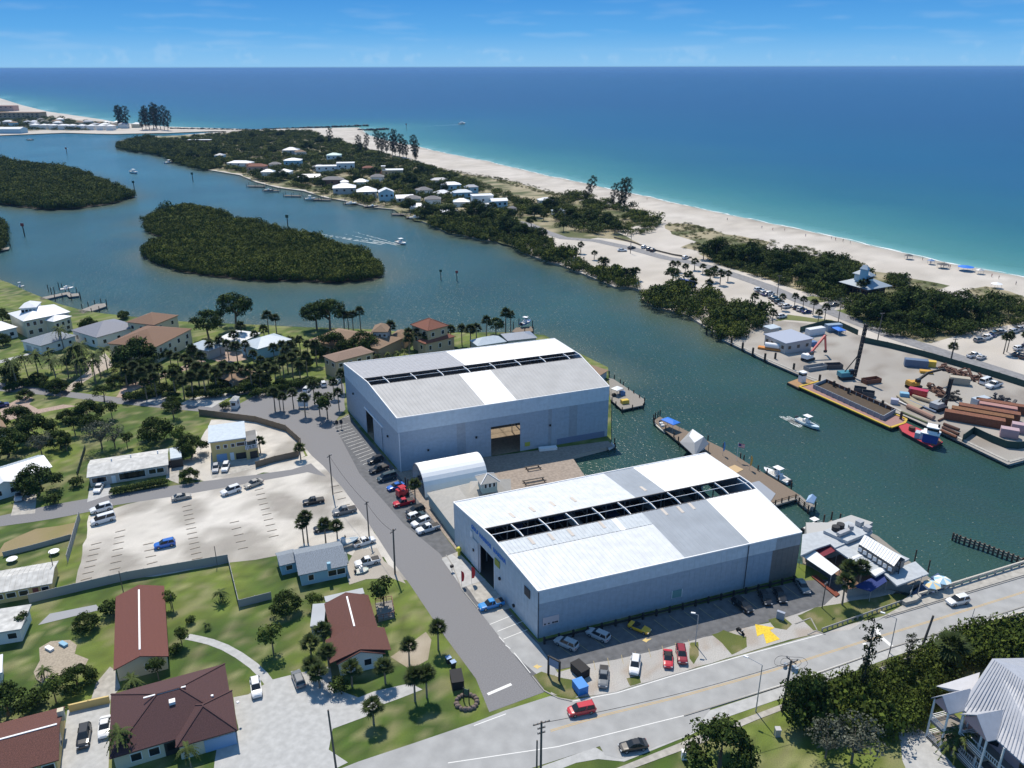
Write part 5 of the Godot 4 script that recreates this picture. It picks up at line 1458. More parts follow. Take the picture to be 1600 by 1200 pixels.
	for k in [[Vector2(83.8,-134.7), "parasol with a yellow and blue top, nearer the bridge end of the terrace", Color(0.75,0.6,0.35)], [Vector2(86.6,-136.2), "parasol with a pale blue and white top, at the water end of the terrace", Color(0.8,0.8,0.7)]]:
		var u := thing("parasol", k[1], "parasol", v3(k[0], -0.3))
		var s := Shape.new()
		s.tube(Vector3.ZERO, Vector3(0,2.6,0), 0.04,0.04,6)
		obj("pole", s, M["steel"], u)
		for i in 8:
			var c := Shape.new()
			var e0 := TAU * i / 8; var e1 := TAU * (i + 1) / 8
			c.tri(Vector3(cos(e0) * 1.7,2.1,-sin(e0) * 1.7), Vector3(cos(e1) * 1.7,2.1,-sin(e1) * 1.7), Vector3(0,2.7,0))
			obj("canopy_panel", c, mat("parasol_blue", 0.3,0.5,0.65,0.8) if i % 2 else mat("parasol_%s" % ("yellow" if k[2].r < 0.78 else "white"), k[2].r, k[2].g, k[2].b, 0.8), u)
	# landing stage at the back
	var ls := Shape.new()
	ls.prism(pts([71.9,-160.7,74.4,-162.7,75.7,-161,73.1,-158.8]), -0.6,-0.2)
	var lo := thing("landing_stage", "small timber landing behind the restaurant with three dark piles", "dock")
	obj("deck_boards", ls, M["grey_deck"], lo)
	for k in pts([72.1,-161.6,74.4,-163,76,-162.1]):
		tube_on("pile", M["pile"], lo, v3(k, -3), v3(k, 1.8), 0.2,0.18,7)

func awning(label: String, p: PackedVector2Array, y0: float, y1: float, m: Material) -> void:
	# corners: two on the low side, then two on the high side
	var o := thing("awning", label, "awning")
	var s := Shape.new()
	var q := [v3(p[0], y0), v3(p[1], y0), v3(p[2], y1), v3(p[3], y1)]
	var b := []
	for e in q: b.push_back(e - Vector3(0,0.08,0))
	s.hexa(b, q)
	obj("awning_cloth", s, m, o)
	for e in q:
		tube_on("post", M["steel"], o, Vector3(e.x, 0, e.z), e - Vector3(0,0.1,0), 0.06,0.06,6)

func fence(called: String, label: String, line: PackedVector2Array, h: float, m: Material, bay: float, thick := 0.08, category := "fence") -> Node3D:
	# posts and panels, one panel to a bay
	var o := thing(called, label, category)
	for i in line.size() - 1:
		var a := line[i]; var b := line[i + 1]
		var n := maxi(1, int(a.distance_to(b) / bay))
		for k in n:
			var p := a.lerp(b, float(k) / n); var q := a.lerp(b, float(k + 1) / n)
			beam_on("fence_panel", m, o, v3(p, h / 2 + 0.02), v3(q, h / 2 + 0.02), thick, h)
			box_on("post", m, o, v3(p, (h + 0.12) / 2), Vector3(0.16, h + 0.12,0.16), atan2(-(b - a).y, (b - a).x))
	return o

func yards() -> void:
	# drives, paths, patios and walls of the gardens
	var c: Material = M["pale_concrete"]
	sheet("white_drive", wavy(pts([-44.4,-106.7,-41.4,-110.2,-36.9,-112.1,-32.2,-113.7,-30.5,-108.2,-25.8,-106,-23.3,-107.4,-17.6,-109.2,-15.3,-107.7,-22.2,-103.8,-23.8,-101.7,-28.6,-99,-28.4,-94.8,-24.8,-92.4,-31.2,-88.5,-43.8,-86.9,-46.1,-95.8,-43.7,-99,-46.6,-106]), 0.3), 0.03, c)
	sheet("side_drive", pts([-73,-103.2,-69.3,-105.3,-67.3,-106.1,-60.8,-91.5,-66.7,-88.1,-69.2,-94]), 0.03, c)
	sheet("narrow_path", pts([-71.3,-109.4,-70.8,-113.5,-69.4,-112.5,-66.6,-108.3,-67,-106.4,-67.1,-104.6,-69.7,-103.5]), 0.034, M["concrete"])
	var curve := pts([-60.2,-121.5,-58,-120.9,-55.3,-120,-52.2,-118.5,-49,-116.4,-45.6,-113.7,-43.2,-111.3,-41.8,-109.6])
	sheet("curved_path", ribbon(curve, 1.6), 0.036, c)
	sheet("paved_strip", pts([-89.7,-124.9,-89.3,-128.3,-81.7,-131.1,-80.1,-129.5]), 0.034, mat("strip_grey", 0.3,0.31,0.33,0.9))
	sheet("paved_circle", wavy(pts([-83.6,-112.2,-83.9,-115.2,-85.9,-118.6,-84.8,-120.3,-81.4,-120.6,-79.3,-119.2,-78.5,-116.8,-75.8,-115.5,-75.4,-113.2,-76.4,-111.3,-79.2,-110.6,-80.1,-109.4,-82.1,-110.3]), 0.3), 0.034, worn(mat("paved_tan", 0.42,0.36,0.28,0.9), tex["blotch"], 4.0))
	sheet("lane_drive", pts([-105.9,-178.1,-101.9,-180.4,-98.8,-175.2,-103.1,-171.1]), 0.036, c)
	sheet("carport_drive", pts([-88.8,-183.1,-91,-190.2,-88.2,-190.9,-84.5,-180.4]), 0.036, M["concrete"])
	sheet("lane_drive", pts([-118,-164.9,-122.9,-175.9,-118.2,-176.5,-112.9,-166]), 0.036, M["concrete"])
	sheet("yellow_house_forecourt", pts([-78.7,-186.6,-80.1,-192.4,-69.1,-194.6,-67,-189.4,-76.8,-183]), 0.036, M["concrete"])
	sheet("villa_drive", pts([-182.6,-269.8,-178.1,-278,-170.1,-285.1,-168.1,-293.4,-172.8,-295,-176.5,-283.7,-184.6,-273.2]), 0.03, c)
	sheet("mansion_drive", wavy(pts([-145.2,-238.5,-147.2,-249.7,-147.4,-263.1,-152.7,-271.7,-150,-280.7,-140.7,-267,-143,-258.7,-144.1,-246.8,-142.8,-238.5]), 0.3), 0.03, worn(mat("drive_beige", 0.48,0.42,0.36,0.9), tex["blotch"], 6.0))
	sheet("brick_path", wavy(pts([-126.2,-237.3,-128.8,-246.7,-120,-261.7,-114,-269.4,-111.8,-274.8,-109.7,-271.4,-112.3,-264.8,-117.6,-256.7,-123.9,-242.8,-123.4,-237.3]), 0.4), 0.03, worn(mat("drive_pink", 0.44,0.33,0.27,0.9), tex["blotch"], 6.0))
	sheet("terracotta_patio", wavy(pts([-110.2,-274.8,-108.4,-283.3,-98.6,-281.8,-95.6,-273.4,-102.6,-269.4]), 0.5), 0.03, M["drive_pink"])
	sheet("gate_drive", wavy(pts([-104.2,-232,-102.1,-237.2,-94.2,-240.9,-89.1,-242.6,-84.4,-246.5,-82.8,-242.5,-90.2,-238.2,-92.1,-231.9,-93.2,-229.4]), 0.4), 0.033, c)
	sheet("marina_car_park", wavy(pts([-85.7,-231.9,-82.3,-239.3,-70.3,-249.3,-59.6,-254,-56,-249.2,-51.3,-227.7,-52.8,-216.2,-56.6,-220.4,-65,-227.2]), 0.5), 0.036, M["asphalt"])
	sheet("pink_sidewalk", wavy(pts([-158,-228.2,-156.5,-239.6,-152.9,-237.5,-151.4,-232.2,-146.1,-228.1,-140.3,-232.2,-135.5,-230.6,-140.2,-228.1,-147.3,-223.2,-152.3,-218.5]), 0.5), 0.03, M["drive_pink"])
	sheet("grey_drive_west", pts([-116.7,-234.1,-112,-241.6,-109.5,-241.6,-109.4,-236.2,-110.8,-231.5]), 0.033, M["pale_asphalt"])
	sheet("truck_gravel", wavy(pts([-34.2,-150.5,-29.8,-151,-27.4,-146.3,-23.8,-141.6,-22.1,-138.3,-25.2,-140,-30.1,-139.4,-32.9,-137.2,-35,-142.8]), 0.5), 0.03, M["ground"], 1.2, func(p: Vector2) -> Color:
		return Color(0.36,0.33,0.29).lerp(Color(0.47,0.43,0.37), nz(p, 0.1,1.0)))
	sheet("bare_soil", wavy(pts([-112.7,-152.8,-108.4,-159.2,-101.1,-162.2,-99.8,-156.7,-104.5,-150.8,-110.2,-147.3]), 0.8), 0.025, M["ground"], 1.5, func(p: Vector2) -> Color:
		return Color(0.34,0.25,0.17).lerp(Color(0.24,0.21,0.08), nz(p, 0.1,1.0)))
	sheet("garden_path_sand", wavy(pts([-19.3,-118.7,-16.6,-123.2,-15.2,-120.5,-15.1,-115.3,-17.5,-112.8,-21.7,-115.3]), 0.6), 0.03, M["ground"], 1.2, func(p: Vector2) -> Color:
		return Color(0.3,0.26,0.18).lerp(Color(0.45,0.39,0.31), nz(p, 0.2,1.0)))
	sheet("inn_drive", wavy(pts([61.2,-99.4,64,-100.1,65.3,-97.4,67.2,-87.7,58.2,-84.5,59.2,-92.4]), 0.3), 0.03, c)
	# walls and fences
	fence("grey_garden_wall", "long grey panel wall between the sandy car park and the gardens", pts([-95,-131.7,-90.7,-133.8,-79.1,-139.3,-60.4,-145.5]), 2.0, M["fence_grey"], 3.0)
	fence("grey_garden_wall", "grey panel wall round the square lawn beside the blue cottage", pts([-60.4,-145.5,-53.3,-130.2,-47.7,-132.8]), 1.7, M["fence_grey"], 3.0)
	fence("grey_board_fence", "pale grey board fence at the west end of the sandy car park", pts([-100.8,-163.1,-94.6,-145.4]), 2.0, M["fence_grey"], 2.4)
	fence("rail_fence", "low grey rail fence across the garden beside the bare soil", pts([-109.6,-147.8,-104.5,-150.8,-98.6,-154.9]), 1.2, M["fence_grey"], 2.6)
	fence("brown_board_fence", "weathered brown board fence along the street and round the yellow house's sand", pts([-94.7,-223.5,-84.4,-220.6,-76.1,-218.2,-65.5,-211.8,-59,-202.9,-57.9,-195.3]), 2.0, M["fence_wood"], 2.4)
	fence("brown_board_fence", "weathered brown board fence between the lane and the yellow house's sand", pts([-67.4,-189,-63.3,-192.3,-57.9,-195.3]), 1.8, M["fence_wood"], 2.4)
	fence("dark_wire_fence", "dark fence on the grass west of the long white house", pts([-112,-184.2,-117.8,-200.3]), 1.4, mat("fence_green", 0.06,0.08,0.06,0.85), 2.4)
	fence("ochre_garden_wall", "low ochre wall between the two brown roofed houses", pts([-72.4,-102.9,-69.7,-103.9,-66.8,-104.9]), 1.4, M["yellow_wall"], 2.0,0.3, "wall")

func far_shore() -> void:
	var mats := {"white": M["white_metal"], "blue": M["pale_blue_metal"], "slate": M["slate_metal"], "coral": M["coral_tile"], "grey": worn(mat("grey_shingle", 0.3,0.29,0.29,0.9), tex["shingle"], 6.0), "mint": mat("mint_roof", 0.42,0.58,0.54,0.6), "tan": M["pale_tan_tile"]}
	for k in [
		["slate blue pyramid roofed house in the trees, northernmost but one of the big island houses", -268.4,-1016.5,20.4,0.8,8.0,5.0, "hip", 3.0, "slate", "grey_wall"],
		["tall aqua house with a bright white roof, north of the white twin blocks", -231.5,-880.3,18.4,0.8,5.0,7.0, "hip", 2.0, "white", "aqua_wall"],
		["house with a mint green roof behind the white flat blocks", -201.1,-943.5,16.7,0.8,5.0,6.0, "hip", 2.2, "mint", "white_wall"],
		["low white flat roofed block with one dark window", -187.4,-838.4,21.4,0.55,8.0,5.5, "flat", 0.1, "white", "white_wall"],
		["taller white flat roofed block with a dark terrace opening", -168.7,-842.8,18.3,0.6,8.0,8.0, "flat", 0.1, "white", "white_wall"],
		["long white roofed shore house north of the coral one", -288.9,-884.8,26.1,0.5,-6.0,4.0, "hip", 2.0, "white", "white_wall"],
		["coral pink house with an orange roof near the north docks", -256,-833.9,19.4,0.6,0.0,6.0, "hip", 2.4, "coral", "coral_wall"],
		["small white pyramid roofed house near the docks", -220.7,-804.4,13.8,0.9,0.0,4.0, "hip", 2.4, "white", "white_wall"],
		["small orange roofed house in the scrub beside the white blocks", -145.8,-841,11.7,0.7,6.0,3.5, "hip", 1.6, "coral", "coral_wall"],
		["beige modern house with a white terrace roof and a square tower", -114.2,-795.9,19.7,0.6,6.0,6.5, "flat", 0.1, "white", "sand_wall"],
		["little orange roofed wing beside the beige modern house", -127.7,-803,10,0.7,6.0,3.2, "hip", 1.2, "coral", "coral_wall"],
		["grey and white roofed house at the edge of the mangroves", -187.1,-764.5,20.2,0.6,4.0,4.0, "gable_x", 2.4, "white", "grey_wall"],
		["grey roofed house with dark brown walls", -159.3,-733.5,19.4,0.6,4.0,5.5, "hip", 2.4, "grey", "brown_house_wall"],
		["broad round looking house with a pale roof and a raised lantern", -140.2,-687.9,19.4,0.8,10.0,5.0, "hip", 3.0, "white", "grey_wall"],
		["white pyramid roofed house next to the aqua gabled one", -117.6,-665,16.7,0.85,10.0,5.0, "hip", 3.4, "white", "grey_wall"],
		["aqua gabled house with a pale roof beside a dock", -99.3,-647,12.2,0.9,14.0,7.0, "gable_z", 2.6, "white", "aqua_wall"],
		["low bright white roofed house right of the aqua gabled one", -84,-640.2,14.1,0.8,14.0,3.4, "gable_x", 2.0, "white", "white_wall"],
		["lavender grey roofed house behind the row of white houses", -65.2,-740,15.5,0.5,10.0,4.0, "hip", 1.8, "slate", "grey_wall"],
		["blue walled house with a broad white roof", -51.6,-694.9,17.3,0.6,14.0,6.0, "hip", 2.0, "white", "aqua_wall"],
		["house with two pale blue roofs in the middle of the white row", -39.7,-656.8,15.4,0.6,14.0,5.0, "hip", 2.0, "blue", "aqua_wall"],
		["small slate blue roofed house behind the pale blue roofs", -33.9,-686.4,11.8,0.6,14.0,5.0, "hip", 1.8, "slate", "aqua_wall"],
		["tallest white block of the row with a flat roof and roof boxes", -22.5,-618.9,16.5,0.6,14.0,8.0, "flat", 0.1, "white", "white_wall"],
		["white gabled house at the southern end of the white row", -9.8,-609.9,12.9,0.7,14.0,5.5, "gable_x", 1.6, "white", "aqua_wall"],
		["small white roofed annex before the tallest white block", -19.8,-607.7,8.1,0.7,14.0,3.0, "flat", 0.1, "white", "white_wall"],
		["white shore house with a stepped roof south of the dark shore trees", -43.8,-570.4,12.1,0.8,14.0,4.0, "flat", 0.2, "white", "aqua_wall"],
		["grey roofed house behind the southern mangroves", -26.6,-576.3,9.1,0.7,14.0,3.4, "hip", 1.4, "grey", "grey_wall"],
		["lone white roofed house in the scrub near the leaning beach pine", 25.7,-622.4,11.7,0.7,16.0,4.0, "hip", 1.6, "white", "white_wall"],
		["small pale blue roofed house in the scrub south of the lone white one", 32.9,-575.6,9.1,0.7,16.0,3.4, "hip", 1.4, "blue", "white_wall"],
		["pale roofed house at the bend of the sandy road", 0.2,-587.1,6.5,0.8,16.0,3.4, "hip", 1.4, "grey", "white_wall"],
		["long low pavilion with a white roof at the northern lawn", -440.5,-1183.9,32.8,0.25,0.0,3.4, "flat", 0.1, "white", "brown_house_wall"],
		["slate roofed house at the northern lawn", -335.8,-959.2,11.1,0.9,0.0,4.4, "hip", 2.0, "slate", "aqua_wall"],
		["little grey roofed house left of the slate roofed one at the northern lawn", -361.8,-959.7,9.7,0.9,0.0,3.6, "hip", 1.4, "grey", "grey_wall"],
		["small orange roofed cabin at the northern mangroves", -275.5,-872.3,6.8,0.9,0.0,3.6, "hip", 1.2, "coral", "coral_wall"]]:
		house("island_house", k[0], k[1], k[2], k[3], k[3] * k[4], k[5], k[6], k[7], k[8], M[k[10]], mats[k[9]], {"frames": false, "gap": 3.0, "win": [["s", 3 if k[3] > 12 else 2, k[6] * 0.62,1.6,1.5]]})
	for p in pts([-249,-873,-73,-681,-56,-663,-61,-631,-77,-634,-38,-618,-125,-768,-68,-595,-197,-849,-134,-733,-238,-808,-255,-1006]):
		house("island_house", "small pale roof half hidden among the trees of the barrier island", p.x, p.y, 13.0,10.0, rng.randf() * 30.0,3.6, "hip", 2.2, M["white_wall"], mats[["white", "grey", "blue", "tan"][int(absf(p.x)) % 4]], {"frames": false, "gap": 2.0, "group": "half hidden island houses"})
	var ln := house("house_lantern", "raised pale lantern on the broad round looking house", -141.7,-697.1,7.1,8.0,14.0,8.0, "hip", 1.6, M["grey_wall"], mats["white"], {"frames": false, "category": "roof lantern"})
	house("house_tower", "square beige tower of the modern house", -123.1,-794.3,4.3,5.0,6.0,10.0, "flat", 0.1, M["sand_wall"], mats["white"], {"frames": false, "category": "tower"})
	# beach pavilion with a two step lantern
	house("beach_pavilion", "beach pavilion with a broad slate blue hip roof and a lantern on top", 162.7,-361.4,16.8,15.9,-63.6,4.8, "hip", 3.6, M["brown_house_wall"], M["pavilion_roof"], {"over": 2.0, "category": "pavilion", "frames": false, "win": [["s", 5,2.4,2.0,2.0], ["e", 4,2.4,2.0,2.0]]})
	house("pavilion_lantern", "square white railed lantern on the beach pavilion's roof", 161,-360.2,5,9.0,35.0,9.6, "hip", 1.8, M["white_wall"], M["pavilion_roof"], {"over": 0.8, "category": "roof lantern", "frames": false, "win": [["s", 3,8.7,1.4,0.9], ["e", 3,8.7,1.4,0.9]]})
	house("pavilion_cupola", "small pale blue cupola at the very top of the beach pavilion", 159.8,-357.6,2,4.0,35.0,12.6, "hip", 1.8, M["aqua_wall"], M["pale_blue_metal"], {"over": 0.3, "category": "cupola", "frames": false})
	# across the inlet
	house("condo_block", "long brown apartment block at the far left beach beyond the inlet", -1040.3,-1778.7,114.9,30.0,0.0,12.0, "flat", 0.1, M["tan_wall"], mats["tan"], {"frames": false, "category": "apartment block", "win": [["s", 12,9.0,4.0,2.0], ["s", 12,5.0,4.0,2.0]]})
	house("condo_block", "pinkish apartment block behind the brown one at the far left beach", -1269.3,-2095.7,96.8,25.0,0.0,12.0, "flat", 0.1, M["coral_wall"], mats["coral"], {"frames": false, "category": "apartment block", "win": [["s", 8,9.0,4.0,2.0]]})
	for i in 9:
		house("town_house", "white roofed town house in the long row across the inlet", -822,-1454.7,12.3,14.0,0.0,7.0, "hip", 2.0, M["white_wall"], mats["white"], {"frames": false, "group": "row of town houses across the inlet", "keep": false}).position += Vector3(i * 18.0,0, i * 3.5)
	house("boat_house", "long pale blue roofed waterfront building at the left edge across the inlet", -817.2,-1364.9,54.8,22.0,0.0,7.0, "gable_x", 2.5, M["aqua_wall"], mats["white"], {"frames": false, "category": "boat house"})
	rng.seed = 5
	for i in 26:
		var t := i / 25.0
		var p := (Vector2(-942.3,-1554.1)).lerp(Vector2(-669.1,-1433), t) + Vector2(rng.randf_range(-14,14), rng.randf_range(-120,40))
		house("far_house", "tiny pale house in the settlement across the inlet", p.x, p.y, rng.randf_range(11,17), rng.randf_range(9,14), rng.randf_range(-20,20), rng.randf_range(4,7), "hip", 2.5, M[["white_wall", "cream_wall", "grey_wall", "aqua_wall"][i % 4]], mats[["white", "grey", "white", "tan", "slate"][i % 5]], {"frames": false, "group": "houses of the settlement across the inlet", "keep": false})
	# stone jetties at the inlet
	var j := thing("stone_jetty", "long dark stone jetty on the north side of the inlet", "jetty")
	rocks(j, pts([-590,-1462,-515,-1444,-433,-1427,-368,-1471,-319,-1502,-262,-1535]), 260)
	var j2 := thing("stone_jetty", "short dark stone jetty at the tip of the near beach", "jetty")
	rocks(j2, pts([-259,-1422,-233,-1429,-212,-1444]), 90)
	# timber and ground of the island's road and sandy clearings
	sheet("beach_road", ribbon(pts([0,-555,11,-542,21,-515,32,-494,51,-486,69,-464,85,-438,97,-427,104.3,-415.3,115.2,-393.1,122.7,-375.5,129.7,-350.4,135.9,-336,141.1,-320.8,149.4,-297.8,161.6,-273.3,172.5,-252.7,181.7,-234.2]), 7.5), 0.06, worn(mat("island_asphalt", 0.27,0.27,0.28,0.9), tex["blotch"], 15.0))
	sheet("pavilion_drive", ribbon(pts([136.7,-338,146.9,-350.3,152.9,-354.6]), 6.0), 0.07, M["island_asphalt"])
	var lawn := func(p: Vector2) -> Color:
		return Color(0.1,0.14,0.03).lerp(Color(0.2,0.2,0.08), nz(p, 0.05,2.0))
	for a in [pts([-451,-1158,-438,-1221,-393,-1147,-401,-1091]), pts([106.5,-316.5,114.5,-321,128.8,-316.4,135.7,-313.7,133.1,-320.9,116.9,-328.4]), pts([137.5,-335,148.6,-339.9,145,-320.8,139.1,-322.7]), pts([-219,-797,-206,-807,-191,-751,-203,-747]), pts([126.9,-352.6,138.4,-359.1,144,-350.3,133.9,-346.2]), pts([-63,-815,-51,-825,-45,-776,-56,-767])]:
		sheet("island_lawn", wavy(a, 1.0,5.0), 0.04, M["ground"], 4.0, lawn)

func rocks(o: Node3D, line: PackedVector2Array, n: int) -> void:
	rng.seed = n
	mat("jetty_stone", 0.055,0.055,0.06,0.95)
	var s := Shape.new()
	var l := 0.0
	for i in line.size() - 1: l += line[i].distance_to(line[i + 1])
	for i in line.size() - 1:
		var k := int(n * line[i].distance_to(line[i + 1]) / l)
		for q in k:
			var p := line[i].lerp(line[i + 1], rng.randf()) + Vector2(rng.randf_range(-3,3), rng.randf_range(-5,5))
			s.box(v3(p, rng.randf_range(-0.9,0.6)), Vector3(rng.randf_range(2,4.5), rng.randf_range(1.5,2.6), rng.randf_range(2,3.5)), rng.randf() * 3.0, rng.randf_range(-0.4,0.4))
	tag(obj("boulders", s, M["jetty_stone"], o), "", "", "", "stuff")

var kits := {}
const PAINT := {"white": [0.72,0.73,0.74], "silver": [0.42,0.43,0.45], "grey": [0.16,0.17,0.18], "black": [0.018,0.018,0.02], "red": [0.5,0.02,0.035], "maroon": [0.25,0.02,0.03], "yellow": [0.75,0.42,0.02], "blue": [0.02,0.13,0.5], "navy": [0.02,0.03,0.14], "sky": [0.03,0.25,0.62], "teal": [0.03,0.06,0.075], "tan": [0.4,0.37,0.32], "bus_blue": [0.02,0.07,0.35]}

func car_ring(k: Array) -> Array:
	# station: x, half width, floor, belt height, crown
	var x: float = k[0]; var w: float = k[1]; var m: float = lerpf(k[2], k[3], 0.55)
	return [Vector3(x, k[2], -w * 0.9), Vector3(x, m, -w), Vector3(x, k[3], -w * 0.93), Vector3(x, k[3] + k[4], -w * 0.6), Vector3(x, k[3] + k[4], w * 0.6), Vector3(x, k[3], w * 0.93), Vector3(x, m, w), Vector3(x, k[2], w * 0.9)]

func car_kit(kind: String) -> Dictionary:
	if kits.has(kind): return kits[kind]
	# half length, half width, belt, roof height, cabin foot from..to, roof from..to, bonnet height, tyre radius
	var s: Array = {"sedan": [2.3,0.9,0.92,1.42,-1.75,1.05,-1.0,0.25,0.86,0.33], "suv": [2.35,0.95,1.05,1.72,-2.2,1.15,-1.95,0.3,1.02,0.37], "minivan": [2.45,0.98,1.05,1.75,-2.3,1.6,-2.1,0.75,1.0,0.35], "van": [2.8,1.0,1.2,2.1,-2.7,1.9,-2.6,1.1,1.15,0.38], "pickup": [2.85,0.98,1.08,1.82,-0.75,1.35,-0.6,0.6,1.1,0.4], "sports": [2.15,0.9,0.8,1.18,-1.3,0.75,-0.8,0.1,0.72,0.32], "bus": [4.6,1.2,1.5,2.9,-4.5,4.3,-4.4,4.0,1.5,0.45]}[kind]
	var l: float = s[0]; var w: float = s[1]; var belt: float = s[2]; var bon: float = s[8]
	var k := {}
	var b := Shape.new()
	b.loft([car_ring([-l, w * 0.84,0.4, belt * 0.86,0.03]), car_ring([-l + 0.15, w * 0.95,0.28, belt, 0.04]), car_ring([s[4] + 0.2, w, 0.22, belt, 0.04]), car_ring([s[5], w, 0.22, belt, 0.03]), car_ring([l - 0.45, w * 0.97,0.24, bon * 0.94,0.05]), car_ring([l - 0.1, w * 0.86,0.28, bon * 0.82,0.03]), car_ring([l, w * 0.74,0.36, bon * 0.7,0.0])])
	k.body = b.mesh()
	var g := Shape.new()
	var cab := func(y: float, x0: float, x1: float, hw: float) -> Array: return [Vector3(x0, y, hw), Vector3(x1, y, hw * 0.94), Vector3(x1, y, -hw * 0.94), Vector3(x0, y, -hw)]
	g.hexa(cab.call(belt, s[4], s[5], w * 0.88), cab.call(s[3] - 0.05, s[6], s[7], w * 0.7))
	k.glass = g.mesh()
	var r := Shape.new()
	r.hexa(cab.call(s[3] - 0.1, s[6] - 0.06, s[7] + 0.06, w * 0.73), cab.call(s[3], s[6] + 0.12, s[7] - 0.12, w * 0.62))
	for x in [[s[4] + 0.05, s[6] + 0.05], [(s[4] + s[5]) / 2 - 0.1, (s[6] + s[7]) / 2 - 0.1]]:
		for z in [-1.0,1.0]:
			r.beam(Vector3(x[0], belt, z * w * 0.89), Vector3(x[1], s[3] - 0.07, z * w * 0.72), 0.12,0.1)
	k.roof = r.mesh()
	var t := Shape.new()
	t.tube(Vector3(0,0,-0.12), Vector3(0,0,0.12), s[9], s[9], 12)
	k.tyre = t.mesh()
	var rim := Shape.new()
	rim.tube(Vector3(0,0,-0.13), Vector3(0,0,0.13), s[9] * 0.6, s[9] * 0.6,8)
	k.rim = rim.mesh()
	var h := Shape.new()
	h.box(Vector3.ZERO, Vector3(0.16,0.14,0.34))
	k.lamp = h.mesh()
	if kind == "pickup":
		var bed := Shape.new()
		bed.box(Vector3(-1.8,1.1,0), Vector3(1.75,0.1,1.55))
		k.bed = bed.mesh()
	k.size = s
	kits[kind] = k
	return k

func vehicle(kind: String, colour: String, label: String, x: float, z: float, yaw: float, size := 1.0, group := "", y := 0.06, roof := "") -> Node3D:
	var k := car_kit(kind)
	var c: Array = PAINT[colour]
	var m := mat("paint_" + colour, c[0], c[1], c[2], 0.28)
	m.clearcoat_enabled = true
	m.clearcoat = 0.6
	m.clearcoat_roughness = 0.08
	var cat: String = {"suv": "car", "sedan": "car", "sports": "car", "minivan": "car", "pickup": "pickup truck"}.get(kind, kind)
	var o := thing({"suv": "parked_car", "sedan": "parked_car", "sports": "sports_car", "pickup": "pickup_truck"}.get(kind, kind), label, cat, Vector3(x, y, z), yaw, group)
	o.scale = Vector3.ONE * size
	put("body", k.body, m, o)
	put("windows", k.glass, M["glass"], o)
	put("roof", k.roof, M[roof] if roof else m, o)
	var s: Array = k.size
	for sx in [s[0] * 0.6,-s[0] * 0.6]:
		for sz in [1.0,-1.0]:
			var t := put("wheel", k.tyre, mat("tyre", 0.015,0.015,0.016,0.9), o)
			t.position = Vector3(sx, s[9], sz * (s[1] - 0.12))
			put("rim", k.rim, mat("rim", 0.35,0.36,0.37,0.4,0.5), t)
	for sz in [1.0,-1.0]:
		put("headlight", k.lamp, mat("lamp_clear", 0.7,0.72,0.75,0.1), o).position = Vector3(s[0] - 0.08, s[8] * 0.72, sz * s[1] * 0.66)
		put("tail_light", k.lamp, mat("lamp_red", 0.3,0.01,0.01,0.2), o).position = Vector3(-s[0] + 0.05, s[2] * 0.8, sz * s[1] * 0.7)
	if k.has("bed"): put("load_bed", k.bed, M["dark"], o)
	return o

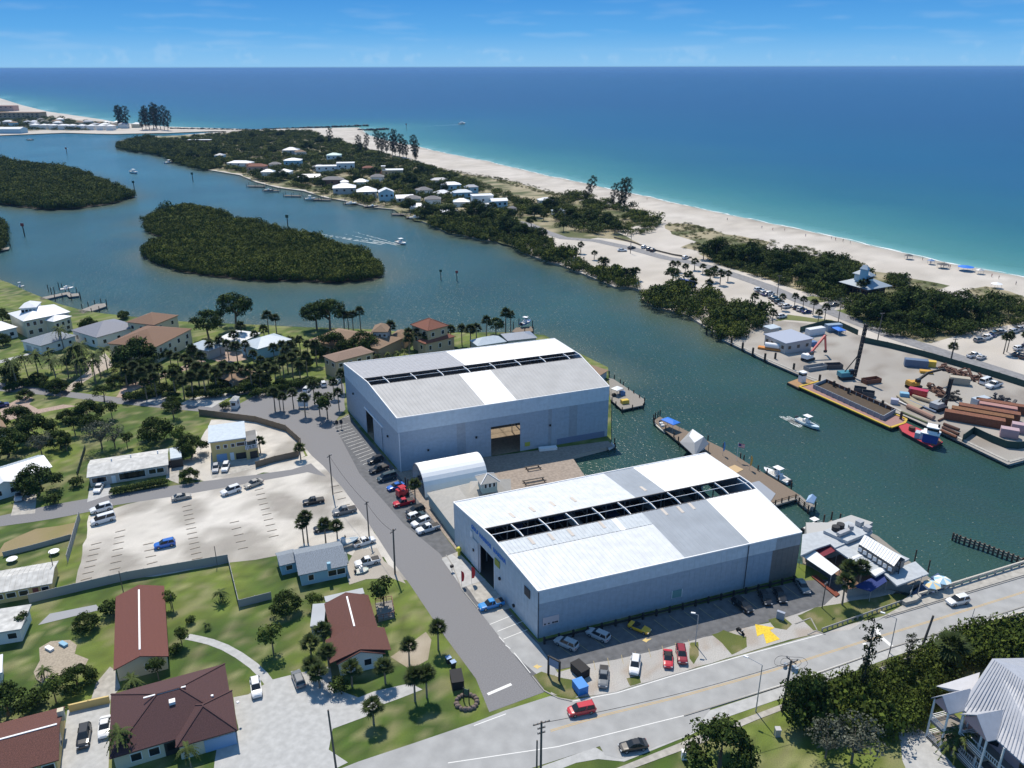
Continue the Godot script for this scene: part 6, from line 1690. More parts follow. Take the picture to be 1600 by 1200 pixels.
func vehicles() -> void:
	for a in [
		["minivan", "red", "red minivan driving along the bridge road past the blue bin", 11.2,-102.5,-164.4,0.95],
		["sedan", "black", "black car waiting in the lay-by beside the south pavement", 18.6,-95,-168.2,0.98],
		["suv", "white", "white car with dark sunroof crossing the bridge", 87.2,-131,-163.2,1.0],
		["sports", "yellow", "yellow convertible parked in the near shed's shadow", 23.7,-123.1,-34.3,1.0, "black"],
		["suv", "silver", "silver estate car parked nearest the shed's south west corner", 9.8,-118.7,146.3,0.97],
		["suv", "silver", "silver car parked in the shade between the estate car and the yellow convertible", 15.8,-121,144.6,0.97],
		["suv", "black", "long black car parked at a slant in the shed's shadow", 44.7,-129.7,-62,1.0],
		["sedan", "black", "black car in the shade, left of a matching black one", 49.8,-132.2,-87.5,1.0],
		["sedan", "black", "black car in the shade, next to the grey sedan's row end", 53,-132.9,-91.1,1.0],
		["sedan", "grey", "grey sedan at the corner of the shaded car park by the restaurant fence", 58.5,-135.8,-87.5,1.0],
		["sedan", "red", "bright red car with a dark roof facing the bridge road", 27.5,-114.6,-98.9,0.97, "black"],
		["suv", "maroon", "dark red car beside the bright red one facing the bridge road", 30.1,-115.6,-94.8,0.95],
		["suv", "white", "white car with a dark sunroof on the gravel before the shed", 21.4,-112.9,-103.2,0.97],
		["pickup", "grey", "dark grey pickup facing the road beside the black dumpster", 15.6,-110.1,-98.7,0.9],
		["pickup", "sky", "bright blue pickup outside the near shed's tall doorway", -4.1,-130.1,-155.2,0.92],
		["suv", "black", "black car first in the row beside the far shed", -36.5,-192.2,-139.2,0.95],
		["pickup", "black", "black pickup second in the row beside the far shed", -34.8,-187,-139.3,0.93],
		["van", "teal", "dark teal van in the row beside the far shed", -32,-182.3,-145.7,0.9],
		["sedan", "blue", "deep blue car in the row in front of the palm", -29.1,-177.7,-144.1,1.0],
		["pickup", "red", "red pickup next to the red forklift", -26.1,-169.7,-152.3,0.92],
		["suv", "black", "black car between the red pickup and the white roofed car", -22.9,-165.8,-143.3,1.0],
		["suv", "teal", "dark sided car with a white roof parked backwards beside the office", -22.4,-163.3,38.8,0.98, "paint_white"],
		["suv", "white", "white car parked between the dark sided car and the white pickup", -21,-160.6,-142.2,1.0],
		["pickup", "white", "white pickup at the end of the row beside the marina office", -19.1,-157.9,-148.9,0.98],
		["pickup", "black", "black pickup alone in the middle of the sandy car park's east side", -48,-170.4,-159.7,0.9],
		["pickup", "grey", "grey pickup parked at the kerb of the side street", -39.6,-165.7,-154.9,1.0],
		["suv", "black", "dark car half hidden under the palms behind the blue cottage", -42.9,-158.2,-156.1,0.97],
		["pickup", "white", "white pickup hitched to a boat trailer behind the blue cottage", -32.7,-152.4,31.3,0.9],
		["pickup", "white", "white pickup with an open brown load bed beside the blue cottage", -30.7,-144.7,-154.9,0.95],
		["sedan", "tan", "beige sedan at the lane's edge by the sandy car park", -80.7,-172.6,26.1,1.0],
		["suv", "white", "white car with a long roof at the lane's edge", -69.6,-175.6,-139,1.05],
		["sedan", "tan", "beige sedan nearest the yellow house's lane corner", -65.1,-179.3,-133.7,1.05],
		["suv", "white", "white car beside the white van at the west end of the sandy car park", -97.6,-167,-143.5,1.05],
		["van", "white", "white passenger van at the west end of the sandy car park", -94.8,-162,-143.3,0.95],
		["suv", "blue", "blue car alone in the middle of the sandy car park", -76.4,-151.7,-154.1,0.95],
		["sedan", "white", "white car on the drive of the long white house", -103.1,-177.2,-78.7,1.0],
		["suv", "silver", "silver car on the drive beside the big oak by the lane", -120.5,-173.1,-68,1.0],
		["suv", "grey", "dark car in the carport of the long white house", -90.2,-191.8,105.5,0.95],
		["suv", "silver", "silver car at the blue door of the yellow house", -77.5,-187.7,-76,0.9],
		["suv", "white", "white car in front of the yellow house's white door", -75.1,-188.3,-81.3,0.95],
		["suv", "white", "white car on the white drive east of the maroon roof", -43.3,-107.6,-68.5,0.95],
		["suv", "grey", "dark grey car on the white drive beside the corner house", -36.7,-109.7,117.6,0.92],
		["suv", "black", "black car on the narrow drive west of the maroon roof", -67.1,-97,-69.9,1.0],
		["sedan", "white", "white sedan close to the maroon roof's west eave", -64.8,-99,-70.1,1.0],
		["suv", "white", "white car at the upper edge of the marina car park", -62.5,-247.8,110.8,1.0],
		["suv", "white", "white car in the shade of the marina car park's palms", -66.6,-243,82.2,1.0],
		["sedan", "white", "white car at the far shed's north west corner", -58.3,-250.1,83.7,0.95],
		["sedan", "silver", "silver car beside the small white kiosk in the marina car park", -66,-236.9,62.4,1.0],
		["suv", "navy", "dark car at the left edge on the pink drive", -158.8,-230.1,36,1.0],
		["sedan", "black", "black car on the beach road at the sandy clearing", 69.4,-462.2,40,1.2],
		["sedan", "white", "white car on the sandy clearing beside the beach road", 63,-455.3,-0.5,1.2],
		["suv", "white", "white car first in the row at the beach road's fence", 76.8,-464,60.3,1.1],
		["suv", "grey", "grey car second in the row at the beach road's fence", 78.9,-458.6,59.8,1.1],
		["suv", "black", "black car third in the row at the beach road's fence", 80.5,-455.1,59.5,1.1],
		["suv", "white", "white car at the foot of the dune path", 95.3,-435.9,46.7,1.1],
		["bus", "bus_blue", "blue bus under the palms of the sandy clearing", 84.1,-377.3,-41.6,1.0]]:
		vehicle(a[0], a[1], a[2], a[3], a[4], a[5], a[6], "", 0.08, a[7] if a.size() > 7 else "")
	# the beach car parks: rows of cars
	var hues := ["white", "black", "silver", "navy", "white", "grey", "teal", "silver"]
	var i := 0
	for p in pts([116,-367.2,116.2,-363.8,116.8,-361.5,117.3,-359.3,119.1,-360.4,118.6,-354.8,118.7,-350.5,119.3,-342.2,120,-339.1,124.1,-337.1,124.8,-334.1,126,-331.2,113,-323.8,141.8,-342,118.9,-346.3]):
		var h: String = hues[i % 8]
		vehicle(["suv", "sedan"][i % 2], h, "%s car parked under the palms along the beach road" % h, p.x, p.y, 20.0 + (i * 37) % 15,1.1, "%s cars along the beach road" % h, 0.08)
		i += 1
	for p in pts([178.7,-292.1,182.9,-295.2,185.9,-297.5,188.7,-299.9,190.9,-301.5,193.3,-303.2,198.4,-303.1,201.8,-305.6,205.3,-308.1,188.2,-282.3,190.9,-283.8,183.9,-275.9,184.6,-273.2,167.2,-274.6,168.8,-272.6,190.6,-280.1,204.9,-303.1]):
		var h: String = hues[(i * 3) % 8]
		vehicle(["suv", "pickup", "sedan"][i % 3], h, "%s car parked in the sandy car park behind the work yard" % h, p.x, p.y, 15.0 + (i * 31) % 20,1.05, "%s cars in the sandy car park behind the work yard" % h, 0.08)
		i += 1
	forklift()
	trailer_boat()

func forklift() -> void:
	var p := Vector2(-26.8,-173.9)
	var o := thing("forklift", "red boat forklift with a tall dark mast parked beside the office row", "forklift", v3(p, 0.05), 40.0)
	var red: Material = M["paint_red"]
	var s := Shape.new(); s.box(Vector3(-0.3,1.1,0), Vector3(2.6,1.2,1.7)); s.box(Vector3(-1.2,1.9,0), Vector3(0.9,0.5,1.5))
	obj("body", s, red, o)
	for z in [-0.55,0.55]:
		box_on("mast", M["dark"], o, Vector3(1.2,2.3, z), Vector3(0.25,4.4,0.2))
		box_on("fork", M["dark"], o, Vector3(2.2,0.5, z), Vector3(2.0,0.1,0.2))
	box_on("cab_roof", red, o, Vector3(-0.2,2.7,0), Vector3(1.6,0.1,1.5))
	for x in [-0.9,0.5]:
		for z in [-0.7,0.7]:
			box_on("cab_post", M["dark"], o, Vector3(x, 2.1, z), Vector3(0.09,1.2,0.09))
	for x in [-1.1,0.8]:
		for z in [-0.8,0.8]:
			tube_on("wheel", M["tyre"], o, Vector3(x, 0.5, z - 0.18), Vector3(x, 0.5, z + 0.18), 0.5,0.5,10)

func trailer_boat() -> void:
	var p := Vector2(-36.8,-151); var q := Vector2(-35.1,-152)
	var o := thing("trailer", "boat trailer with dark wheels behind the blue cottage", "trailer", v3(p, 0.05), rad_to_deg(atan2(-(q - p).y, (q - p).x)))
	var s := Shape.new()
	for z in [-0.8,0.8]: s.beam(Vector3(-3,0.55, z), Vector3(2.2,0.55, z), 0.12,0.15)
	s.beam(Vector3(2.2,0.55,-0.8), Vector3(4.2,0.5,0), 0.12,0.12); s.beam(Vector3(2.2,0.55,0.8), Vector3(4.2,0.5,0), 0.12,0.12)
	obj("trailer_frame", s, M["steel"], o)
	for x in [-1.6,-0.8]:
		for z in [-1.0,1.0]:
			tube_on("wheel", M["tyre"], o, Vector3(x, 0.33, z - 0.1), Vector3(x, 0.33, z + 0.1), 0.33,0.33,10)
	var b := boat("grey blue boat resting on a trailer behind the blue cottage", v3(p, 0.65), o.rotation_degrees.y, 6.6,2.2, mat("hull_blue", 0.25,0.34,0.42,0.35), false, 1)

func boat(label: String, at: Vector3, yaw: float, l: float, w: float, hull: Material, top := true, motors := 2, group := "") -> Node3D:
	# open boat: hull, deck well, console, canopy on four posts, outboards
	var o := thing("motor_boat", label, "boat", at, yaw, group)
	var h := l * 0.14
	var s := Shape.new(); boat_hull(s, l, w, h); obj("hull", s, hull, o)
	prism_on("cockpit_floor", mat("cockpit", 0.5,0.49,0.46,0.7), o, PackedVector2Array([Vector2(-l * 0.44,-w * 0.36), Vector2(l * 0.2,-w * 0.38), Vector2(l * 0.4,-w * 0.12), Vector2(l * 0.4, w * 0.12), Vector2(l * 0.2, w * 0.38), Vector2(-l * 0.44, w * 0.36)]), h * 0.98, h * 1.04)
	var c := Shape.new(); c.box(Vector3(-l * 0.02, h + 0.55,0), Vector3(l * 0.14,1.0, w * 0.36)); c.box(Vector3(-l * 0.16, h + 0.4,0), Vector3(l * 0.07,0.7, w * 0.45))
	obj("console", c, M["trim_white"], o)
	box_on("windscreen", M["glass"], o, Vector3(l * 0.055, h + 1.2,0), Vector3(0.06,0.5, w * 0.34), 0.0,-0.3)
	if top:
		box_on("hard_top", M["trim_white"], o, Vector3(-l * 0.04, h + 2.05,0), Vector3(l * 0.27,0.12, w * 0.72))
		for x in [-0.14,0.07]:
			for z in [-0.3,0.3]:
				tube_on("top_post", M["steel"], o, Vector3(x * l, h, z * w), Vector3(x * l, h + 2.0, z * w), 0.04,0.04,5)
	for i in motors:
		var m := Shape.new(); var z := (i - (motors - 1) / 2.0) * 0.6
		m.box(Vector3(-l * 0.53, h * 0.9 + 0.25, z), Vector3(0.5,0.6,0.38)); m.box(Vector3(-l * 0.53, h * 0.3, z), Vector3(0.22,0.9,0.2))
		obj("outboard_motor", m, mat("motor_dark", 0.04,0.04,0.045,0.4), o)
	for z in [-1.0,1.0]:
		beam_on("bow_rail", M["steel"], o, Vector3(l * 0.12, h * 1.45, z * w * 0.44), Vector3(l * 0.44, h * 1.6, z * w * 0.16), 0.05,0.05)
	return o

func boat_at(label: String, stern: Vector2, bow: Vector2, hull: Material, w := 0.0, top := true, motors := 2, y := -1.25, group := "") -> Node3D:
	var d := bow - stern
	return boat(label, v3((stern + bow) / 2, y), rad_to_deg(atan2(-d.y, d.x)), d.length(), w if w > 0 else d.length() * 0.31, hull, top, motors, group)

func wake(label: String, a: Vector2, b: Vector2, w0: float, w1: float) -> void:
	# broken foam trailing from a to b (b at the boat)
	var s := Shape.new()
	s.coloured = true
	s.tint = Color(0.55,0.6,0.6)
	var d := b - a
	var side := d.normalized().orthogonal()
	rng.seed = int(a.x * 7.0)
	for i in 110:
		var t := pow(rng.randf(), 0.6)
		var p := a + d * t + side * (lerpf(w0, w1, t) * (0.5 if rng.randf() < 0.5 else -0.5) + rng.randf_range(-0.6,0.6))
		var l := rng.randf_range(0.8,2.6) * (0.4 + t); var h := rng.randf_range(0.12,0.4) * (0.4 + t)
		var u := d.normalized() * l; var q := side * h
		s.up_tri(p - u, p + q, p + u, -0.96); s.up_tri(p - u, p + u, p - q, -0.96)
	tag(obj("boat_wake_foam", s, M["foam"]), label, "wake", "", "stuff")

func dock(label: String, poly: PackedVector2Array, piles: PackedVector2Array, m: Material, y := 0.0, tall := 1.6, called := "timber_dock") -> Node3D:
	# planked deck on piles; planks run across
	var o := thing(called, label, "dock")
	prism_on("deck_boards", m, o, poly, y - 0.35, y)
	for p in piles:
		tube_on("pile", M["pile"], o, v3(p, -3.5), v3(p, y + tall), 0.2,0.17,7)
	return o

func boats() -> void:
	var white: Material = M["trim_white"]
	boat_at("white motor boat with a hard top moving past the work barge", Vector2(85.6,-221.1), Vector2(89.6,-213.7), mat("hull_pale", 0.55,0.66,0.72,0.3))
	wake("faint foam behind the white motor boat near the barge", Vector2(82.8,-224.6), Vector2(84.8,-218.8), 2.2,0.9)
	boat_at("small speedboat throwing a white wake beside the mangrove island", Vector2(-69.9,-486.5), Vector2(-63.5,-478.9), white, 3.4)
	wake("long white wake behind the speedboat beside the mangrove island", Vector2(-107.5,-520.8), Vector2(-68.1,-479.7), 9.0,2.0)
	wake("older faint wake line trailing along the mangrove island", Vector2(-144.5,-527.8), Vector2(-76.9,-481.7), 2.0,3.0)
	boat_at("tiny boat in the upper channel right of the western island", Vector2(-386.9,-838.9), Vector2(-375.1,-828.2), white, 4.0)
	boat_at("pontoon boat moored at the upper channel shore", Vector2(-384.4,-920.3), Vector2(-379.5,-933.1), white, 5.0)
	boat_at("tiny dark boat near the inlet in the upper channel", Vector2(-715.8,-1239.6), Vector2(-706.2,-1239.4), mat("hull_dark", 0.05,0.06,0.08,0.4), 6.0, false)
	boat_at("distant boat out at sea ahead of a thin wake", Vector2(-98.6,-1581.3), Vector2(-87.1,-1590.1), white, 8.0)
	wake("thin wake behind the distant boat out at sea", Vector2(-177.4,-1515.2), Vector2(-96.4,-1565.3), 2.0,6.0)
	boat_at("cream open boat moored at the head of the marina pier", Vector2(44.8,-212.2), Vector2(42.6,-219.4), mat("hull_cream", 0.66,0.62,0.54,0.4), 0.0, false)
	boat_at("white boat with a hard top moored along the marina promenade", Vector2(70.5,-181.2), Vector2(66.2,-188.6), white)
	boat_at("white cabin boat moored between the near shed and the restaurant", Vector2(66.5,-158.5), Vector2(72.2,-161.5), white)
	boat_at("white boat with a blue side on the lift behind the far shed's roofs", Vector2(3.9,-311.1), Vector2(7.4,-316.3), mat("hull_royal", 0.04,0.1,0.3,0.3), 2.8, true, 2,0.8)
	boat_at("small white boat parked on the promenade under the pier house", Vector2(50,-197.6), Vector2(52.9,-200), white, 2.2, false, 1,0.1)
	boat_at("small skiff on the sand beside the white pickup at the blue cottage", Vector2(-32.6,-141.4), Vector2(-30.1,-142.6), mat("hull_pale_green", 0.45,0.55,0.5,0.4), 1.8, false, 1,0.05)
	# marina pier and promenade
	var pier := dock("long timber pier and promenade running from the pier head to the restaurant side", pts([42,-218.6,44.5,-221.9,47.2,-216.7,55.9,-203.6,59.5,-198,63.6,-188.8,67.4,-181.1,70.7,-173.9,64.3,-170.8,58.3,-168.9,49.3,-185.3,49.7,-194.9,46.7,-204.5]), pts([42.3,-220,43.1,-221.4,44,-222.3,44.8,-223.3,42.1,-217.6,44.5,-212.2,46,-207.4,46.7,-204.5,48,-200.8,49.2,-197.2,55.2,-205.3,58.3,-200.3,61.4,-194.1,62,-192.9,64.1,-187,65.8,-184.9,67.7,-181.4,69.8,-177.7]), M["deck"], 0.05,1.5)
	var g := Shape.new(); g.prism(pts([59.8,-179.8,62.7,-181.1,64.9,-174.5,62.6,-170.8,59,-170.2]), 0.08,0.14); tag(obj("concrete_pad", g, mat("pad_blue", 0.28,0.31,0.36,0.9)), "blue grey concrete pad at the inner end of the promenade", "paving")
	g = Shape.new(); g.prism(pts([56.6,-188.5,58.8,-190,60.5,-187.4,58,-185.3]), 0.08,0.14); tag(obj("planked_platform", g, mat("pale_planks", 0.5,0.36,0.2,0.9)), "pale tan planked platform on the promenade", "platform")
	var w := dock("narrow railed walkway ending in a square platform with a blue canopy", pts([63,-170.1,70.8,-174.2,71.5,-170.7,72.9,-168.9,70.4,-166.5,69.4,-169.8,69.2,-172,63.2,-168.9]), pts([63.3,-169.5,65.1,-170.4,67.1,-171.4,69.1,-172.3,69.4,-170.7,69.9,-168.6,70.3,-166.8,72.6,-168.6]), M["grey_deck"], 0.0,1.2)
	for k in [pts([63.3,-169.5,69.1,-172.3]), pts([69.1,-172.3,70.3,-166.8])]:
		for y in [1.05,0.55]:
			beam_on("rail", M["pile"], w, v3(k[0], y), v3(k[1], y), 0.09,0.09)
	canopy("blue and white tent canopy at the end of the railed walkway", 71.1,-167.9,1.8,3.3,-30.8,2.3,3.4, mat("canopy_blue", 0.35,0.5,0.72,0.8))
	canopy("bright blue canvas boat canopy at the pier head", 45.9,-212.9,3,4.9,36.8,2.6,3.1, mat("bright_blue_cloth", 0.01,0.16,0.62,0.7))
	# grey roofed pier house
	var ph := thing("pier_house", "open pier house with a white flat top and grey sloping canvas sides", "shelter")
	var A := Vector2(45.9,-199.1); var B := Vector2(48.2,-190.5); var C := Vector2(53.7,-198.2); var D := Vector2(50.7,-207)
	var a := A.lerp(C, 0.3); var c := A.lerp(C, 0.8); var b := B.lerp(D, 0.25); var d := B.lerp(D, 0.78)
	var s := Shape.new(); s.quad(v3(a, 4.4), v3(b, 4.4), v3(c, 4.4), v3(d, 4.4)); s.prism(PackedVector2Array([a, b, c, d]), 4.2,4.38); obj("top_sheet", s, M["white_metal"], ph)
	for e in [[A, B, b, a], [B, C, c, b], [C, D, d, c], [D, A, a, d]]:
		var q := Shape.new(); q.quad(v3(e[0], 2.4), v3(e[1], 2.4), v3(e[2], 4.4), v3(e[3], 4.4)); q.quad(v3(e[3], 4.33), v3(e[2], 4.33), v3(e[1], 2.33), v3(e[0], 2.33)); obj("canvas_side", q, mat("canvas_grey", 0.33,0.34,0.35,0.8), ph)
	for e in [A, B, C, D]:
		tube_on("post", M["pile"], ph, v3(e, 0), v3(e, 2.5), 0.08,0.08,6)
	# flags on the promenade
	for k in [[Vector2(57,-195.6), 4.2, "tall narrow blue flag on the promenade", Color(0.1,0.3,0.6), 0.5,3.0], [Vector2(61.9,-187.1), 4.2, "tall narrow orange flag on the promenade", Color(0.75,0.42,0.08), 0.6,3.0]]:
		feather_flag(k[2], k[0], k[1], k[3], k[4])
	var fl := thing("flag", "striped red, white and blue flag on a pole at the promenade's edge", "flag", v3(Vector2(60,-192.6), 0))
	tube_on("pole", M["trim_white"], fl, Vector3.ZERO, Vector3(0,5.4,0), 0.05,0.04,6)
	for i in 7:
		box_on("stripe", mat("flag_red", 0.45,0.03,0.05,0.8) if i % 2 == 0 else M["trim_white"], fl, Vector3(0.85,4.0 + i * 0.16,0.1), Vector3(1.7,0.16,0.03), -0.5)
	box_on("canton", mat("flag_blue", 0.02,0.03,0.16,0.8), fl, Vector3(0.38,4.72,0.12), Vector3(0.75,0.62,0.06), -0.5)
	# pier beside the far shed
	dock("broad timber pier at the far shed's water side", pts([31.5,-254.7,34.2,-253.5,42,-235.4,40.9,-230.8,33.8,-227.3,31.2,-235.5]), pts([33.4,-258.4,34.7,-254.7,36.2,-250.5,36.9,-248.2,38,-243.6,39.3,-240.8,40.6,-237,41.8,-234.4,40.7,-229.7,37.2,-228.7,33.8,-226.8,32.4,-231.3,31.6,-234.9]), M["grey_deck"], 0.0,1.0)
	for k in [["box_stack", "yellow crates stacked at the outer end of the broad timber pier", Vector2(35.3,-232.3), Vector3(2.4,1.1,1.6), mat("crate_yellow", 0.6,0.42,0.06,0.7), "crate"], ["pump_box", "blue pump box in the middle of the broad timber pier", Vector2(35.4,-239.2), Vector3(1.6,1.2,1.3), mat("box_blue", 0.08,0.17,0.35,0.6), "pump"], ["tool_box", "dark chest at the inner side of the broad timber pier", Vector2(32.6,-238.1), Vector3(1.2,0.8,0.9), M["dark"], "chest"]]:
		var e := Shape.new(); e.box(Vector3(0, k[3].y / 2,0), k[3], 0.3); e.box(Vector3(0, k[3].y + 0.05,0), k[3] * Vector3(0.9,0.1,0.9) , 0.3)
		var n := obj(k[0], e, k[4]); n.position = v3(k[2], 0.02); tag(n, k[1], k[5])
	canopy("pale grey shade roof on the broad timber pier", 33.7,-239.4,3.2,2.7,43,2.2,2.5, M["white_metal"])
	dock("narrow white landing under the far shed's water corner", pts([25.9,-202.9,28,-204.6,28.8,-202.1,26.8,-199.7]), pts([28.8,-204.6,28.6,-201.3]), M["pale_concrete"], -0.1,1.2)
	# long dock house along the far shed's east side
	house("dock_roof", "long low brown and grey dock roof along the far shed's water side", 24,-256.7,6.6,16.5,55.1,2.6, "gable_x", 0.7, M["grey_wall"], M["pale_tan_tile"], {"category": "dock house", "frames": false})
	# docks of the western shore
	dock("timber dock with a boat lift beside the white villa", pts([-216.8,-358.3,-208.7,-368.5,-205.5,-365,-203,-366.1,-200.2,-361.6,-203.8,-359.4,-207.3,-363.9,-213.8,-354]), pts([-220.9,-373.3,-216.9,-368.5,-215.4,-368.5,-218.3,-378,-215.4,-375.6,-212.1,-372,-208.4,-368.5,-204.8,-368.4,-199.3,-360.4,-197.3,-357.1,-201.5,-357.1,-205.6,-357.2,-208.5,-356.1]), M["grey_deck"], 0.0,2.2)
	dock("second timber dock with lifting beams beside the lavender grey roof", pts([-188.1,-336.3,-185.6,-347.4,-182.1,-348.4,-179.3,-344.2,-181.2,-338.2,-183.9,-332.3]), pts([-189.4,-342.3,-188.1,-345.3,-186.7,-348.4,-184.9,-350.5,-182,-349.5,-178.4,-342.2,-179.8,-338.2,-181.7,-335.2]), M["grey_deck"], 0.0,1.6)
	dock("small dock and lift at the western edge of the channel", pts([-302,-465,-296,-471,-293,-465,-297,-457]), pts([-300,-478,-294,-469,-301,-476]), M["grey_deck"], 0.0,2.0)
	dock("dock holding the boat lift behind the far shed's roofs", pts([0,-306,1.6,-311.1,7.8,-312.8,8.7,-306.8,3.8,-302.7]), pts([0.6,-312.8,2.9,-317.2,8.4,-314.5,8.5,-306,5.1,-304.3]), M["deck"], 0.0,2.0)
	boat_at("white boat on the lift at the villa's dock", Vector2(-212.4,-368.5), Vector2(-207.8,-372), white, 2.8, false, 1,0.6)
	boat_at("small white boat at the corner of the western sea wall", Vector2(-239.7,-379.6), Vector2(-238.1,-383.3), white)
	# docks of the island houses
	var at := pts([-227,-730,-206,-702,-180,-672,-160,-655,-151,-651,-123,-631,-104,-616,-79,-581,-67,-568,-47,-538])
	var half := [8,7,7,6,7,7,8,7,7,5]
	var which := ["northernmost dark dock of the island houses", "dark dock with tall piles second from the north", "dark dock before the small white pyramid roof", "dock carrying a white boat on a lift", "thin walkway dock through the mangroves", "dark dock before the broad round house", "dock below the aqua gabled house", "dock beside the large shore tree", "southern dock with a white boat cover", "small dock at the white stepped house"]
	for i in 10:
		var q := at[i]; var r: float = half[i]
		dock(which[i], PackedVector2Array([q + Vector2(-r, -4), q + Vector2(r, -2), q + Vector2(r, 3), q + Vector2(-r, 1)]), PackedVector2Array([q + Vector2(-r, -5), q + Vector2(0,-4), q + Vector2(r, -3), q + Vector2(r, 4), q + Vector2(0,3), q + Vector2(-r, 2)]), mat("dock_dark", 0.12,0.11,0.1,0.9), 0.2,2.6)
	for k in [[1, "dark boat on a lift at the second northern island dock", "hull_dark"], [3, "white boat on a lift at the mangrove dock", ""], [5, "pale boat on a lift below the broad round house", ""], [6, "dark boat below the aqua gabled house", "hull_dark"], [8, "long white covered boat at the southern island dock", ""]]:
		boat(k[1], v3(at[k[0]] + Vector2(0,6), 0.5), 15.0,8.0,2.8, M[k[2]] if k[2] else white, k[0] == 3,1)
	# channel markers
	var spots := pts([-35.5,-394.3,-27.3,-391.7,-149,-537,-298,-770,-548,-1027,-327,-711,-308,-508,-183,-1466])
	var mi := 0
	for k in [["green", "channel marker with a dark square board, left of the pair in mid channel"], ["red", "channel marker with a red board, right of the pair in mid channel"], ["green", "channel marker north of the middle mangrove island"], ["green", "channel marker in the upper channel before the island's docks"], ["red", "thin channel marker in the upper channel above the western island"], ["green", "channel marker off the tip of the western island"], ["red", "pair piling marker near the western edge"], ["red", "marker post in the sea beyond the beach tip"]]:
		var o := thing("channel_marker", k[1], "channel marker", v3(spots[mi], -1.0))
		var z: float = 1.0 if mi < 2 else 1.6
		mi += 1
		tube_on("pile", M["pile"], o, Vector3(0,-2,0), Vector3(0,4.5 * z, 0), 0.22 * z, 0.2 * z, 7)
		var e := Shape.new(); e.box(Vector3(0,4.6 * z, 0.25), Vector3(1.3 * z, 1.2 * z, 0.12)); obj("board", e, mat("marker_red", 0.35,0.05,0.04,0.7) if k[0] == "red" else mat("marker_green", 0.03,0.08,0.05,0.7), o)
	# curved fender wall at the bridge channel
	var line := pts([98.8,-155.2,99.8,-154.2,101.3,-152.8,102.7,-151.6,104.1,-150.3,105.3,-148.8,106.7,-147.6,107.9,-146.1,109.3,-144.7,110.7,-142.8])
	var fw := thing("fender_wall", "curving dark timber fender wall in the channel before the bridge", "fender wall")
	for k in line.size() - 1:
		for y in [0.4,-0.3]:
			beam_on("beam", mat("fender", 0.2,0.18,0.15,0.9), fw, v3(line[k], y), v3(line[k + 1], y), 0.3,0.35)
		for e in [0.0,0.5]:
			var r := Shape.new(); var pp := line[k].lerp(line[k + 1], e); r.tube(v3(pp, -3), v3(pp, 0.9), 0.24,0.2,7); obj("pile", r, M["pile"], fw)
	for k in pts([81.4,-297.4,80.9,-300.6,78.8,-302.2,77.3,-304.7]):
		var r := Shape.new(); r.tube(v3(k, -3), v3(k, 2.6), 0.4,0.36,8); tag(obj("mooring_pile", r, M["pile"]), "thick dark mooring pile beside the mangroves at the work yard's north end", "pile", "mooring piles beside the mangroves")

func canopy(label: String, x: float, z: float, w: float, d: float, yaw: float, h: float, top: float, m: Material) -> void:
	var o := thing("canopy", label, "canopy", Vector3(x, 0, z), yaw)
	var s := hip_roof(w, d, h, top - h); obj("canopy_cloth", s, m, o)
	for sx in [-0.46,0.46]:
		for sz in [-0.46,0.46]:
			tube_on("post", M["steel"], o, Vector3(sx * w, 0, sz * d), Vector3(sx * w, h - 0.15, sz * d), 0.06,0.06,6)

func feather_flag(label: String, p: Vector2, h: float, c: Color, w: float) -> void:
	var o := thing("feather_flag", label, "flag", v3(p, 0.05), 20.0)
	tube_on("pole", M["steel"], o, Vector3.ZERO, Vector3(0, h, 0), 0.035,0.03,5)
	var f := Shape.new()
	for i in 6:
		var y0 := h * (0.3 + 0.7 * i / 6.0); var y1 := h * (0.3 + 0.7 * (i + 1) / 6.0)
		var w0 := w * (0.75 + 0.4 * sin(i * 0.55)); var w1: float = w * (0.75 + 0.4 * sin((i + 1) * 0.55)) if i < 5 else 0.12
		f.hexa([Vector3(0.03, y0,0.02), Vector3(w0, y0,0.02 + 0.05 * (i % 2)), Vector3(w0, y0,0.0 + 0.05 * (i % 2)), Vector3(0.03, y0,0.0)], [Vector3(0.03, y1,0.02), Vector3(w1, y1,0.07 - 0.05 * (i % 2)), Vector3(w1, y1,0.05 - 0.05 * (i % 2)), Vector3(0.03, y1,0.0)])
	obj("flag_cloth", f, mat("flag_%d_%d" % [int(c.r * 99), int(c.b * 99)], c.r, c.g, c.b, 0.8), o)

func lump(called: String, label: String, category: String, p: Vector2, size: Vector3, yaw: float, m: Material, y := 0.1, group := "") -> MeshInstance3D:
	# a box shaped thing with a lid or rim of its own
	var s := Shape.new()
	s.box(Vector3(0, size.y / 2,0), size)
	s.box(Vector3(0, size.y, 0), Vector3(size.x + 0.1,0.12, size.z + 0.1))
	var o := obj(called, s, m)
	o.position = v3(p, y)
	o.rotation.y = deg_to_rad(yaw)
	tag(o, label, category, group)
	return o

func container(label: String, p: Vector2, l: float, yaw: float, m: Material, w := 2.5, h := 2.7, y := 0.1) -> void:
	var o := thing("shipping_container", label, "container", v3(p, y), yaw)
	var s := Shape.new()
	s.box(Vector3(0, h / 2,0), Vector3(l, h - 0.1, w - 0.1))
	for i in int(l / 0.5):
		for z in [-1.0,1.0]:
			s.box(Vector3(-l / 2 + 0.3 + i * 0.5, h / 2, z * (w / 2 - 0.03)), Vector3(0.2, h - 0.3,0.08))
	obj("body", s, m, o)
	for z in [-0.6,0.6]:
		box_on("door", m, o, Vector3(l / 2, h / 2, z), Vector3(0.08, h - 0.3,1.1))

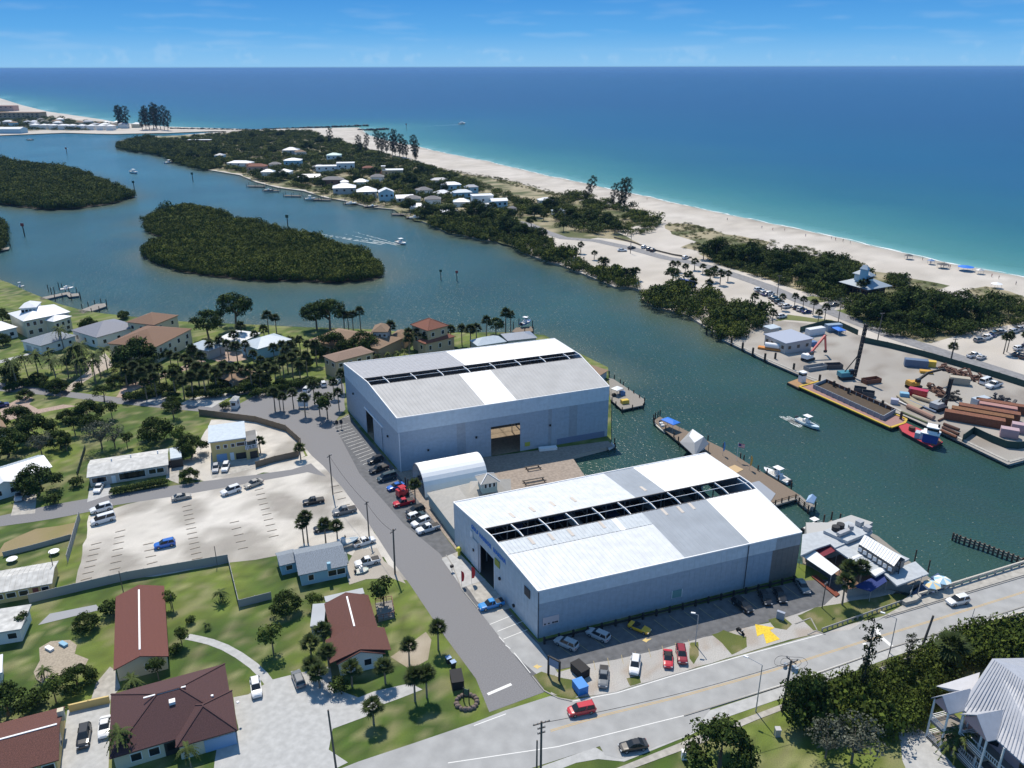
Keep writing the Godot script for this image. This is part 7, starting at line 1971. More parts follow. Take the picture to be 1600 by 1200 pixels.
func skip(label: String, p: Vector2, l: float, w: float, h: float, yaw: float, m: Material, inside: Material) -> void:
	var o := thing("skip_bin", label, "skip", v3(p, 0.1), yaw)
	for k in [[0, w / 2, l, 0.1], [0,-w / 2, l, 0.1], [l / 2,0,0.1, w], [-l / 2,0,0.1, w]]:
		box_on("side", m, o, Vector3(k[0], h / 2, k[1]), Vector3(k[2], h, k[3]))
	box_on("floor_plate", inside, o, Vector3(0,0.25,0), Vector3(l - 0.1,0.3, w - 0.1))

func digger(label: String, p: Vector2, yaw: float, body: Material, arm: Material, elbow: Vector3, tip: Vector3) -> void:
	# elbow and tip in the digger's own axes, arm reaching along +x
	var o := thing("excavator", label, "excavator", v3(p, 0.1), yaw)
	for z in [-1.1,1.1]:
		var t := Shape.new(); t.box(Vector3(0,0.45, z), Vector3(4.2,0.9,0.7)); t.box(Vector3(0,0.45, z), Vector3(4.6,0.5,0.66)); obj("track", t, M["dark"], o)
	var b := Shape.new(); b.box(Vector3(-0.6,1.6,0), Vector3(3.6,1.1,2.7)); b.box(Vector3(-1.6,2.3,0), Vector3(1.4,0.5,2.5)); obj("body", b, body, o)
	box_on("cab", M["glass"], o, Vector3(0.6,2.5,0.8), Vector3(1.5,1.5,1.0))
	beam_on("boom", arm, o, Vector3(0.9,1.9,-0.2), elbow, 0.55,0.8)
	beam_on("stick", arm, o, elbow, tip, 0.45,0.65)
	box_on("bucket", M["dark"], o, tip + Vector3(-0.2,-0.3,0), Vector3(0.9,0.8,0.9))

func mast(label: String, p: Vector2, yaw: float, h: float, lean: Vector3, body: Material) -> void:
	var o := thing("pile_rig", label, "pile driver", v3(p, 0.1), yaw)
	for z in [-1.2,1.2]:
		box_on("track", M["dark"], o, Vector3(0,0.5, z), Vector3(4.6,1.0,0.8))
	box_on("body", body, o, Vector3(-0.8,1.8,0), Vector3(4.2,1.5,2.8))
	box_on("cab", M["glass"], o, Vector3(1.0,2.7,0.9), Vector3(1.4,1.6,1.1))
	var base := Vector3(3.0,0.4,0); var top := base + Vector3(0, h, 0) + lean
	for k in [[-0.35,-0.35], [0.35,-0.35], [-0.35,0.35], [0.35,0.35]]:
		beam_on("mast_leg", M["dark"], o, base + Vector3(k[0], 0, k[1]), top + Vector3(k[0], 0, k[1]), 0.22,0.22)
	for i in 14:
		box_on("mast_brace", M["dark"], o, base.lerp(top, (i + 0.5) / 14), Vector3(0.85, h / 19.0,0.85))
	beam_on("back_stay", M["dark"], o, Vector3(-1.0,2.4,0), base.lerp(top, 0.45), 0.25,0.25)

func work_yard() -> void:
	mat("box_silver", 0.45,0.5,0.55,0.4)
	var rust := worn(mat("rust", 0.25,0.1,0.055,0.9), tex["grime"], 5.0); var brown := mat("rust_brown", 0.1,0.05,0.035,0.9); var amber := worn(mat("barge_yellow", 0.6,0.4,0.04,0.7), tex["stain"], 4.0); var pinkdeck := worn(mat("pink_deck", 0.34,0.2,0.18,0.9), tex["stain"], 5.0)
	# quay wall with a timber cap and mooring piles
	var cap := thing("quay_wall", "long concrete quay wall with a pale cap along the work yard", "quay")
	for i in yard_quay.size() - 2:
		beam_on("wall_section", M["concrete"], cap, v3(yard_quay[i], -0.6), v3(yard_quay[i + 1], -0.6), 0.9,1.6)
	for k in pts([94.8,-273,97.8,-261.8,102.8,-250.7,105.4,-244.9,107.8,-238.8,114.2,-228.4,116,-219.6,83.7,-291.1,86.1,-284.4,88.3,-278.6,90.9,-272.3]):
		var s := Shape.new(); s.tube(v3(k, -3), v3(k, 2.4), 0.42,0.4,8); tag(obj("quay_pile", s, M["pile"]), "thick dark mooring pile standing along the work yard's quay", "pile", "mooring piles along the quay")
	# spoil barge
	var o := thing("spoil_barge", "long yellow edged work barge with a grey bulwark full of spoil, moored at the quay", "barge")
	var b := pts([94.5,-245.7,103.1,-250.9,117.6,-219.4,115.8,-216.6,110.3,-213.4])
	var s := Shape.new(); s.prism(b, -1.6,-0.1); obj("hull", s, mat("barge_hull", 0.03,0.028,0.025,0.8), o)
	prism_on("deck", pinkdeck, o, b, -0.09,0.05)
	for i in 5:
		beam_on("edge_fender", amber, o, v3(b[i], 0.1), v3(b[(i + 1) % 5], 0.1), 0.7,0.35)
	var w := pts([98.5,-244.4,104.3,-249,116.2,-223.9,110.3,-218.7])
	for i in 4:
		beam_on("bulwark", mat("bulwark", 0.24,0.27,0.31,0.7) if i != 1 else brown, o, v3(w[i], 0.8), v3(w[(i + 1) % 4], 0.8), 0.22,1.5)
		for k in 12:
			var p := w[i].lerp(w[(i + 1) % 4], (k + 0.5) / 12.0) + Vector2(-0.12,0.16)
			box_on("bulwark_rib", M["bulwark"], o, v3(p, 0.75), Vector3(0.2,1.3,0.2))
	prism_on("spoil_load", worn(mat("spoil", 0.085,0.06,0.038,0.9), tex["blotch"], 9.0), o, w, 0.06,0.5)
	# little pusher craft
	o = thing("push_boat", "small flat work boat with a white wheelhouse, lying ahead of the barge", "boat")
	prism_on("hull", M["barge_hull"], o, pts([91.9,-250.2,101.2,-257.4,103,-251.3,94,-245]), -1.3,-0.2)
	prism_on("deck", mat("push_deck", 0.33,0.2,0.1,0.9), o, pts([92.1,-250.2,101,-256.8,102.6,-251.3,94.2,-245.6]), -0.19,-0.1)
	var hp := Vector2(97,-250.8); box_on("wheelhouse", M["trim_white"], o, v3(hp, 1.6), Vector3(1.8,3.4,1.8), 0.4)
	box_on("wheelhouse_window", M["glass"], o, v3(hp, 2.6), Vector3(1.86,0.7,1.86), 0.4)
	box_on("wheelhouse_roof", M["trim_white"], o, v3(hp, 3.4), Vector3(2.1,0.15,2.1), 0.4)
	# tug
	o = thing("tug_boat", "red decked tug with a white and blue wheelhouse behind the barge", "tug")
	var t := pts([113.2,-214.6,116.3,-216.8,120.8,-207.9,120.7,-203.7,116.1,-200.5,114.6,-204.2,112.5,-210.6])
	prism_on("hull", M["barge_hull"], o, t, -1.6,-0.1)
	prism_on("deck", mat("tug_red", 0.42,0.03,0.045,0.7), o, t, -0.09,0.1)
	prism_on("stern_deck", mat("tug_brown", 0.22,0.12,0.06,0.9), o, pts([117.1,-204.2,120.2,-206.7,120.7,-204.1,116.3,-200.9]), 0.11,0.2)
	for k in [[Vector2(115.6,-206.7), Vector3(2.6,1.7,2.4), 0.9, "box_silver", "deckhouse"], [Vector2(116.3,-205.8), Vector3(2.0,2.2,2.0), 1.2, "trim_white", "deckhouse"], [Vector2(117.3,-204.2), Vector3(3.8,2.6,3.2), 1.4, "tug_blue", "deckhouse"], [Vector2(117.3,-204.2), Vector3(4.4,0.2,3.7), 2.8, "trim_white", "upper_deck"], [Vector2(117.5,-204.2), Vector3(2.6,1.7,2.5), 3.7, "trim_white", "wheelhouse"], [Vector2(117.5,-204.2), Vector3(2.66,0.7,2.56), 4.0, "glass", "wheelhouse_window"], [Vector2(117.5,-204.2), Vector3(3.2,0.16,3.1), 4.7, "trim_white", "wheelhouse_roof"]]:
		s = Shape.new(); s.box(v3(k[0], k[2]), k[1], -0.6); obj(k[4], s, mat("tug_blue", 0.03,0.07,0.28,0.6) if k[3] == "tug_blue" else M[k[3]], o)
	tube_on("funnel", M["dark"], o, v3(Vector2(118.5,-203.3), 1), v3(Vector2(118.5,-203.3), 5.6), 0.3,0.3,8)
	tube_on("winch", brown, o, v3(Vector2(115.5,-211.4), 0.1), v3(Vector2(115.5,-211.4), 1.2), 0.9,0.9,10)
	# buildings, trailers, fences
	house("yard_shed", "low work shed with a pale lavender blue flat roof in the work yard", 103.3,-286,12.3,13.1,-66.9,4.0, "flat", 0.3, M["grey_wall"], mat("yard_roof", 0.33,0.37,0.46,0.6), {"category": "shed", "frames": false, "win": [["s", 4,2.2,1.2,1.2], ["e", 3,2.2,1.2,1.2]]})
	house("yard_hut", "small hut with a pale roof behind the low work shed", 101.9,-301.5,4.5,5.1,-66.9,2.9, "flat", 0.2, M["grey_wall"], M["pale_blue_metal"], {"category": "hut", "frames": false})
	container("white site trailer beside the green fence", Vector2(119,-301.2), 8.0,24.0, mat("trailer_white", 0.66,0.68,0.7,0.5), 2.6,2.8)
	container("blue grey site trailer with an awning beside the white one", Vector2(127.9,-306.1), 6.5,12.0, mat("trailer_blue", 0.25,0.33,0.42,0.5), 2.6,2.8)
	canopy("bright blue tarpaulin shelter beside the blue grey site trailer", 128.6,-302.6,3.4,5.2,13.5,2.0,2.5, M["bright_blue_cloth"])
	var gf := mat("fence_screen", 0.02,0.055,0.045,0.85)
	fence("screen_fence", "long dark green screen fence between the work yard and the beach road", pts([133.5,-291.6,140.4,-285.5,149.2,-275.4,156.8,-264,163.9,-252.8,172,-238]), 2.2, gf, 5.0)
	fence("screen_fence", "dark green screen fence behind the site trailers", pts([114.3,-304.5,127.8,-313.8,132.6,-311.1,135.5,-300.3]), 2.2, gf, 5.0)
	fence("screen_fence", "curved dark green screen fence at the quay's south end", pts([126.3,-204.1,132,-209.2,133.8,-204.1,136,-200,139,-199.2,149.8,-202.4]), 2.2, gf, 4.0)
	fence("bollard_fence", "low timber post fence along the beach road's sandy clearing", pts([63,-494,73,-478,81,-458,90,-445,99,-437]), 0.9, M["fence_wood"], 4.0,0.06)
	# machines
	var red: Material = M["paint_red"]
	digger("white bodied excavator with a long red arm", Vector2(106.1,-271.6), 35.0, M["trim_white"], red, Vector3(8.5,7.6,0), Vector3(10.2,1.6,0))
	digger("amber excavator with a long black arm over the rusty pile", Vector2(131.5,-244.8), 18.0, mat("amber", 0.55,0.3,0.04,0.6), M["dark"], Vector3(5.0,4.6,0), Vector3(11.5,5.2,0))
	mast("tall black pile driving mast on a teal crawler base", Vector2(112.7,-253.1), 10.0,18.5, Vector3(1.1,0,0), mat("crawler_teal", 0.04,0.2,0.26,0.5))
	mast("short black pile driving mast on a grey crawler base beside the pipes", Vector2(130.8,-226.8), 30.0,9.0, Vector3(0.6,0,0), M["steel"])
	skip("rusty open skip standing alone in the middle of the work yard", Vector2(119.6,-249.5), 6.0,2.6,1.5,18.0, rust, pinkdeck)
	skip("dark open skip nearest the barge, first of two", Vector2(112.4,-241), 3.6,2.6,1.6,-25.0, M["crate_dark"], M["dark"])
	skip("dark open skip beside the first one, farther from the mast", Vector2(113.7,-237.7), 3.6,2.6,1.6,-25.0, M["crate_dark"], M["dark"])
	skip("long grey flat skip behind the white wheelhouse", Vector2(105.6,-262.4), 8.0,2.8,1.3,20.0, M["crate_grey"], M["steel"])
	skip("dark skip heaped with scrap beside the grey flat skip", Vector2(112.3,-263.6), 5.5,2.8,1.5,5.0, M["crate_dark"], brown)
	container("slate blue container alone in the yard's middle", Vector2(141.5,-264.7), 7.5,-18.0, mat("slate_box", 0.1,0.15,0.24,0.6))
	container("bright red machine container before the amber excavator", Vector2(129.2,-237.1), 5.5,-35.0, red, 2.4,2.6)
	container("small pale blue box beside the red container", Vector2(124.4,-236.1), 2.6,-20.0, mat("box_sky", 0.2,0.4,0.55,0.6), 2.0,1.8)
	container("tan trailer with a ribbed roof right of the black arm", Vector2(148.2,-248.2), 6.0,-22.0, mat("box_tan", 0.38,0.34,0.27,0.7), 2.6,2.4)
	container("pale silver blue tank container above the rusty ones", Vector2(145,-229.7), 5.5,22.0, mat("box_silver", 0.45,0.5,0.55,0.4))
	var n := 0
	for k in [[Vector2(136.1,-216.7), 16.5, "first of three long orange rusted containers, nearest the quay"], [Vector2(139.6,-219), 17.0, "middle one of three long orange rusted containers"], [Vector2(143,-221.4), 17.0, "last of three long orange rusted containers, farthest from the quay"]]:
		container(k[2], k[0], k[1] * 0.95,-29.0, rust if n != 1 else worn(mat("rust_olive", 0.24,0.11,0.045,0.9), tex["grime"], 5.0), 2.8,2.6)
		n += 1
	container("pinkish container beside the three rusted ones", Vector2(147,-223.8), 10.0,-29.0, mat("pink_box", 0.36,0.19,0.17,0.8))
	container("long orange rusted container behind the pinkish one", Vector2(150.7,-225.2), 17.0,-29.0, rust)
	container("small pale pink container at the end of the rusted ones", Vector2(140.9,-207), 4.5,-28.0, mat("mauve_box", 0.42,0.3,0.33,0.7))
	container("second small pale pink container, against the frame edge", Vector2(146.1,-210), 5.0,-28.0, M["mauve_box"])
	lump("generator", "yellow generator set beside the slate blue container", "generator", Vector2(146.8,-264.7), Vector3(3.0,2.0,2.0), -20.0, M["crate_yellow"])
	lump("generator", "small amber machine frame below the yellow generator", "generator", Vector2(142.2,-258.4), Vector3(4.0,0.8,2.0), -18.0, M["amber"])
	lump("loader", "yellow bucket standing upright by the low work shed", "bucket", Vector2(108.5,-285.7), Vector3(1.0,2.2,2.2), 40.0, M["crate_yellow"])
	lump("blue_drum_stack", "blue drums stacked beside the red arm's elbow", "drum stack", Vector2(113.4,-287.9), Vector3(2.4,1.6,2.0), 20.0, M["box_blue"])
	lump("cabin_hut", "round white topped tank cabin before the low work shed", "tank", Vector2(104,-282.8), Vector3(1.5,2.6,1.5), 0.0, M["trim_white"])
	lump("grey_pump", "lilac grey pump unit among the pipes", "pump", Vector2(119.3,-231.4), Vector3(2.2,1.5,1.8), -25.0, mat("lilac", 0.4,0.4,0.48,0.6))
	# tank on an orange cradle
	o = thing("fuel_tank", "white cylinder tank on an orange cradle by the quay", "tank", v3(Vector2(96.6,-282.8), 0.1), -25.0)
	tube_on("cylinder", M["trim_white"], o, Vector3(-2.6,1.7,0), Vector3(2.6,1.7,0), 1.0,1.0,14)
	box_on("cradle", mat("cradle_orange", 0.55,0.22,0.05,0.7), o, Vector3(-0.5,0.4,0), Vector3(9.0,0.7,2.2))
	# heaps
	rng.seed = 9
	for k in [["rust_heap", "long dark heap of scrap steel along the green fence", Vector2(150.3,-262.1), Vector2(156.5,-251), brown, 70,3.6,1.3], ["pile_heap", "rusty brown heap of sheet piles under the black arm", Vector2(136.8,-244.8), Vector2(138.2,-236), mat("pile_brown", 0.14,0.075,0.05,0.9), 46,2.8,1.8], ["rubble_heap", "grey heap of rubble beside the short mast", Vector2(139.1,-237.1), Vector2(138.8,-233.9), worn(mat("rubble_grey", 0.13,0.12,0.1,0.95), tex["speck"], 1.5), 34,2.8,2.8], ["scrap_heap", "dark scrap in a rack behind the rusted containers", Vector2(152.7,-234.3), Vector2(154.3,-228.7), M["crate_dark"], 40,2.0,2.6]]:
		s = Shape.new()
		for i in k[5]:
			var p: Vector2 = (k[2] as Vector2).lerp(k[3], rng.randf()) + Vector2(rng.randf_range(-1,1), rng.randf_range(-1,1)) * k[6] * 0.6
			s.box(v3(p, rng.randf() * rng.randf() * k[7] + 0.2), Vector3(rng.randf_range(0.6,3.4), rng.randf_range(0.2,0.6), rng.randf_range(0.3,0.9)), rng.randf() * 3.0, rng.randf_range(-0.5,0.5))
		tag(obj(k[0], s, k[4]), k[1], "heap", "", "stuff")
	# pipes and girders laid along the quay
	var q := 0
	for k in [[Vector2(121.7,-227.8), Vector2(125.3,-218.6), 0.75, mat("pipe_pink", 0.34,0.21,0.16,0.9), "thick pinkish pipe"], [Vector2(127.1,-236.1), Vector2(132.1,-229.8), 0.6, mat("pipe_tan", 0.4,0.32,0.22,0.9), "thick tan pipe"], [Vector2(124.6,-232.9), Vector2(128.6,-223.9), 0.35, M["slate_box"], "thin slate pipe"], [Vector2(120.1,-234.5), Vector2(123.7,-225.8), 0.3, M["steel"], "long grey pipe"], [Vector2(118.3,-224.4), Vector2(122.3,-216.3), 0.3, mat("pipe_green", 0.16,0.18,0.1,0.9), "mossy pipe"], [Vector2(126.5,-215), Vector2(128.9,-210.9), 0.45, brown, "upper brown pipe"], [Vector2(125,-212.7), Vector2(127.2,-207.9), 0.45, brown, "middle brown pipe"], [Vector2(123.5,-210.5), Vector2(125.5,-205.8), 0.45, rust, "lower rusty pipe"], [Vector2(126.3,-217.7), Vector2(138.5,-226.8), 0.3, brown, "brown girder"]]:
		s = Shape.new(); s.tube(v3(k[0], k[2] + 0.1), v3(k[1], k[2] + 0.1), k[2], k[2], 9)
		tag(obj("steel_pipe", s, k[3]), "%s lying on the quay side of the work yard" % k[4], "pipe")
		q += 1
	s = Shape.new(); s.prism(pts([122.2,-236.6,125.9,-239.3,127.5,-228.8,123.5,-225.3]), 0.3,0.7); tag(obj("pontoon", s, worn(mat("pontoon_tan", 0.36,0.31,0.22,0.9), tex["stain"], 3.0)), "flat tan pontoon with an amber end lying among the pipes", "pontoon")
	vehicle("pickup", "white", "white truck parked beyond the rusted containers", 158,-245.2,-151.7,1.2)
	vehicle("van", "white", "white van beside the white truck beyond the rusted containers", 157.4,-248.6,34.3,1.1)

func pole(label: String, p: Vector2, top: Vector2, h: float, r: float, arms: Array, m: Material, called := "utility_pole", category := "pole") -> Node3D:
	# top: how far the top leans, in metres; arms: [height, half length, yaw]
	var o := thing(called, label, category, v3(p, 0))
	tube_on("shaft", m, o, Vector3(0,-0.5,0), Vector3(top.x, h, top.y), r, r * 0.75,8)
	for a in arms:
		box_on("cross_arm", m, o, Vector3(top.x, a[0], top.y) * Vector3(1,1,1), Vector3(a[1] * 2,0.14,0.14), deg_to_rad(a[2]))
		for k in [-0.9,-0.45,0.45,0.9]:
			var e := Shape.new(); var d := Basis(Vector3.UP, deg_to_rad(a[2])) * Vector3(k * a[1], 0,0); e.tube(Vector3(top.x, a[0], top.y) + d, Vector3(top.x, a[0] + 0.35, top.y) + d, 0.06,0.04,6); obj("insulator", e, M["steel"], o)
	return o

func lamp(label: String, p: Vector2, h: float, arm: Vector2, m: Material) -> void:
	var o := thing("street_lamp", label, "street lamp", v3(p, 0))
	var s := Shape.new(); s.tube(Vector3.ZERO, Vector3(0, h, 0), 0.11,0.07,7); obj("shaft", s, m, o)
	tube_on("arm", m, o, Vector3(0, h, 0), Vector3(arm.x, h + 0.35, arm.y), 0.05,0.045,6)
	box_on("lamp_head", M["trim_white"], o, Vector3(arm.x, h + 0.35, arm.y), Vector3(0.75,0.16,0.32), atan2(-arm.y, arm.x))

func person(label: String, p: Vector2, c: Color, yaw := 0.0, y := 0.05, group := "") -> void:
	# one continuous small figure: two legs, trunk, arms, neck and head
	var o := thing("person", label, "person", v3(p, y), yaw, group)
	var s := Shape.new()
	for z in [-0.1,0.1]:
		s.tube(Vector3(0.03,0, z), Vector3(0,0.48, z), 0.06,0.075,7); s.tube(Vector3(0,0.48, z), Vector3(0,0.9, z * 0.9), 0.075,0.1,7)
		s.tube(Vector3(0,1.42, z * 2.0), Vector3(0.03,1.1, z * 2.5), 0.055,0.045,6); s.tube(Vector3(0.03,1.1, z * 2.5), Vector3(0.12,0.85, z * 2.4), 0.045,0.035,6)
	s.tube(Vector3(0,0.86,0), Vector3(0,1.15,0), 0.16,0.15,8); s.tube(Vector3(0,1.15,0), Vector3(0,1.45,0), 0.15,0.19,8); s.ball(Vector3(0,1.45,0), Vector3(0.12,0.06,0.2), 8,4)
	s.tube(Vector3(0,1.45,0), Vector3(0,1.58,0), 0.06,0.055,6); s.ball(Vector3(0.01,1.67,0), Vector3(0.1,0.125,0.085), 8,6)
	obj("body", s, mat("skin_%d" % int(c.r * 50), 0.35,0.22,0.16,0.8), o)
	var t := Shape.new(); t.tube(Vector3(0,0.78,0), Vector3(0,1.0,0), 0.19,0.18,8); t.tube(Vector3(0,1.0,0), Vector3(0,1.42,0), 0.175,0.205,8); obj("clothes", t, mat("cloth_%d_%d" % [int(c.r * 50), int(c.b * 50)], c.r, c.g, c.b, 0.9), o)
	var h := Shape.new(); h.ball(Vector3(-0.015,1.7,0), Vector3(0.105,0.115,0.092), 8,5,0.0); obj("hair", h, M["dark"], o)

func street_things() -> void:
	var wood: Material = M["pole_wood"]
	pole("tall dark wooden pole at the side street beside the blue cottage", Vector2(-24.4,-141.2), Vector2(0.2,0), 10.8,0.2, [[10.3,0.9,60]], wood)
	pole("wooden pole at the side street beside the white hitched pickup", Vector2(-31.9,-154.4), Vector2(0,0), 9.6,0.17, [[9.2,0.6,60]], wood)
	pole("thin wooden pole at the sandy car park's corner with the side street", Vector2(-44.2,-174.6), Vector2(0,0), 11.0,0.17, [[10.6,0.8,60]], wood)
	pole("tall wooden pole on the corner lawn's west edge beside the white drive", Vector2(-26.1,-90), Vector2(-0.3,0), 12.5,0.18, [], wood)
	pole("taller of two dark poles at the bottom edge, with a cross arm", Vector2(4.1,-88.8), Vector2(0,0), 11.5,0.19, [[11.2,1.3,20], [10.3,0.6,20], [9.4,0.6,20]], wood)
	pole("shorter plain dark pole beside the one with a cross arm", Vector2(3.5,-88.6), Vector2(0,0), 8.2,0.15, [], wood)
	var o := pole("thick wooden pole carrying three transformers and coiled cables", Vector2(44,-102.6), Vector2(0.2,0), 10.5,0.24, [[9.8,1.6,30], [10.4,1.0,120]], M["pole_wood"])
	for k in [[0.6,0.3], [0.9,0.7], [-0.5,-0.2]]:
		tube_on("transformer", mat("transformer_grey", 0.34,0.4,0.47,0.5), o, Vector3(k[0], 8.6, k[1]), Vector3(k[0], 9.6, k[1]), 0.32,0.32,9)
	for r in [1.6,2.6]:
		var s := Shape.new()
		for i in 22:
			s.beam(Vector3(cos(i * 0.285) * r + 0.2,10.0 + 0.2 * sin(i), sin(i * 0.285) * r * 0.6), Vector3(cos((i + 1) * 0.285) * r + 0.2,10.0 + 0.2 * sin(i + 1), sin((i + 1) * 0.285) * r * 0.6), 0.04,0.04)
		obj("cable_coil", s, M["dark"], o)
	pole("leaning plain wooden pole in front of the bridge road's white marks", Vector2(73.4,-117.1), Vector2(0.9,0), 7.8,0.24, [], wood)
	pole("short thin post at the south pavement rail", Vector2(65.6,-113.4), Vector2(0.2,0), 4.2,0.08, [], wood)
	pole("slim steel pole at the bridge end by the creek", Vector2(84.6,-122.3), Vector2(0.3,0), 5.4,0.07, [[3.2,0.5,20]], M["steel"])
	pole("slim pole with a solar box beside the bridge's end wall", Vector2(79.9,-132.4), Vector2(0.1,0), 5.6,0.08, [], M["steel"])
	pole("dark wooden pole at the shaded car park's east corner", Vector2(60.2,-129.6), Vector2(0,0), 5.8,0.12, [[5.6,0.5,40]], wood)
	lamp("double headed steel lamp post on the small grass strip before the shed", Vector2(33.3,-118.9), 6.6, Vector2(-0.9,-0.2), M["steel"])
	lamp("street lamp with a long arm leaning over the road from the south pavement", Vector2(39.7,-102.6), 9.5, Vector2(-2.2,-1.6), M["steel"])
	lamp("street lamp with a long arm beside the white cross lines", Vector2(67.7,-116.7), 7.5, Vector2(-2.0,-1.2), M["steel"])
	for k in [[Vector2(140.6,-293.9), 11.0, "lamp post beside the green screen fence and the beach scrub"], [Vector2(133.1,-314.6), 10.0, "wooden pole beside the pavilion drive"], [Vector2(122,-359.2), 9.5, "wooden pole at the row of cars along the beach road"], [Vector2(155.8,-268.6), 9.0, "wooden pole with a shrouded post by the road behind the work yard"], [Vector2(67,-450), 11.0, "wooden pole at the sandy clearing's middle"], [Vector2(35.2,-537.4), 10.0, "wooden pole in the scrub north of the sandy clearing"]]:
		pole(k[2], k[0], Vector2(0.1,0), k[1], 0.2, [[k[1] - 0.3,1.0,10]], wood)
	for k in [[Vector2(-65.7,-129), 4.0, "slim grey post at the garden wall above the red roof"], [Vector2(-94,-139.6), 6.5, "wooden pole at the stained roof's corner"], [Vector2(-78.2,-135.2), 5.0, "thin wooden pole at the long grey wall"], [Vector2(-62.6,-144.8), 4.5, "thin post at the sandy car park's south wall"]]:
		pole(k[2], k[0], Vector2(0,0), k[1], 0.1, [], wood)
	for k in [[Vector2(-24.4,-141.2), 10.4, Vector2(-31.9,-154.4), 9.3], [Vector2(-31.9,-154.4), 9.3, Vector2(-44.2,-174.6), 10.7], [Vector2(4.1,-88.8), 11.2, Vector2(44,-102.6), 10.0]]:
		var w := Shape.new()
		for i in 12:
			var e := []
			for t in [i / 12.0, (i + 1) / 12.0]: e.push_back(v3((k[0] as Vector2).lerp(k[2], t), lerpf(k[1], k[3], t) - 1.6 * t * (1.0 - t) * 2.0))
			w.beam(e[0], e[1], 0.05,0.05)
		tag(obj("overhead_cable", w, M["black"]), "thin overhead cable slung between wooden poles along the side street and bridge road", "cable", "overhead cables")
	# signs and bins
	o = thing("sign_board", "blue grey sign board on two dark posts at the road corner", "sign")
	var a := Vector2(6.2,-111.2); var b := Vector2(8,-109.8)
	for e in [a, b]:
		box_on("post", M["dark"], o, v3(e, 2.1), Vector3(0.3,4.2,0.3), 0.5)
	var s := Shape.new(); s.beam(v3(a, 3.2), v3(b, 3.2), 0.2,1.6); obj("board", s, mat("board_blue", 0.2,0.26,0.38,0.7), o)
	beam_on("cap", M["dark"], o, v3(a, 4.1), v3(b, 4.1), 0.3,0.2)
	o = thing("sign_board", "green sign board on two dark posts in the ring of stones", "sign")
	a = Vector2(-8.1,-105); b = Vector2(-7.2,-104.6)
	for e in [a, b]:
		box_on("post", M["dark"], o, v3(e, 1.5), Vector3(0.18,3.0,0.18))
	beam_on("board", mat("board_green", 0.05,0.1,0.07,0.7), o, v3(a, 2.2), v3(b, 2.2), 0.1,1.2)
	rng.seed = 3
	var c := Vector2(-7.6,-104.7)
	for i in 15:
		s = Shape.new(); s.ball(Vector3(0,0.25,0), Vector3(rng.randf_range(0.35,0.6), rng.randf_range(0.3,0.5), 0.4), 7,5)
		var q := obj("garden_stone", s, mat("stone_brown", 0.17,0.13,0.11,0.95)); q.position = v3(c + Vector2(cos(i * 0.42), sin(i * 0.42)) * 1.7,0.0); tag(q, "brown stone in the ring round the green sign board", "stone", "stones round the green sign")
	lump("trailer_box", "black box trailer parked on the corner lawn beside the stone ring", "trailer", Vector2(-9.5,-109.1), Vector3(2.0,1.7,3.2), 12.0, M["black"])
	lump("dumpster", "black dumpster beside the dark grey pickup", "dumpster", Vector2(11.7,-111.6), Vector3(1.9,1.6,3.0), 35.0, M["black"])
	lump("dumpster", "bright blue topped bin on the grass beside the road", "dumpster", Vector2(11.4,-107.5), Vector3(1.8,1.5,2.4), 25.0, mat("bin_blue", 0.01,0.2,0.6,0.5))
	for k in [[Vector2(-11.3,-114.3), "blue lidded bin on the corner lawn, farther from the road corner"], [Vector2(-10.4,-113.2), "blue lidded bin on the corner lawn, nearer the black box trailer"]]:
		o = thing("wheelie_bin", k[1], "bin", v3(k[0], 0), 30.0)
		s = Shape.new(); s.hexa([Vector3(-0.3,0,0.3), Vector3(0.3,0,0.3), Vector3(0.3,0,-0.3), Vector3(-0.3,0,-0.3)], [Vector3(-0.42,1.2,0.42), Vector3(0.42,1.2,0.42), Vector3(0.42,1.2,-0.42), Vector3(-0.42,1.2,-0.42)]); obj("bin_body", s, M["dark"], o)
		box_on("bin_lid", mat("lid_blue", 0.22,0.34,0.55,0.5), o, Vector3(0,1.26,0), Vector3(0.95,0.12,0.95))
	feather_flag("red feather flag on the white slab, left one of two", Vector2(-10.3,-136.9), 3.6, Color(0.6,0.04,0.04), 0.55)
	feather_flag("red feather flag on the white slab, next to the doorway", Vector2(-8.3,-137.8), 4.0, Color(0.62,0.04,0.04), 0.7)
	s = Shape.new(); s.ball(Vector3(0,1.5,0), Vector3(0.6,0.6,0.6), 10,7); s.tube(Vector3.ZERO, Vector3(0,1.0,0), 0.3,0.25,8)
	var yb := obj("mooring_buoy", s, mat("buoy_yellow", 0.6,0.55,0.05,0.5)); yb.position = v3(Vector2(-11.5,-148), 0.05); tag(yb, "round yellow buoy on a stand at the shed's north west corner", "buoy")
	for k in [[Vector2(-50.9,-213.1), "dark round headed sign post in the empty stalls, left of two"], [Vector2(-49.7,-213.5), "dark round headed sign post in the empty stalls, right of two"]]:
		o = thing("sign_post", k[1], "sign", v3(k[0], 0.03)); s = Shape.new(); s.tube(Vector3.ZERO, Vector3(0,2.2,0), 0.05,0.05,6); obj("post", s, M["dark"], o); s = Shape.new(); s.ball(Vector3(0,2.2,0), Vector3(0.5,0.75,0.3), 8,6); obj("head", s, M["dark"], o)
	o = thing("mail_box", "dark mail box on a post at the white slab's street edge", "mail box", v3(Vector2(-12.6,-142), 0.05)); s = Shape.new(); s.tube(Vector3.ZERO, Vector3(0,1.1,0), 0.06,0.06,6); obj("post", s, M["dark"], o); box_on("box", M["dark"], o, Vector3(0,1.3,0), Vector3(0.7,0.5,0.45), 0.5)
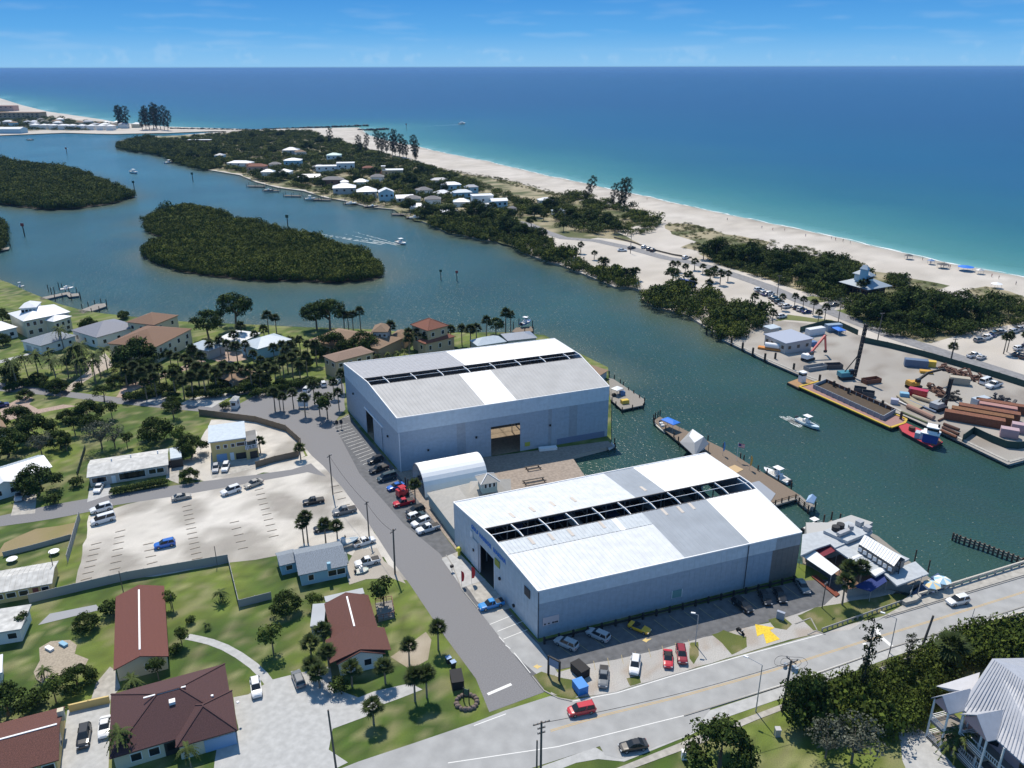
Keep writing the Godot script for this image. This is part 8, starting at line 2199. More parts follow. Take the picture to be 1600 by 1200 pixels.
	o = thing("info_kiosk", "white information stand in the marina car park's palms", "kiosk", v3(Vector2(-64.6,-229.2), 0)); s = Shape.new(); s.box(Vector3(0,1.5,0), Vector3(3.0,2.0,0.5)); obj("panel", s, M["trim_white"], o); box_on("top", M["trim_white"], o, Vector3(0,2.65,0), Vector3(3.4,0.3,0.9))
	for x in [-1.3,1.3]:
		box_on("leg", M["dark"], o, Vector3(x, 0.4,0), Vector3(0.2,0.8,0.2))
	# benches and tables of the marina yard and gardens
	for k in [[Vector2(5.6,-180.7), 20.0, "dark picnic bench on the marina yard's sunlit slab", 3.0], [Vector2(5.5,-188), 20.0, "pair bench in the shade under the far shed's wall", 2.0]]:
		o = thing("picnic_bench", k[2], "bench", v3(k[0], 0.05), k[1])
		for z in [-0.8,0.8]:
			box_on("plank", M["dark"], o, Vector3(0,0.5, z), Vector3(k[3] * 2,0.1,0.35))
		for x in [-0.85,0.85]:
			box_on("leg", M["dark"], o, Vector3(x * k[3], 0.25,0), Vector3(0.12,0.5,1.9))
	lump("white_crate", "long white crate against the far shed's wall", "crate", Vector2(9.8,-199.4), Vector3(5.0,0.7,1.4), 12.0, M["trim_white"], 0.06)
	for k in [[Vector2(-106.6,-145.9), "white garden table on the lawn below the bare soil"], [Vector2(-99.2,-148.8), "cream garden table beside the grey board fence"]]:
		o = thing("garden_table", k[1], "table", v3(k[0], 0.03)); s = Shape.new(); s.tube(Vector3(0,0.7,0), Vector3(0,0.78,0), 1.1,1.1,12); obj("table_top", s, M["trim_white"], o); tube_on("leg", M["trim_white"], o, Vector3.ZERO, Vector3(0,0.7,0), 0.12,0.1,7)
	for k in [[Vector2(-83.8,-118), "white sun lounger on the paved circle, nearer the bushes"], [Vector2(-81.9,-119.2), "pale blue garden chair on the paved circle"]]:
		lump("garden_chair", k[1], "chair", k[0], Vector3(1.7,0.4,0.7), -30.0, M["trim_white"] if k[1].begins_with("white") else M["box_sky"], 0.04)
	# motor cycle, signs and boxes by the road
	lump("utility_box", "white utility cabinet beside the south pavement lawn", "utility box", Vector2(26,-93), Vector3(0.7,1.5,0.7), 0.0, M["trim_white"])
	lump("utility_box", "pale utility cabinet at the lawn's edge near the big round tree", "utility box", Vector2(41.6,-97.5), Vector3(0.8,1.4,0.8), 0.0, M["steel"])
	lump("wall_planter", "grey blue marker sign on the verge beside the yellow arrow", "sign", Vector2(51,-126.2), Vector3(1.4,1.6,0.5), -35.0, mat("planter_grey", 0.3,0.34,0.42,0.8))
	o = thing("motor_cycle", "black motor cycle parked on the verge by the dry grass", "motor cycle", v3(Vector2(42.3,-122.1), 0.05), -60.0)
	for x in [-0.75,0.75]:
		tube_on("wheel", M["tyre"], o, Vector3(x, 0.33,-0.08), Vector3(x, 0.33,0.08), 0.33,0.33,12)
	s = Shape.new(); s.box(Vector3(0,0.65,0), Vector3(1.1,0.4,0.3)); s.box(Vector3(-0.3,0.92,0), Vector3(0.7,0.16,0.32)); obj("frame", s, M["black"], o)
	box_on("handlebar", M["steel"], o, Vector3(0.55,1.05,0), Vector3(0.1,0.1,0.8))
	# guard posts and rail along the near shed's south wall
	var p0 := Vector2(5.8,-119.3); var p1 := Vector2(57.5,-138.2)
	rail_line("guard_rail", "dark post and rail barrier along the near shed's south wall", p0, p1,20, Vector3(0.35,1.5,0.35), [[0.8,0.12,0.4]], M["dark"])
	# life on the beach
	var hue := [Color(0.1,0.15,0.4), Color(0.5,0.1,0.1), Color(0.05,0.05,0.06), Color(0.5,0.45,0.4)]
	var who := ["blue", "red", "dark", "pale"]
	var i := 0
	for p in pts([195,-489,196,-485,199,-481,201,-475,182,-497,225.5,-415.8,226.1,-414.3,228.1,-415.7,228.7,-414.3,228.7,-412.8,228.6,-418.7,223,-431,223,-422,239.7,-393.5,241,-389.5,242.9,-378.2,216,-434,168,-518,107,-645,148,-555,163,-525,175,-516]):
		person("bather in %s clothes standing on the beach near the waterline" % who[i % 4], p, hue[i % 4], i * 50.0,0.05, "bathers on the beach")
		i += 1
	for k in [[Vector2(233.7,-407.1), "large bright blue beach shelter at the waterline", "bright_blue_cloth", 4.0], [Vector2(216.7,-434), "dark parasol on the beach, north of the crowd", "crate_dark", 2.4], [Vector2(222.9,-421.7), "small dark blue parasol beside the beach crowd", "box_blue", 2.0], [Vector2(237.2,-400.2), "grey beach shelter right of the blue one", "steel", 2.2], [Vector2(230,-372.3), "white beach shelter near the dune grass tip", "trim_white", 2.6], [Vector2(224.7,-412.9), "black beach shelter among the crowd", "crate_dark", 3.0]]:
		o = thing("beach_shelter", k[1], "beach shelter", v3(k[0], 0.05))
		tube_on("cover", M[k[2]], o, Vector3(0,2.0,0), Vector3(0,2.8,0), k[3], 0.1,8)
		for x in [-0.6,0.6]:
			for z in [-0.6,0.6]:
				tube_on("post", M["steel"], o, Vector3(x * k[3], 0, z * k[3]), Vector3(x * k[3], 2.1, z * k[3]), 0.05,0.05,5)
	# walkers on the pavement
	person("person in red walking on the south pavement by the mangroves", Vector2(78,-119.1), Color(0.4,0.08,0.06), 160.0)
	person("person in dark clothes beside the white utility cabinet", Vector2(32.2,-99.8), Color(0.05,0.05,0.07), 20.0)

var proto := {}
var keep_out := []

func ball_dir() -> Vector3:
	var y := rng.randf_range(-1,1); var a := rng.randf() * TAU
	return Vector3(sqrt(1 - y * y) * cos(a), y, sqrt(1 - y * y) * sin(a))

func leaves(s: Shape, at: Vector3, r: Vector3, count: int, size: float, dark: Color, light: Color, low := -0.4) -> void:
	# leaf-sized faces through the volume of a crown, most of them near its skin
	for i in count:
		var d := ball_dir()
		if d.y < low: d.y = -d.y
		var p := at + d * r * pow(rng.randf(), 0.3)
		var m := (d * 0.8 + ball_dir() * 0.7 + Vector3.UP * 0.25).normalized()
		var x := m.cross(ball_dir()).normalized() * size * rng.randf_range(0.6,1.3)
		var y := m.cross(x) * rng.randf_range(0.5,0.9)
		var k := rng.randf()
		s.tint = dark.lerp(light, k * k)
		var sh := (m + d * 0.6).normalized()
		s.leaf(p - x * 0.5, p + y * 0.5, p + x * 0.6, sh)
		s.leaf(p - x * 0.5, p + x * 0.6, p - y * 0.5, sh)

func crown_of(blobs: Array, per: int, size: float, dark: Color, light: Color) -> Shape:
	var s := Shape.new()
	s.coloured = true
	for b in blobs:
		# clumps differ a little in tone from one another
		var k := rng.randf_range(0.75,1.25)
		leaves(s, b[0], b[1], per, size, dark * k, light * k)
	return s

func trunk_of(h: float, r: float, limbs: Array, lean := Vector2.ZERO) -> Shape:
	var s := Shape.new()
	var top := Vector3(lean.x, h, lean.y)
	s.tube(Vector3(0,-0.3,0), top * 0.5, r, r * 0.8,7, false)
	s.tube(top * 0.5, top, r * 0.8, r * 0.6,7, false)
	for l in limbs:
		var e: Vector3 = l
		var from := top * rng.randf_range(0.6,1.0)
		var mid := from.lerp(e, 0.5) + Vector3(0,-0.2,0)
		s.tube(from, mid, r * 0.5, r * 0.3,5, false)
		s.tube(mid, e, r * 0.3, r * 0.08,5, false)
	return s

func make_tree(kind: String, crown: Shape, trunk: Shape, tm := "trunk", lm := "leaf") -> void:
	proto[kind] = [crown.mesh(), trunk.mesh(), M[lm], M[tm]]

func plant(kind: String, called: String, label: String, category: String, p: Vector2, size: float, group := "", tall := 1.0, y := 0.0) -> Node3D:
	var k: Array = proto[kind]
	var o := thing(called, label, category, v3(p, y), rng.randf() * 360.0, group)
	put("trunk", k[1], k[3], o)
	put("fronds" if "palm" in kind or kind == "sabal" else "crown", k[0], k[2], o)
	o.scale = Vector3(size, size * tall, size)
	return o

func fan_head(s: Shape, at: Vector3, r: float, n: int, dark: Color, light: Color, droop := 0.6) -> void:
	# fan leaves on stalks, round head
	for i in n:
		var d := ball_dir()
		if d.y < -0.55: d.y = -d.y
		d.y = d.y * 0.8 + 0.15
		d = d.normalized()
		var c := at + d * r * rng.randf_range(0.45,0.7)
		var tip := d * r * rng.randf_range(0.45,0.65) + Vector3(0,-droop * 0.3 * r, 0)
		var side := d.cross(Vector3.UP).normalized()
		var up := side.cross(d).normalized()
		s.tint = dark.lerp(light, rng.randf())
		s.leaf(at + side * 0.03, c, at - side * 0.03, up)
		for k in 7:
			var a := lerpf(-1.35,1.35, k / 6.0)
			var e: Vector3 = c + (tip * cos(a) + side * sin(a) * tip.length()) * (1.0 - 0.2 * absf(a)) + Vector3(0,-0.12 * r * absf(a), 0)
			var w := (side * cos(a) - d * sin(a)) * r * 0.085
			s.leaf(c + w, e, c - w, (up + d * 0.4).normalized())

func feather_head(s: Shape, at: Vector3, r: float, n: int, dark: Color, light: Color) -> void:
	# arching feather fronds
	for i in n:
		var a := i * 2.4 + rng.randf() * 0.4; var lift := rng.randf_range(-0.15,1.1)
		var d := Vector3(cos(a), 0, sin(a)); var side := Vector3(-sin(a), 0, cos(a))
		s.tint = dark.lerp(light, rng.randf())
		var was := at
		for k in 6:
			var t := (k + 1) / 6.0
			var q := at + d * r * t * (1.0 - 0.15 * lift) + Vector3(0, r * (lift * t - 0.95 * t * t), 0)
			var w := r * 0.2 * (1.0 - absf(t - 0.45) * 1.5)
			for g in [-1.0,1.0]:
				var o: Vector3 = side * g * w + Vector3(0,-w * 0.5,0)
				s.leaf(was, q, was.lerp(q, 0.9) + o, (Vector3.UP + side * g * 0.4).normalized())
				s.leaf(was, was.lerp(q, 0.5) + o * 1.1, was + o * 0.4, (Vector3.UP + side * g * 0.4).normalized())
			was = q

func make_plants() -> void:
	rng.seed = 21
	var dk := Color(0.016,0.03,0.008); var lt := Color(0.075,0.108,0.026)
	# broad dense tree
	for v in 2:
		var blobs := []
		var limbs := []
		for i in 34:
			var d := ball_dir()
			if d.y < -0.45: d.y = -d.y
			var p := Vector3(0,4.7,0) + d * Vector3(3.7,2.7,3.7) * rng.randf_range(0.75,1.05)
			blobs.push_back([p, Vector3(1.4,1.15,1.4) * rng.randf_range(0.75,1.2)])
			if i % 5 == 1: limbs.push_back(p)
		make_tree("oak" if v == 0 else "oak_open", crown_of(blobs, 120 if v == 0 else 60,0.42, dk, lt), trunk_of(4.0,0.32, limbs, Vector2(0.4,0.2)))
	# low dome that hides its trunk
	var dome := []
	for i in 40:
		var d := ball_dir()
		d.y = absf(d.y) * 1.3 - 0.35
		dome.push_back([Vector3(0,2.6,0) + d * Vector3(3.4,2.7,3.4) * rng.randf_range(0.8,1.08), Vector3(1.3,1.1,1.3) * rng.randf_range(0.7,1.25)])
	make_tree("round_tree", crown_of(dome, 120,0.4, dk, lt), trunk_of(2.4,0.3, [Vector3(1.5,3.4,0.6), Vector3(-1.3,3.6,-0.8)]))
	# grey half-bare tree
	var bare := []
	var twigs := []
	for i in 20:
		var a := i * 2.4; var r := sqrt(i / 20.0) * 3.4
		var p := Vector3(cos(a) * r, 4.6 + rng.randf_range(-1.0,1.3), sin(a) * r)
		bare.push_back([p, Vector3(1.2,0.9,1.2)])
		twigs.push_back(p)
	make_tree("grey_tree", crown_of(bare, 60,0.34, Color(0.05,0.06,0.045), Color(0.16,0.17,0.13)), trunk_of(3.0,0.2, twigs), "trunk")
	# small round tree and bushes
	var small := []
	for i in 8:
		var d := ball_dir()
		small.push_back([Vector3(0,2.9,0) + d * Vector3(1.0,0.7,1.0), Vector3(0.95,0.85,0.95)])
	make_tree("small_tree", crown_of(small, 110,0.32, dk, lt * 1.1), trunk_of(2.0,0.12, [Vector3(0.5,2.8,0.3), Vector3(-0.5,2.9,-0.2)]))
	make_tree("light_tree", crown_of(small, 90,0.34, Color(0.04,0.065,0.015), Color(0.13,0.17,0.04)), trunk_of(2.0,0.12, [Vector3(0.5,2.8,0.3), Vector3(-0.5,2.9,-0.2)]))
	var bush := []
	for i in 6:
		var a := i * 1.05
		bush.push_back([Vector3(cos(a) * 0.55,0.75 + 0.15 * (i % 3), sin(a) * 0.55), Vector3(0.75,0.7,0.75)])
	make_tree("bush", crown_of(bush, 110,0.26, dk, lt), trunk_of(0.6,0.08, []))
	make_tree("yellow_bush", crown_of(bush, 100,0.26, Color(0.06,0.08,0.015), Color(0.22,0.22,0.05)), trunk_of(0.6,0.08, []))
	# cabbage palms
	for v in 3:
		var h: float = [3.2,4.8,6.4][v]
		var s := Shape.new(); s.coloured = true
		fan_head(s, Vector3(0.1, h + 0.2,0), 1.75,85, Color(0.015,0.026,0.009), Color(0.06,0.085,0.025))
		var skirt := Shape.new(); skirt.coloured = true
		make_tree(["sabal_low", "sabal", "sabal_high"][v], s, trunk_of(h + 0.3,0.19, [], Vector2(0.1,0)), "palm_trunk", "frond")
	# feather palms
	for v in 2:
		var h: float = [6.5,2.6][v]
		var s := Shape.new(); s.coloured = true
		feather_head(s, Vector3(0.25, h, 0), 2.9 if v == 0 else 2.2,22, Color(0.02,0.036,0.01), Color(0.075,0.105,0.03))
		make_tree(["coconut_palm", "young_palm"][v], s, trunk_of(h, 0.17, [], Vector2(0.25,0)), "palm_trunk", "frond")
	# beach she-oak: tall, thin and ragged
	for v in 2:
		var blobs := []
		var limbs := []
		for i in 26:
			var t := i / 25.0
			var a := i * 2.4; var r := (0.6 + 2.3 * sin(t * 2.7)) * rng.randf_range(0.4,1.1)
			var p := Vector3(cos(a) * r + t * (2.0 if v == 0 else 5.0), 2.5 + t * 12.0, sin(a) * r)
			blobs.push_back([p, Vector3(1.1,1.2,1.1)])
			limbs.push_back(p)
		make_tree("she_oak" if v == 0 else "leaning_she_oak", crown_of(blobs, 80,0.45, Color(0.014,0.022,0.009), Color(0.05,0.065,0.025)), trunk_of(12.0,0.25, limbs, Vector2(1.6 if v == 0 else 4.2,0)))
	# columnar ragged tree
	var col := []
	for i in 30:
		var t := i / 29.0; var a := i * 2.4
		var r := (0.35 + 0.9 * t * t) * rng.randf_range(0.5,1.2)
		col.push_back([Vector3(cos(a) * r, 1.5 + t * 9.5, sin(a) * r), Vector3(0.55,0.6,0.55)])
	make_tree("slim_tree", crown_of(col, 42,0.3, Color(0.012,0.02,0.009), Color(0.05,0.065,0.025)), trunk_of(10.5,0.16, []))
	# low clumps for thickets, in a few tones
	for v in 5:
		var s := Shape.new(); s.coloured = true
		var tone: Array = [[Color(0.034,0.052,0.012), Color(0.11,0.135,0.026)], [Color(0.05,0.068,0.013), Color(0.145,0.165,0.028)], [Color(0.02,0.036,0.011), Color(0.072,0.098,0.022)], [Color(0.045,0.05,0.018), Color(0.15,0.15,0.055)], [Color(0.024,0.042,0.01), Color(0.1,0.135,0.024)]][v]
		for i in 4:
			var a := i * 1.6
			leaves(s, Vector3(cos(a) * 0.42,0.42 + 0.12 * (i % 2), sin(a) * 0.42), Vector3(0.62,0.56,0.62), 44,0.2, tone[0], tone[1])
			if v == 4: leaves(s, Vector3(cos(a) * 0.42,0.42, sin(a) * 0.42), Vector3(0.66,0.6,0.66), 130,0.11, tone[0], tone[1])
		proto["clump_%d" % v] = s.mesh()

func thicket(called: String, label: String, category: String, areas: Array, gap: float, size: Vector2, tones: Array, y := 0.0, sparse := 0.0, tall := 1.0) -> void:
	# growth that reads as one mass
	for t in tones.size():
		var where: Array[Transform3D] = []
		for poly in areas:
			var lo: Vector2 = poly[0]; var hi: Vector2 = poly[0]
			for p in poly:
				lo = lo.min(p); hi = hi.max(p)
			var z := lo.y
			while z < hi.y:
				var x := lo.x
				while x < hi.x:
					var p := Vector2(x, z) + Vector2(rng.randf(), rng.randf()) * gap
					var pick := rng.randi() % tones.size()
					var sz := rng.randf_range(size.x, size.y) * (0.6 + 0.8 * nz(p, 0.03,4.0)) * (1.3 if rng.randf() < 0.12 else 1.0)
					var sp := rng.randf() * TAU
					x += gap
					if pick != t: continue
					if sparse > 0.0 and nz(p, 0.05,7.0) < sparse: continue
					if not Geometry2D.is_point_in_polygon(p, poly): continue
					var ok := true
					for k in keep_out:
						if p.distance_squared_to(k[0]) < k[1] * k[1]:
							ok = false
							break
					if not ok: continue
					where.push_back(Transform3D(Basis(Vector3.UP, sp).scaled(Vector3(sz, sz * rng.randf_range(0.8,1.2) * tall, sz)), v3(p, y)))
				z += gap
		var mm := MultiMesh.new()
		mm.transform_format = MultiMesh.TRANSFORM_3D
		mm.mesh = proto["clump_%d" % tones[t]]
		mm.instance_count = where.size()
		for i in where.size(): mm.set_instance_transform(i, where[i])
		var o := MultiMeshInstance3D.new()
		o.name = called
		o.multimesh = mm
		o.material_override = M["leaf"]
		add_child(o, true)
		tag(o, label, category, "", "stuff")

func row(kind: String, called: String, label: String, category: String, list: PackedVector2Array, lo: float, hi: float, group := "") -> void:
	for p in list:
		plant(kind, called, label, category, p, rng.randf_range(lo, hi), group, rng.randf_range(0.9,1.12))

func along(a: Vector2, b: Vector2, n: int, stray: float) -> PackedVector2Array:
	var o := PackedVector2Array()
	for i in n:
		o.push_back(a.lerp(b, (i + 0.5) / n) + Vector2(rng.randf_range(-stray, stray), rng.randf_range(-stray, stray)))
	return o

func plants() -> void:
	make_plants()
	rng.seed = 77
	thicket("mangrove_canopy", "dense dark green mangrove canopy covering the island in mid channel", "mangrove", [wavy(isle_mid, 1.5,6.0)], 1.8, Vector2(2.2,2.9), [0,1,1], -0.9,0.0,1.5)
	thicket("mangrove_canopy", "dense dark green mangrove canopy covering the western island", "mangrove", [wavy(isle_west, 1.5,6.0)], 2.3, Vector2(2.6,3.4), [0,0,1], -0.9,0.0,1.5)
	thicket("shore_mangrove", "dark mangrove thicket along the barrier island's channel shore", "mangrove", [pts([-545,-1160,-546,-1258,-431,-1129,-343,-950,-307,-873,-314,-845,-369,-911,-423,-1001,-479,-1050,-516,-1093]), pts([60.9,-364.2,79.8,-375.8,91.4,-359.4,104.4,-342.3,106.6,-328.5,99.8,-310.5,86.3,-294.2,81,-295.8,76.8,-310.6,73.9,-324,62.5,-336.5,58.1,-347.8]), pts([-35,-555,0,-542,20,-494,29,-452,43.6,-412.9,58.9,-391,60.7,-371.1,48.9,-373.6,43,-384.7,35.7,-399.1,25.4,-417.4,19,-428,7,-447,0,-468,-6,-477,-19,-487,-38,-507,-56,-538])], 3.0, Vector2(2.4,3.6), [0,1,2], -0.6,0.12,1.3)
	thicket("island_scrub", "dark green scrub and sea grape between the barrier island's houses", "scrub", [pts([-509,-1190,-466,-1304,-420,-1383,-332,-1367,-222,-1143,-153,-996,-104,-906,-64,-825,-35,-762,0,-656,24,-594,0,-555,-16,-495,-39,-516,-58,-548,-74,-579,-89,-610,-110,-625,-132,-651,-156,-675,-181,-713,-208,-734,-240,-774,-272,-829,-317,-874]), pts([15,-617,53,-673,89,-607,101,-553,92,-514,69,-494,41,-515,22,-542])], 4.0, Vector2(2.2,4.4), [0,2,1], 0.0,0.44,1.0)
	thicket("pavilion_scrub", "dense dark sea grape thicket round the beach pavilion", "scrub", [pts([108,-446,134,-463,157,-443,184,-425,180,-395.3,160.5,-358.9,142.1,-345.1,133.4,-370.6,122.3,-395.7,108,-424]), pts([188,-395.2,194.4,-384.8,183.7,-366.7,177.1,-370.3]), pts([143.7,-342,156.9,-350.3,176.6,-358.8,193.4,-363.2,197.1,-341.6,218.6,-349.8,225.5,-337.4,211,-313.2,192.1,-307.3,168.1,-295.3,157.5,-293.8,145.9,-295.4,142.2,-313.7])], 3.0, Vector2(2.2,3.5), [0,2,2], 0.0,0.1,1.1)
	thicket("dune_grass", "low yellow green dune grass and sea oats along the beach", "dune grass", [pts([-291,-1275,-222,-1143,-155,-1012,-101,-906,-64,-836,-5,-740,27,-680,63,-617,90,-566,101,-553,94,-593,61,-645,33,-699,0,-770,-66,-852,-157,-1027,-218,-1143]), pts([103,-541,119,-544,140,-499,155,-483,143,-456,115,-446,97,-467,112,-482,101,-506]), pts([155,-485,179,-456,187,-430,177,-439,149,-453]), pts([190.5,-387.4,210,-377.2,195.4,-364.3,183.7,-366.7]), pts([215.4,-370,227.3,-373.5,233.9,-356.2,240.6,-339.3,223.5,-329.6,215.7,-349.8])], 3.2, Vector2(0.9,1.7), [3,3,1], 0.0,0.35,0.6)
	thicket("creek_mangrove", "bright green mangrove thicket beside the road bridge", "mangrove", [pts([47.2,-106.5,53.6,-106.5,60.6,-109.9,68.9,-114.2,77.8,-118.4,84.5,-120.2,93.9,-120.1,104.5,-121.9,96.8,-110.2,87.5,-109.4,82,-113.4,73.6,-107.9,67.3,-101.4,60.3,-97.4,53.3,-97.5,47.2,-97.5,45.3,-100.8])], 1.5, Vector2(1.8,3.2), [4,4,0], -0.3,0.0,1.5)
	thicket("north_scrub", "dark tree cover on the land beyond the inlet", "scrub", [pts([-1549,-2289,-1214,-2014,-1018,-1823,-856,-1664,-756,-1585,-685,-1480,-704,-1404,-799,-1421,-831,-1366,-909,-1328])], 11.0, Vector2(4.0,6.5), [0,2], 0.0,0.4,0.8)
	thicket("left_bank_mangrove", "dark mangroves on the small point at the western edge of the channel", "mangrove", [pts([-380,-559,-346,-546,-334,-532,-299,-473,-295,-460,-314,-455])], 2.6, Vector2(2.5,3.5), [0,2], -0.8,0.0,1.4)
	# single trees near the road
	plant("round_tree", "oak_tree", "big dark round tree on the grass beside the south pavement", "tree", Vector2(31,-91.3), 1.25, "", 1.1)
	plant("slim_tree", "slim_tree", "tall slim ragged tree standing in front of the road near the white cross lines", "tree", Vector2(57.8,-105.4), 1.15, "", 1.2)
	plant("slim_tree", "slim_tree", "short slim dark tree beside the south pavement rail, near the leaning pole", "tree", Vector2(68,-111.5), 0.75)
	plant("round_tree", "small_tree", "dense upright tree behind the wooden utility pole with transformers", "tree", Vector2(46.7,-100.4), 1.0, "", 1.5)
	plant("grey_tree", "grey_tree", "greyish half bare tree at the bottom edge beside the lawn", "tree", Vector2(51.2,-92.2), 1.15)
	plant("grey_tree", "grey_tree", "greyish half bare tree next to the dark thicket and driveway", "tree", Vector2(47.6,-93.1), 0.9)
	plant("sabal_low", "cabbage_palm", "shaggy cabbage palm at the bridge end of the mangrove thicket", "palm", Vector2(75.4,-111.5), 1.7)
	plant("young_palm", "young_palm", "feathery palm in front of the pink house's porch", "palm", Vector2(67.1,-93.6), 1.5)
	var near := "cabbage palms on the corner lawn"
	for a in [[Vector2(-13.4,-117.7), 1.0, "sabal", "cabbage palm on the corner lawn nearest the two blue lidded bins"], [Vector2(-18.1,-113.3), 0.95, "sabal", "cabbage palm beside the red-roofed house's garden path"], [Vector2(-16.2,-105.1), 1.05, "sabal", "left palm of the pair casting round shadows on the corner lawn"], [Vector2(-14.3,-105.9), 1.0, "sabal", "right palm of the pair casting round shadows on the corner lawn"], [Vector2(-22.3,-100.2), 1.05, "sabal_low", "cabbage palm at the edge of the white driveway, nearest the road"], [Vector2(-27.3,-108.6), 1.1, "sabal_low", "palm at the west corner of the red-roofed house's white gable"], [Vector2(-21.7,-109.2), 1.05, "sabal_low", "palm at the east corner of the red-roofed house's white gable"]]:
		plant(a[2], "cabbage_palm", a[3], "palm", a[0], a[1], near)
	for p in pts([-34.3,-119.1,-35.8,-115.4,-32.2,-113.2,-34.2,-110.2,-32.7,-108.2]):
		plant("sabal_low", "cabbage_palm", "cabbage palm in the clump along the west side of the red-roofed corner house", "palm", p, rng.randf_range(0.95,1.15), "palms beside the corner house")
	for a in [[Vector2(-45.3,-153.1), "sabal_high", "taller palm of the pair at the sandy car park behind the blue cottage"], [Vector2(-46.2,-153.1), "sabal", "thin palm touching the taller palm behind the blue cottage"], [Vector2(-41.2,-152.6), "sabal", "palm in front of the dark car under the trees by the blue cottage"], [Vector2(-38.4,-151.8), "sabal", "palm nearest the boat trailer behind the blue cottage"], [Vector2(-23.4,-170.5), "sabal", "palm at the corner of the marina office beside the white tunnel"], [Vector2(-68.9,-198.1), "sabal_low", "small palm in the sandy yard beside the yellow house"], [Vector2(-56.8,-193.8), "sabal_low", "small palm at the fence corner where the lane meets the side street"]]:
		plant(a[1], "cabbage_palm", a[2], "palm", a[0], 1.0)
	plant("sabal", "cabbage_palm", "leafy palm in the restaurant courtyard behind the grey fence", "palm", Vector2(64.5,-130.6), 1.1)
	plant("sabal", "cabbage_palm", "palm in the restaurant courtyard beside the white awning", "palm", Vector2(66.9,-134.7), 1.15)
	plant("sabal", "cabbage_palm", "palm in the restaurant courtyard under the blue canopy's edge", "palm", Vector2(69.2,-134.7), 1.15)
	for a in [["small_tree", Vector2(-25,-129.9), 1.55, "round leafy tree at the street corner of the red-roofed house"], ["round_tree", Vector2(-43.8,-128.6), 0.75, "big dark tree beside the grey wall end and blue cottage"], ["light_tree", Vector2(-42.9,-116.7), 1.45, "light green tree standing alone on the lawn"], ["bush", Vector2(-77.4,-128.1), 1.7, "dark bush beside the long red roof's west eave"], ["round_tree", Vector2(-79.8,-123.4), 0.6, "dark round bush south of the grey paved strip"], ["small_tree", Vector2(-60.9,-110.3), 1.0, "bush between the long red roof and the maroon hip roof"], ["light_tree", Vector2(-66.5,-130), 0.9, "small tree at the east eave of the long red roof"], ["bush", Vector2(-61,-125.5), 0.8, "small round dark shrub alone on the lawn"], ["young_palm", Vector2(-57.2,-123.8), 0.45, "small star shaped cycad on the lawn"], ["small_tree", Vector2(-60.1,-118.8), 0.9, "dark shrub tree where the curved path reaches the long red house"], ["bush", Vector2(-60.6,-117.1), 1.0, "low shrub beside the curved path"], ["coconut_palm", Vector2(-58.8,-92.7), 0.85, "tall feathery palm in front of the maroon hip roof, left"], ["coconut_palm", Vector2(-48,-90.9), 0.7, "feathery palm at the maroon house's garage"], ["young_palm", Vector2(-63.7,-107.5), 1.0, "feathery palm behind the maroon hip roof"], ["round_tree", Vector2(-82,-102.1), 0.95, "big dark tree at the left edge beside the paved circle"], ["round_tree", Vector2(-73.8,-108.3), 0.7, "dense dark tree between the paved circle and the driveway"], ["light_tree", Vector2(-75.7,-104.9), 1.2, "light green shrub tree behind the maroon roof at the lower left"], ["bush", Vector2(-78.6,-104.6), 1.6, "bush in the planted bed beside the paved circle"], ["bush", Vector2(-72.1,-109.8), 1.0, "round bush beside the narrow driveway"], ["young_palm", Vector2(-80.6,-110.3), 0.8, "small palm in the bed of the paved circle"], ["small_tree", Vector2(-91.2,-123.4), 0.9, "small tree beside the white flat roof at the left edge"], ["young_palm", Vector2(-57.5,-132), 0.9, "small palm by the grey wall corner"], ["light_tree", Vector2(-37.5,-129.9), 0.7, "light green sapling beside the red-roofed house's grey lean-to"], ["bush", Vector2(-29.3,-107.4), 1.5, "low shrub at the edge of the white driveway"], ["light_tree", Vector2(-39.1,-129.9), 0.8, "yellow green sapling behind the red-roofed corner house"]]:
		plant(a[0], "feather_palm" if "palm" in a[0] else "garden_bush" if "bush" in a[0] else "garden_tree", a[3], "palm" if "palm" in a[0] else "bush" if "bush" in a[0] else "tree", a[1], a[2])
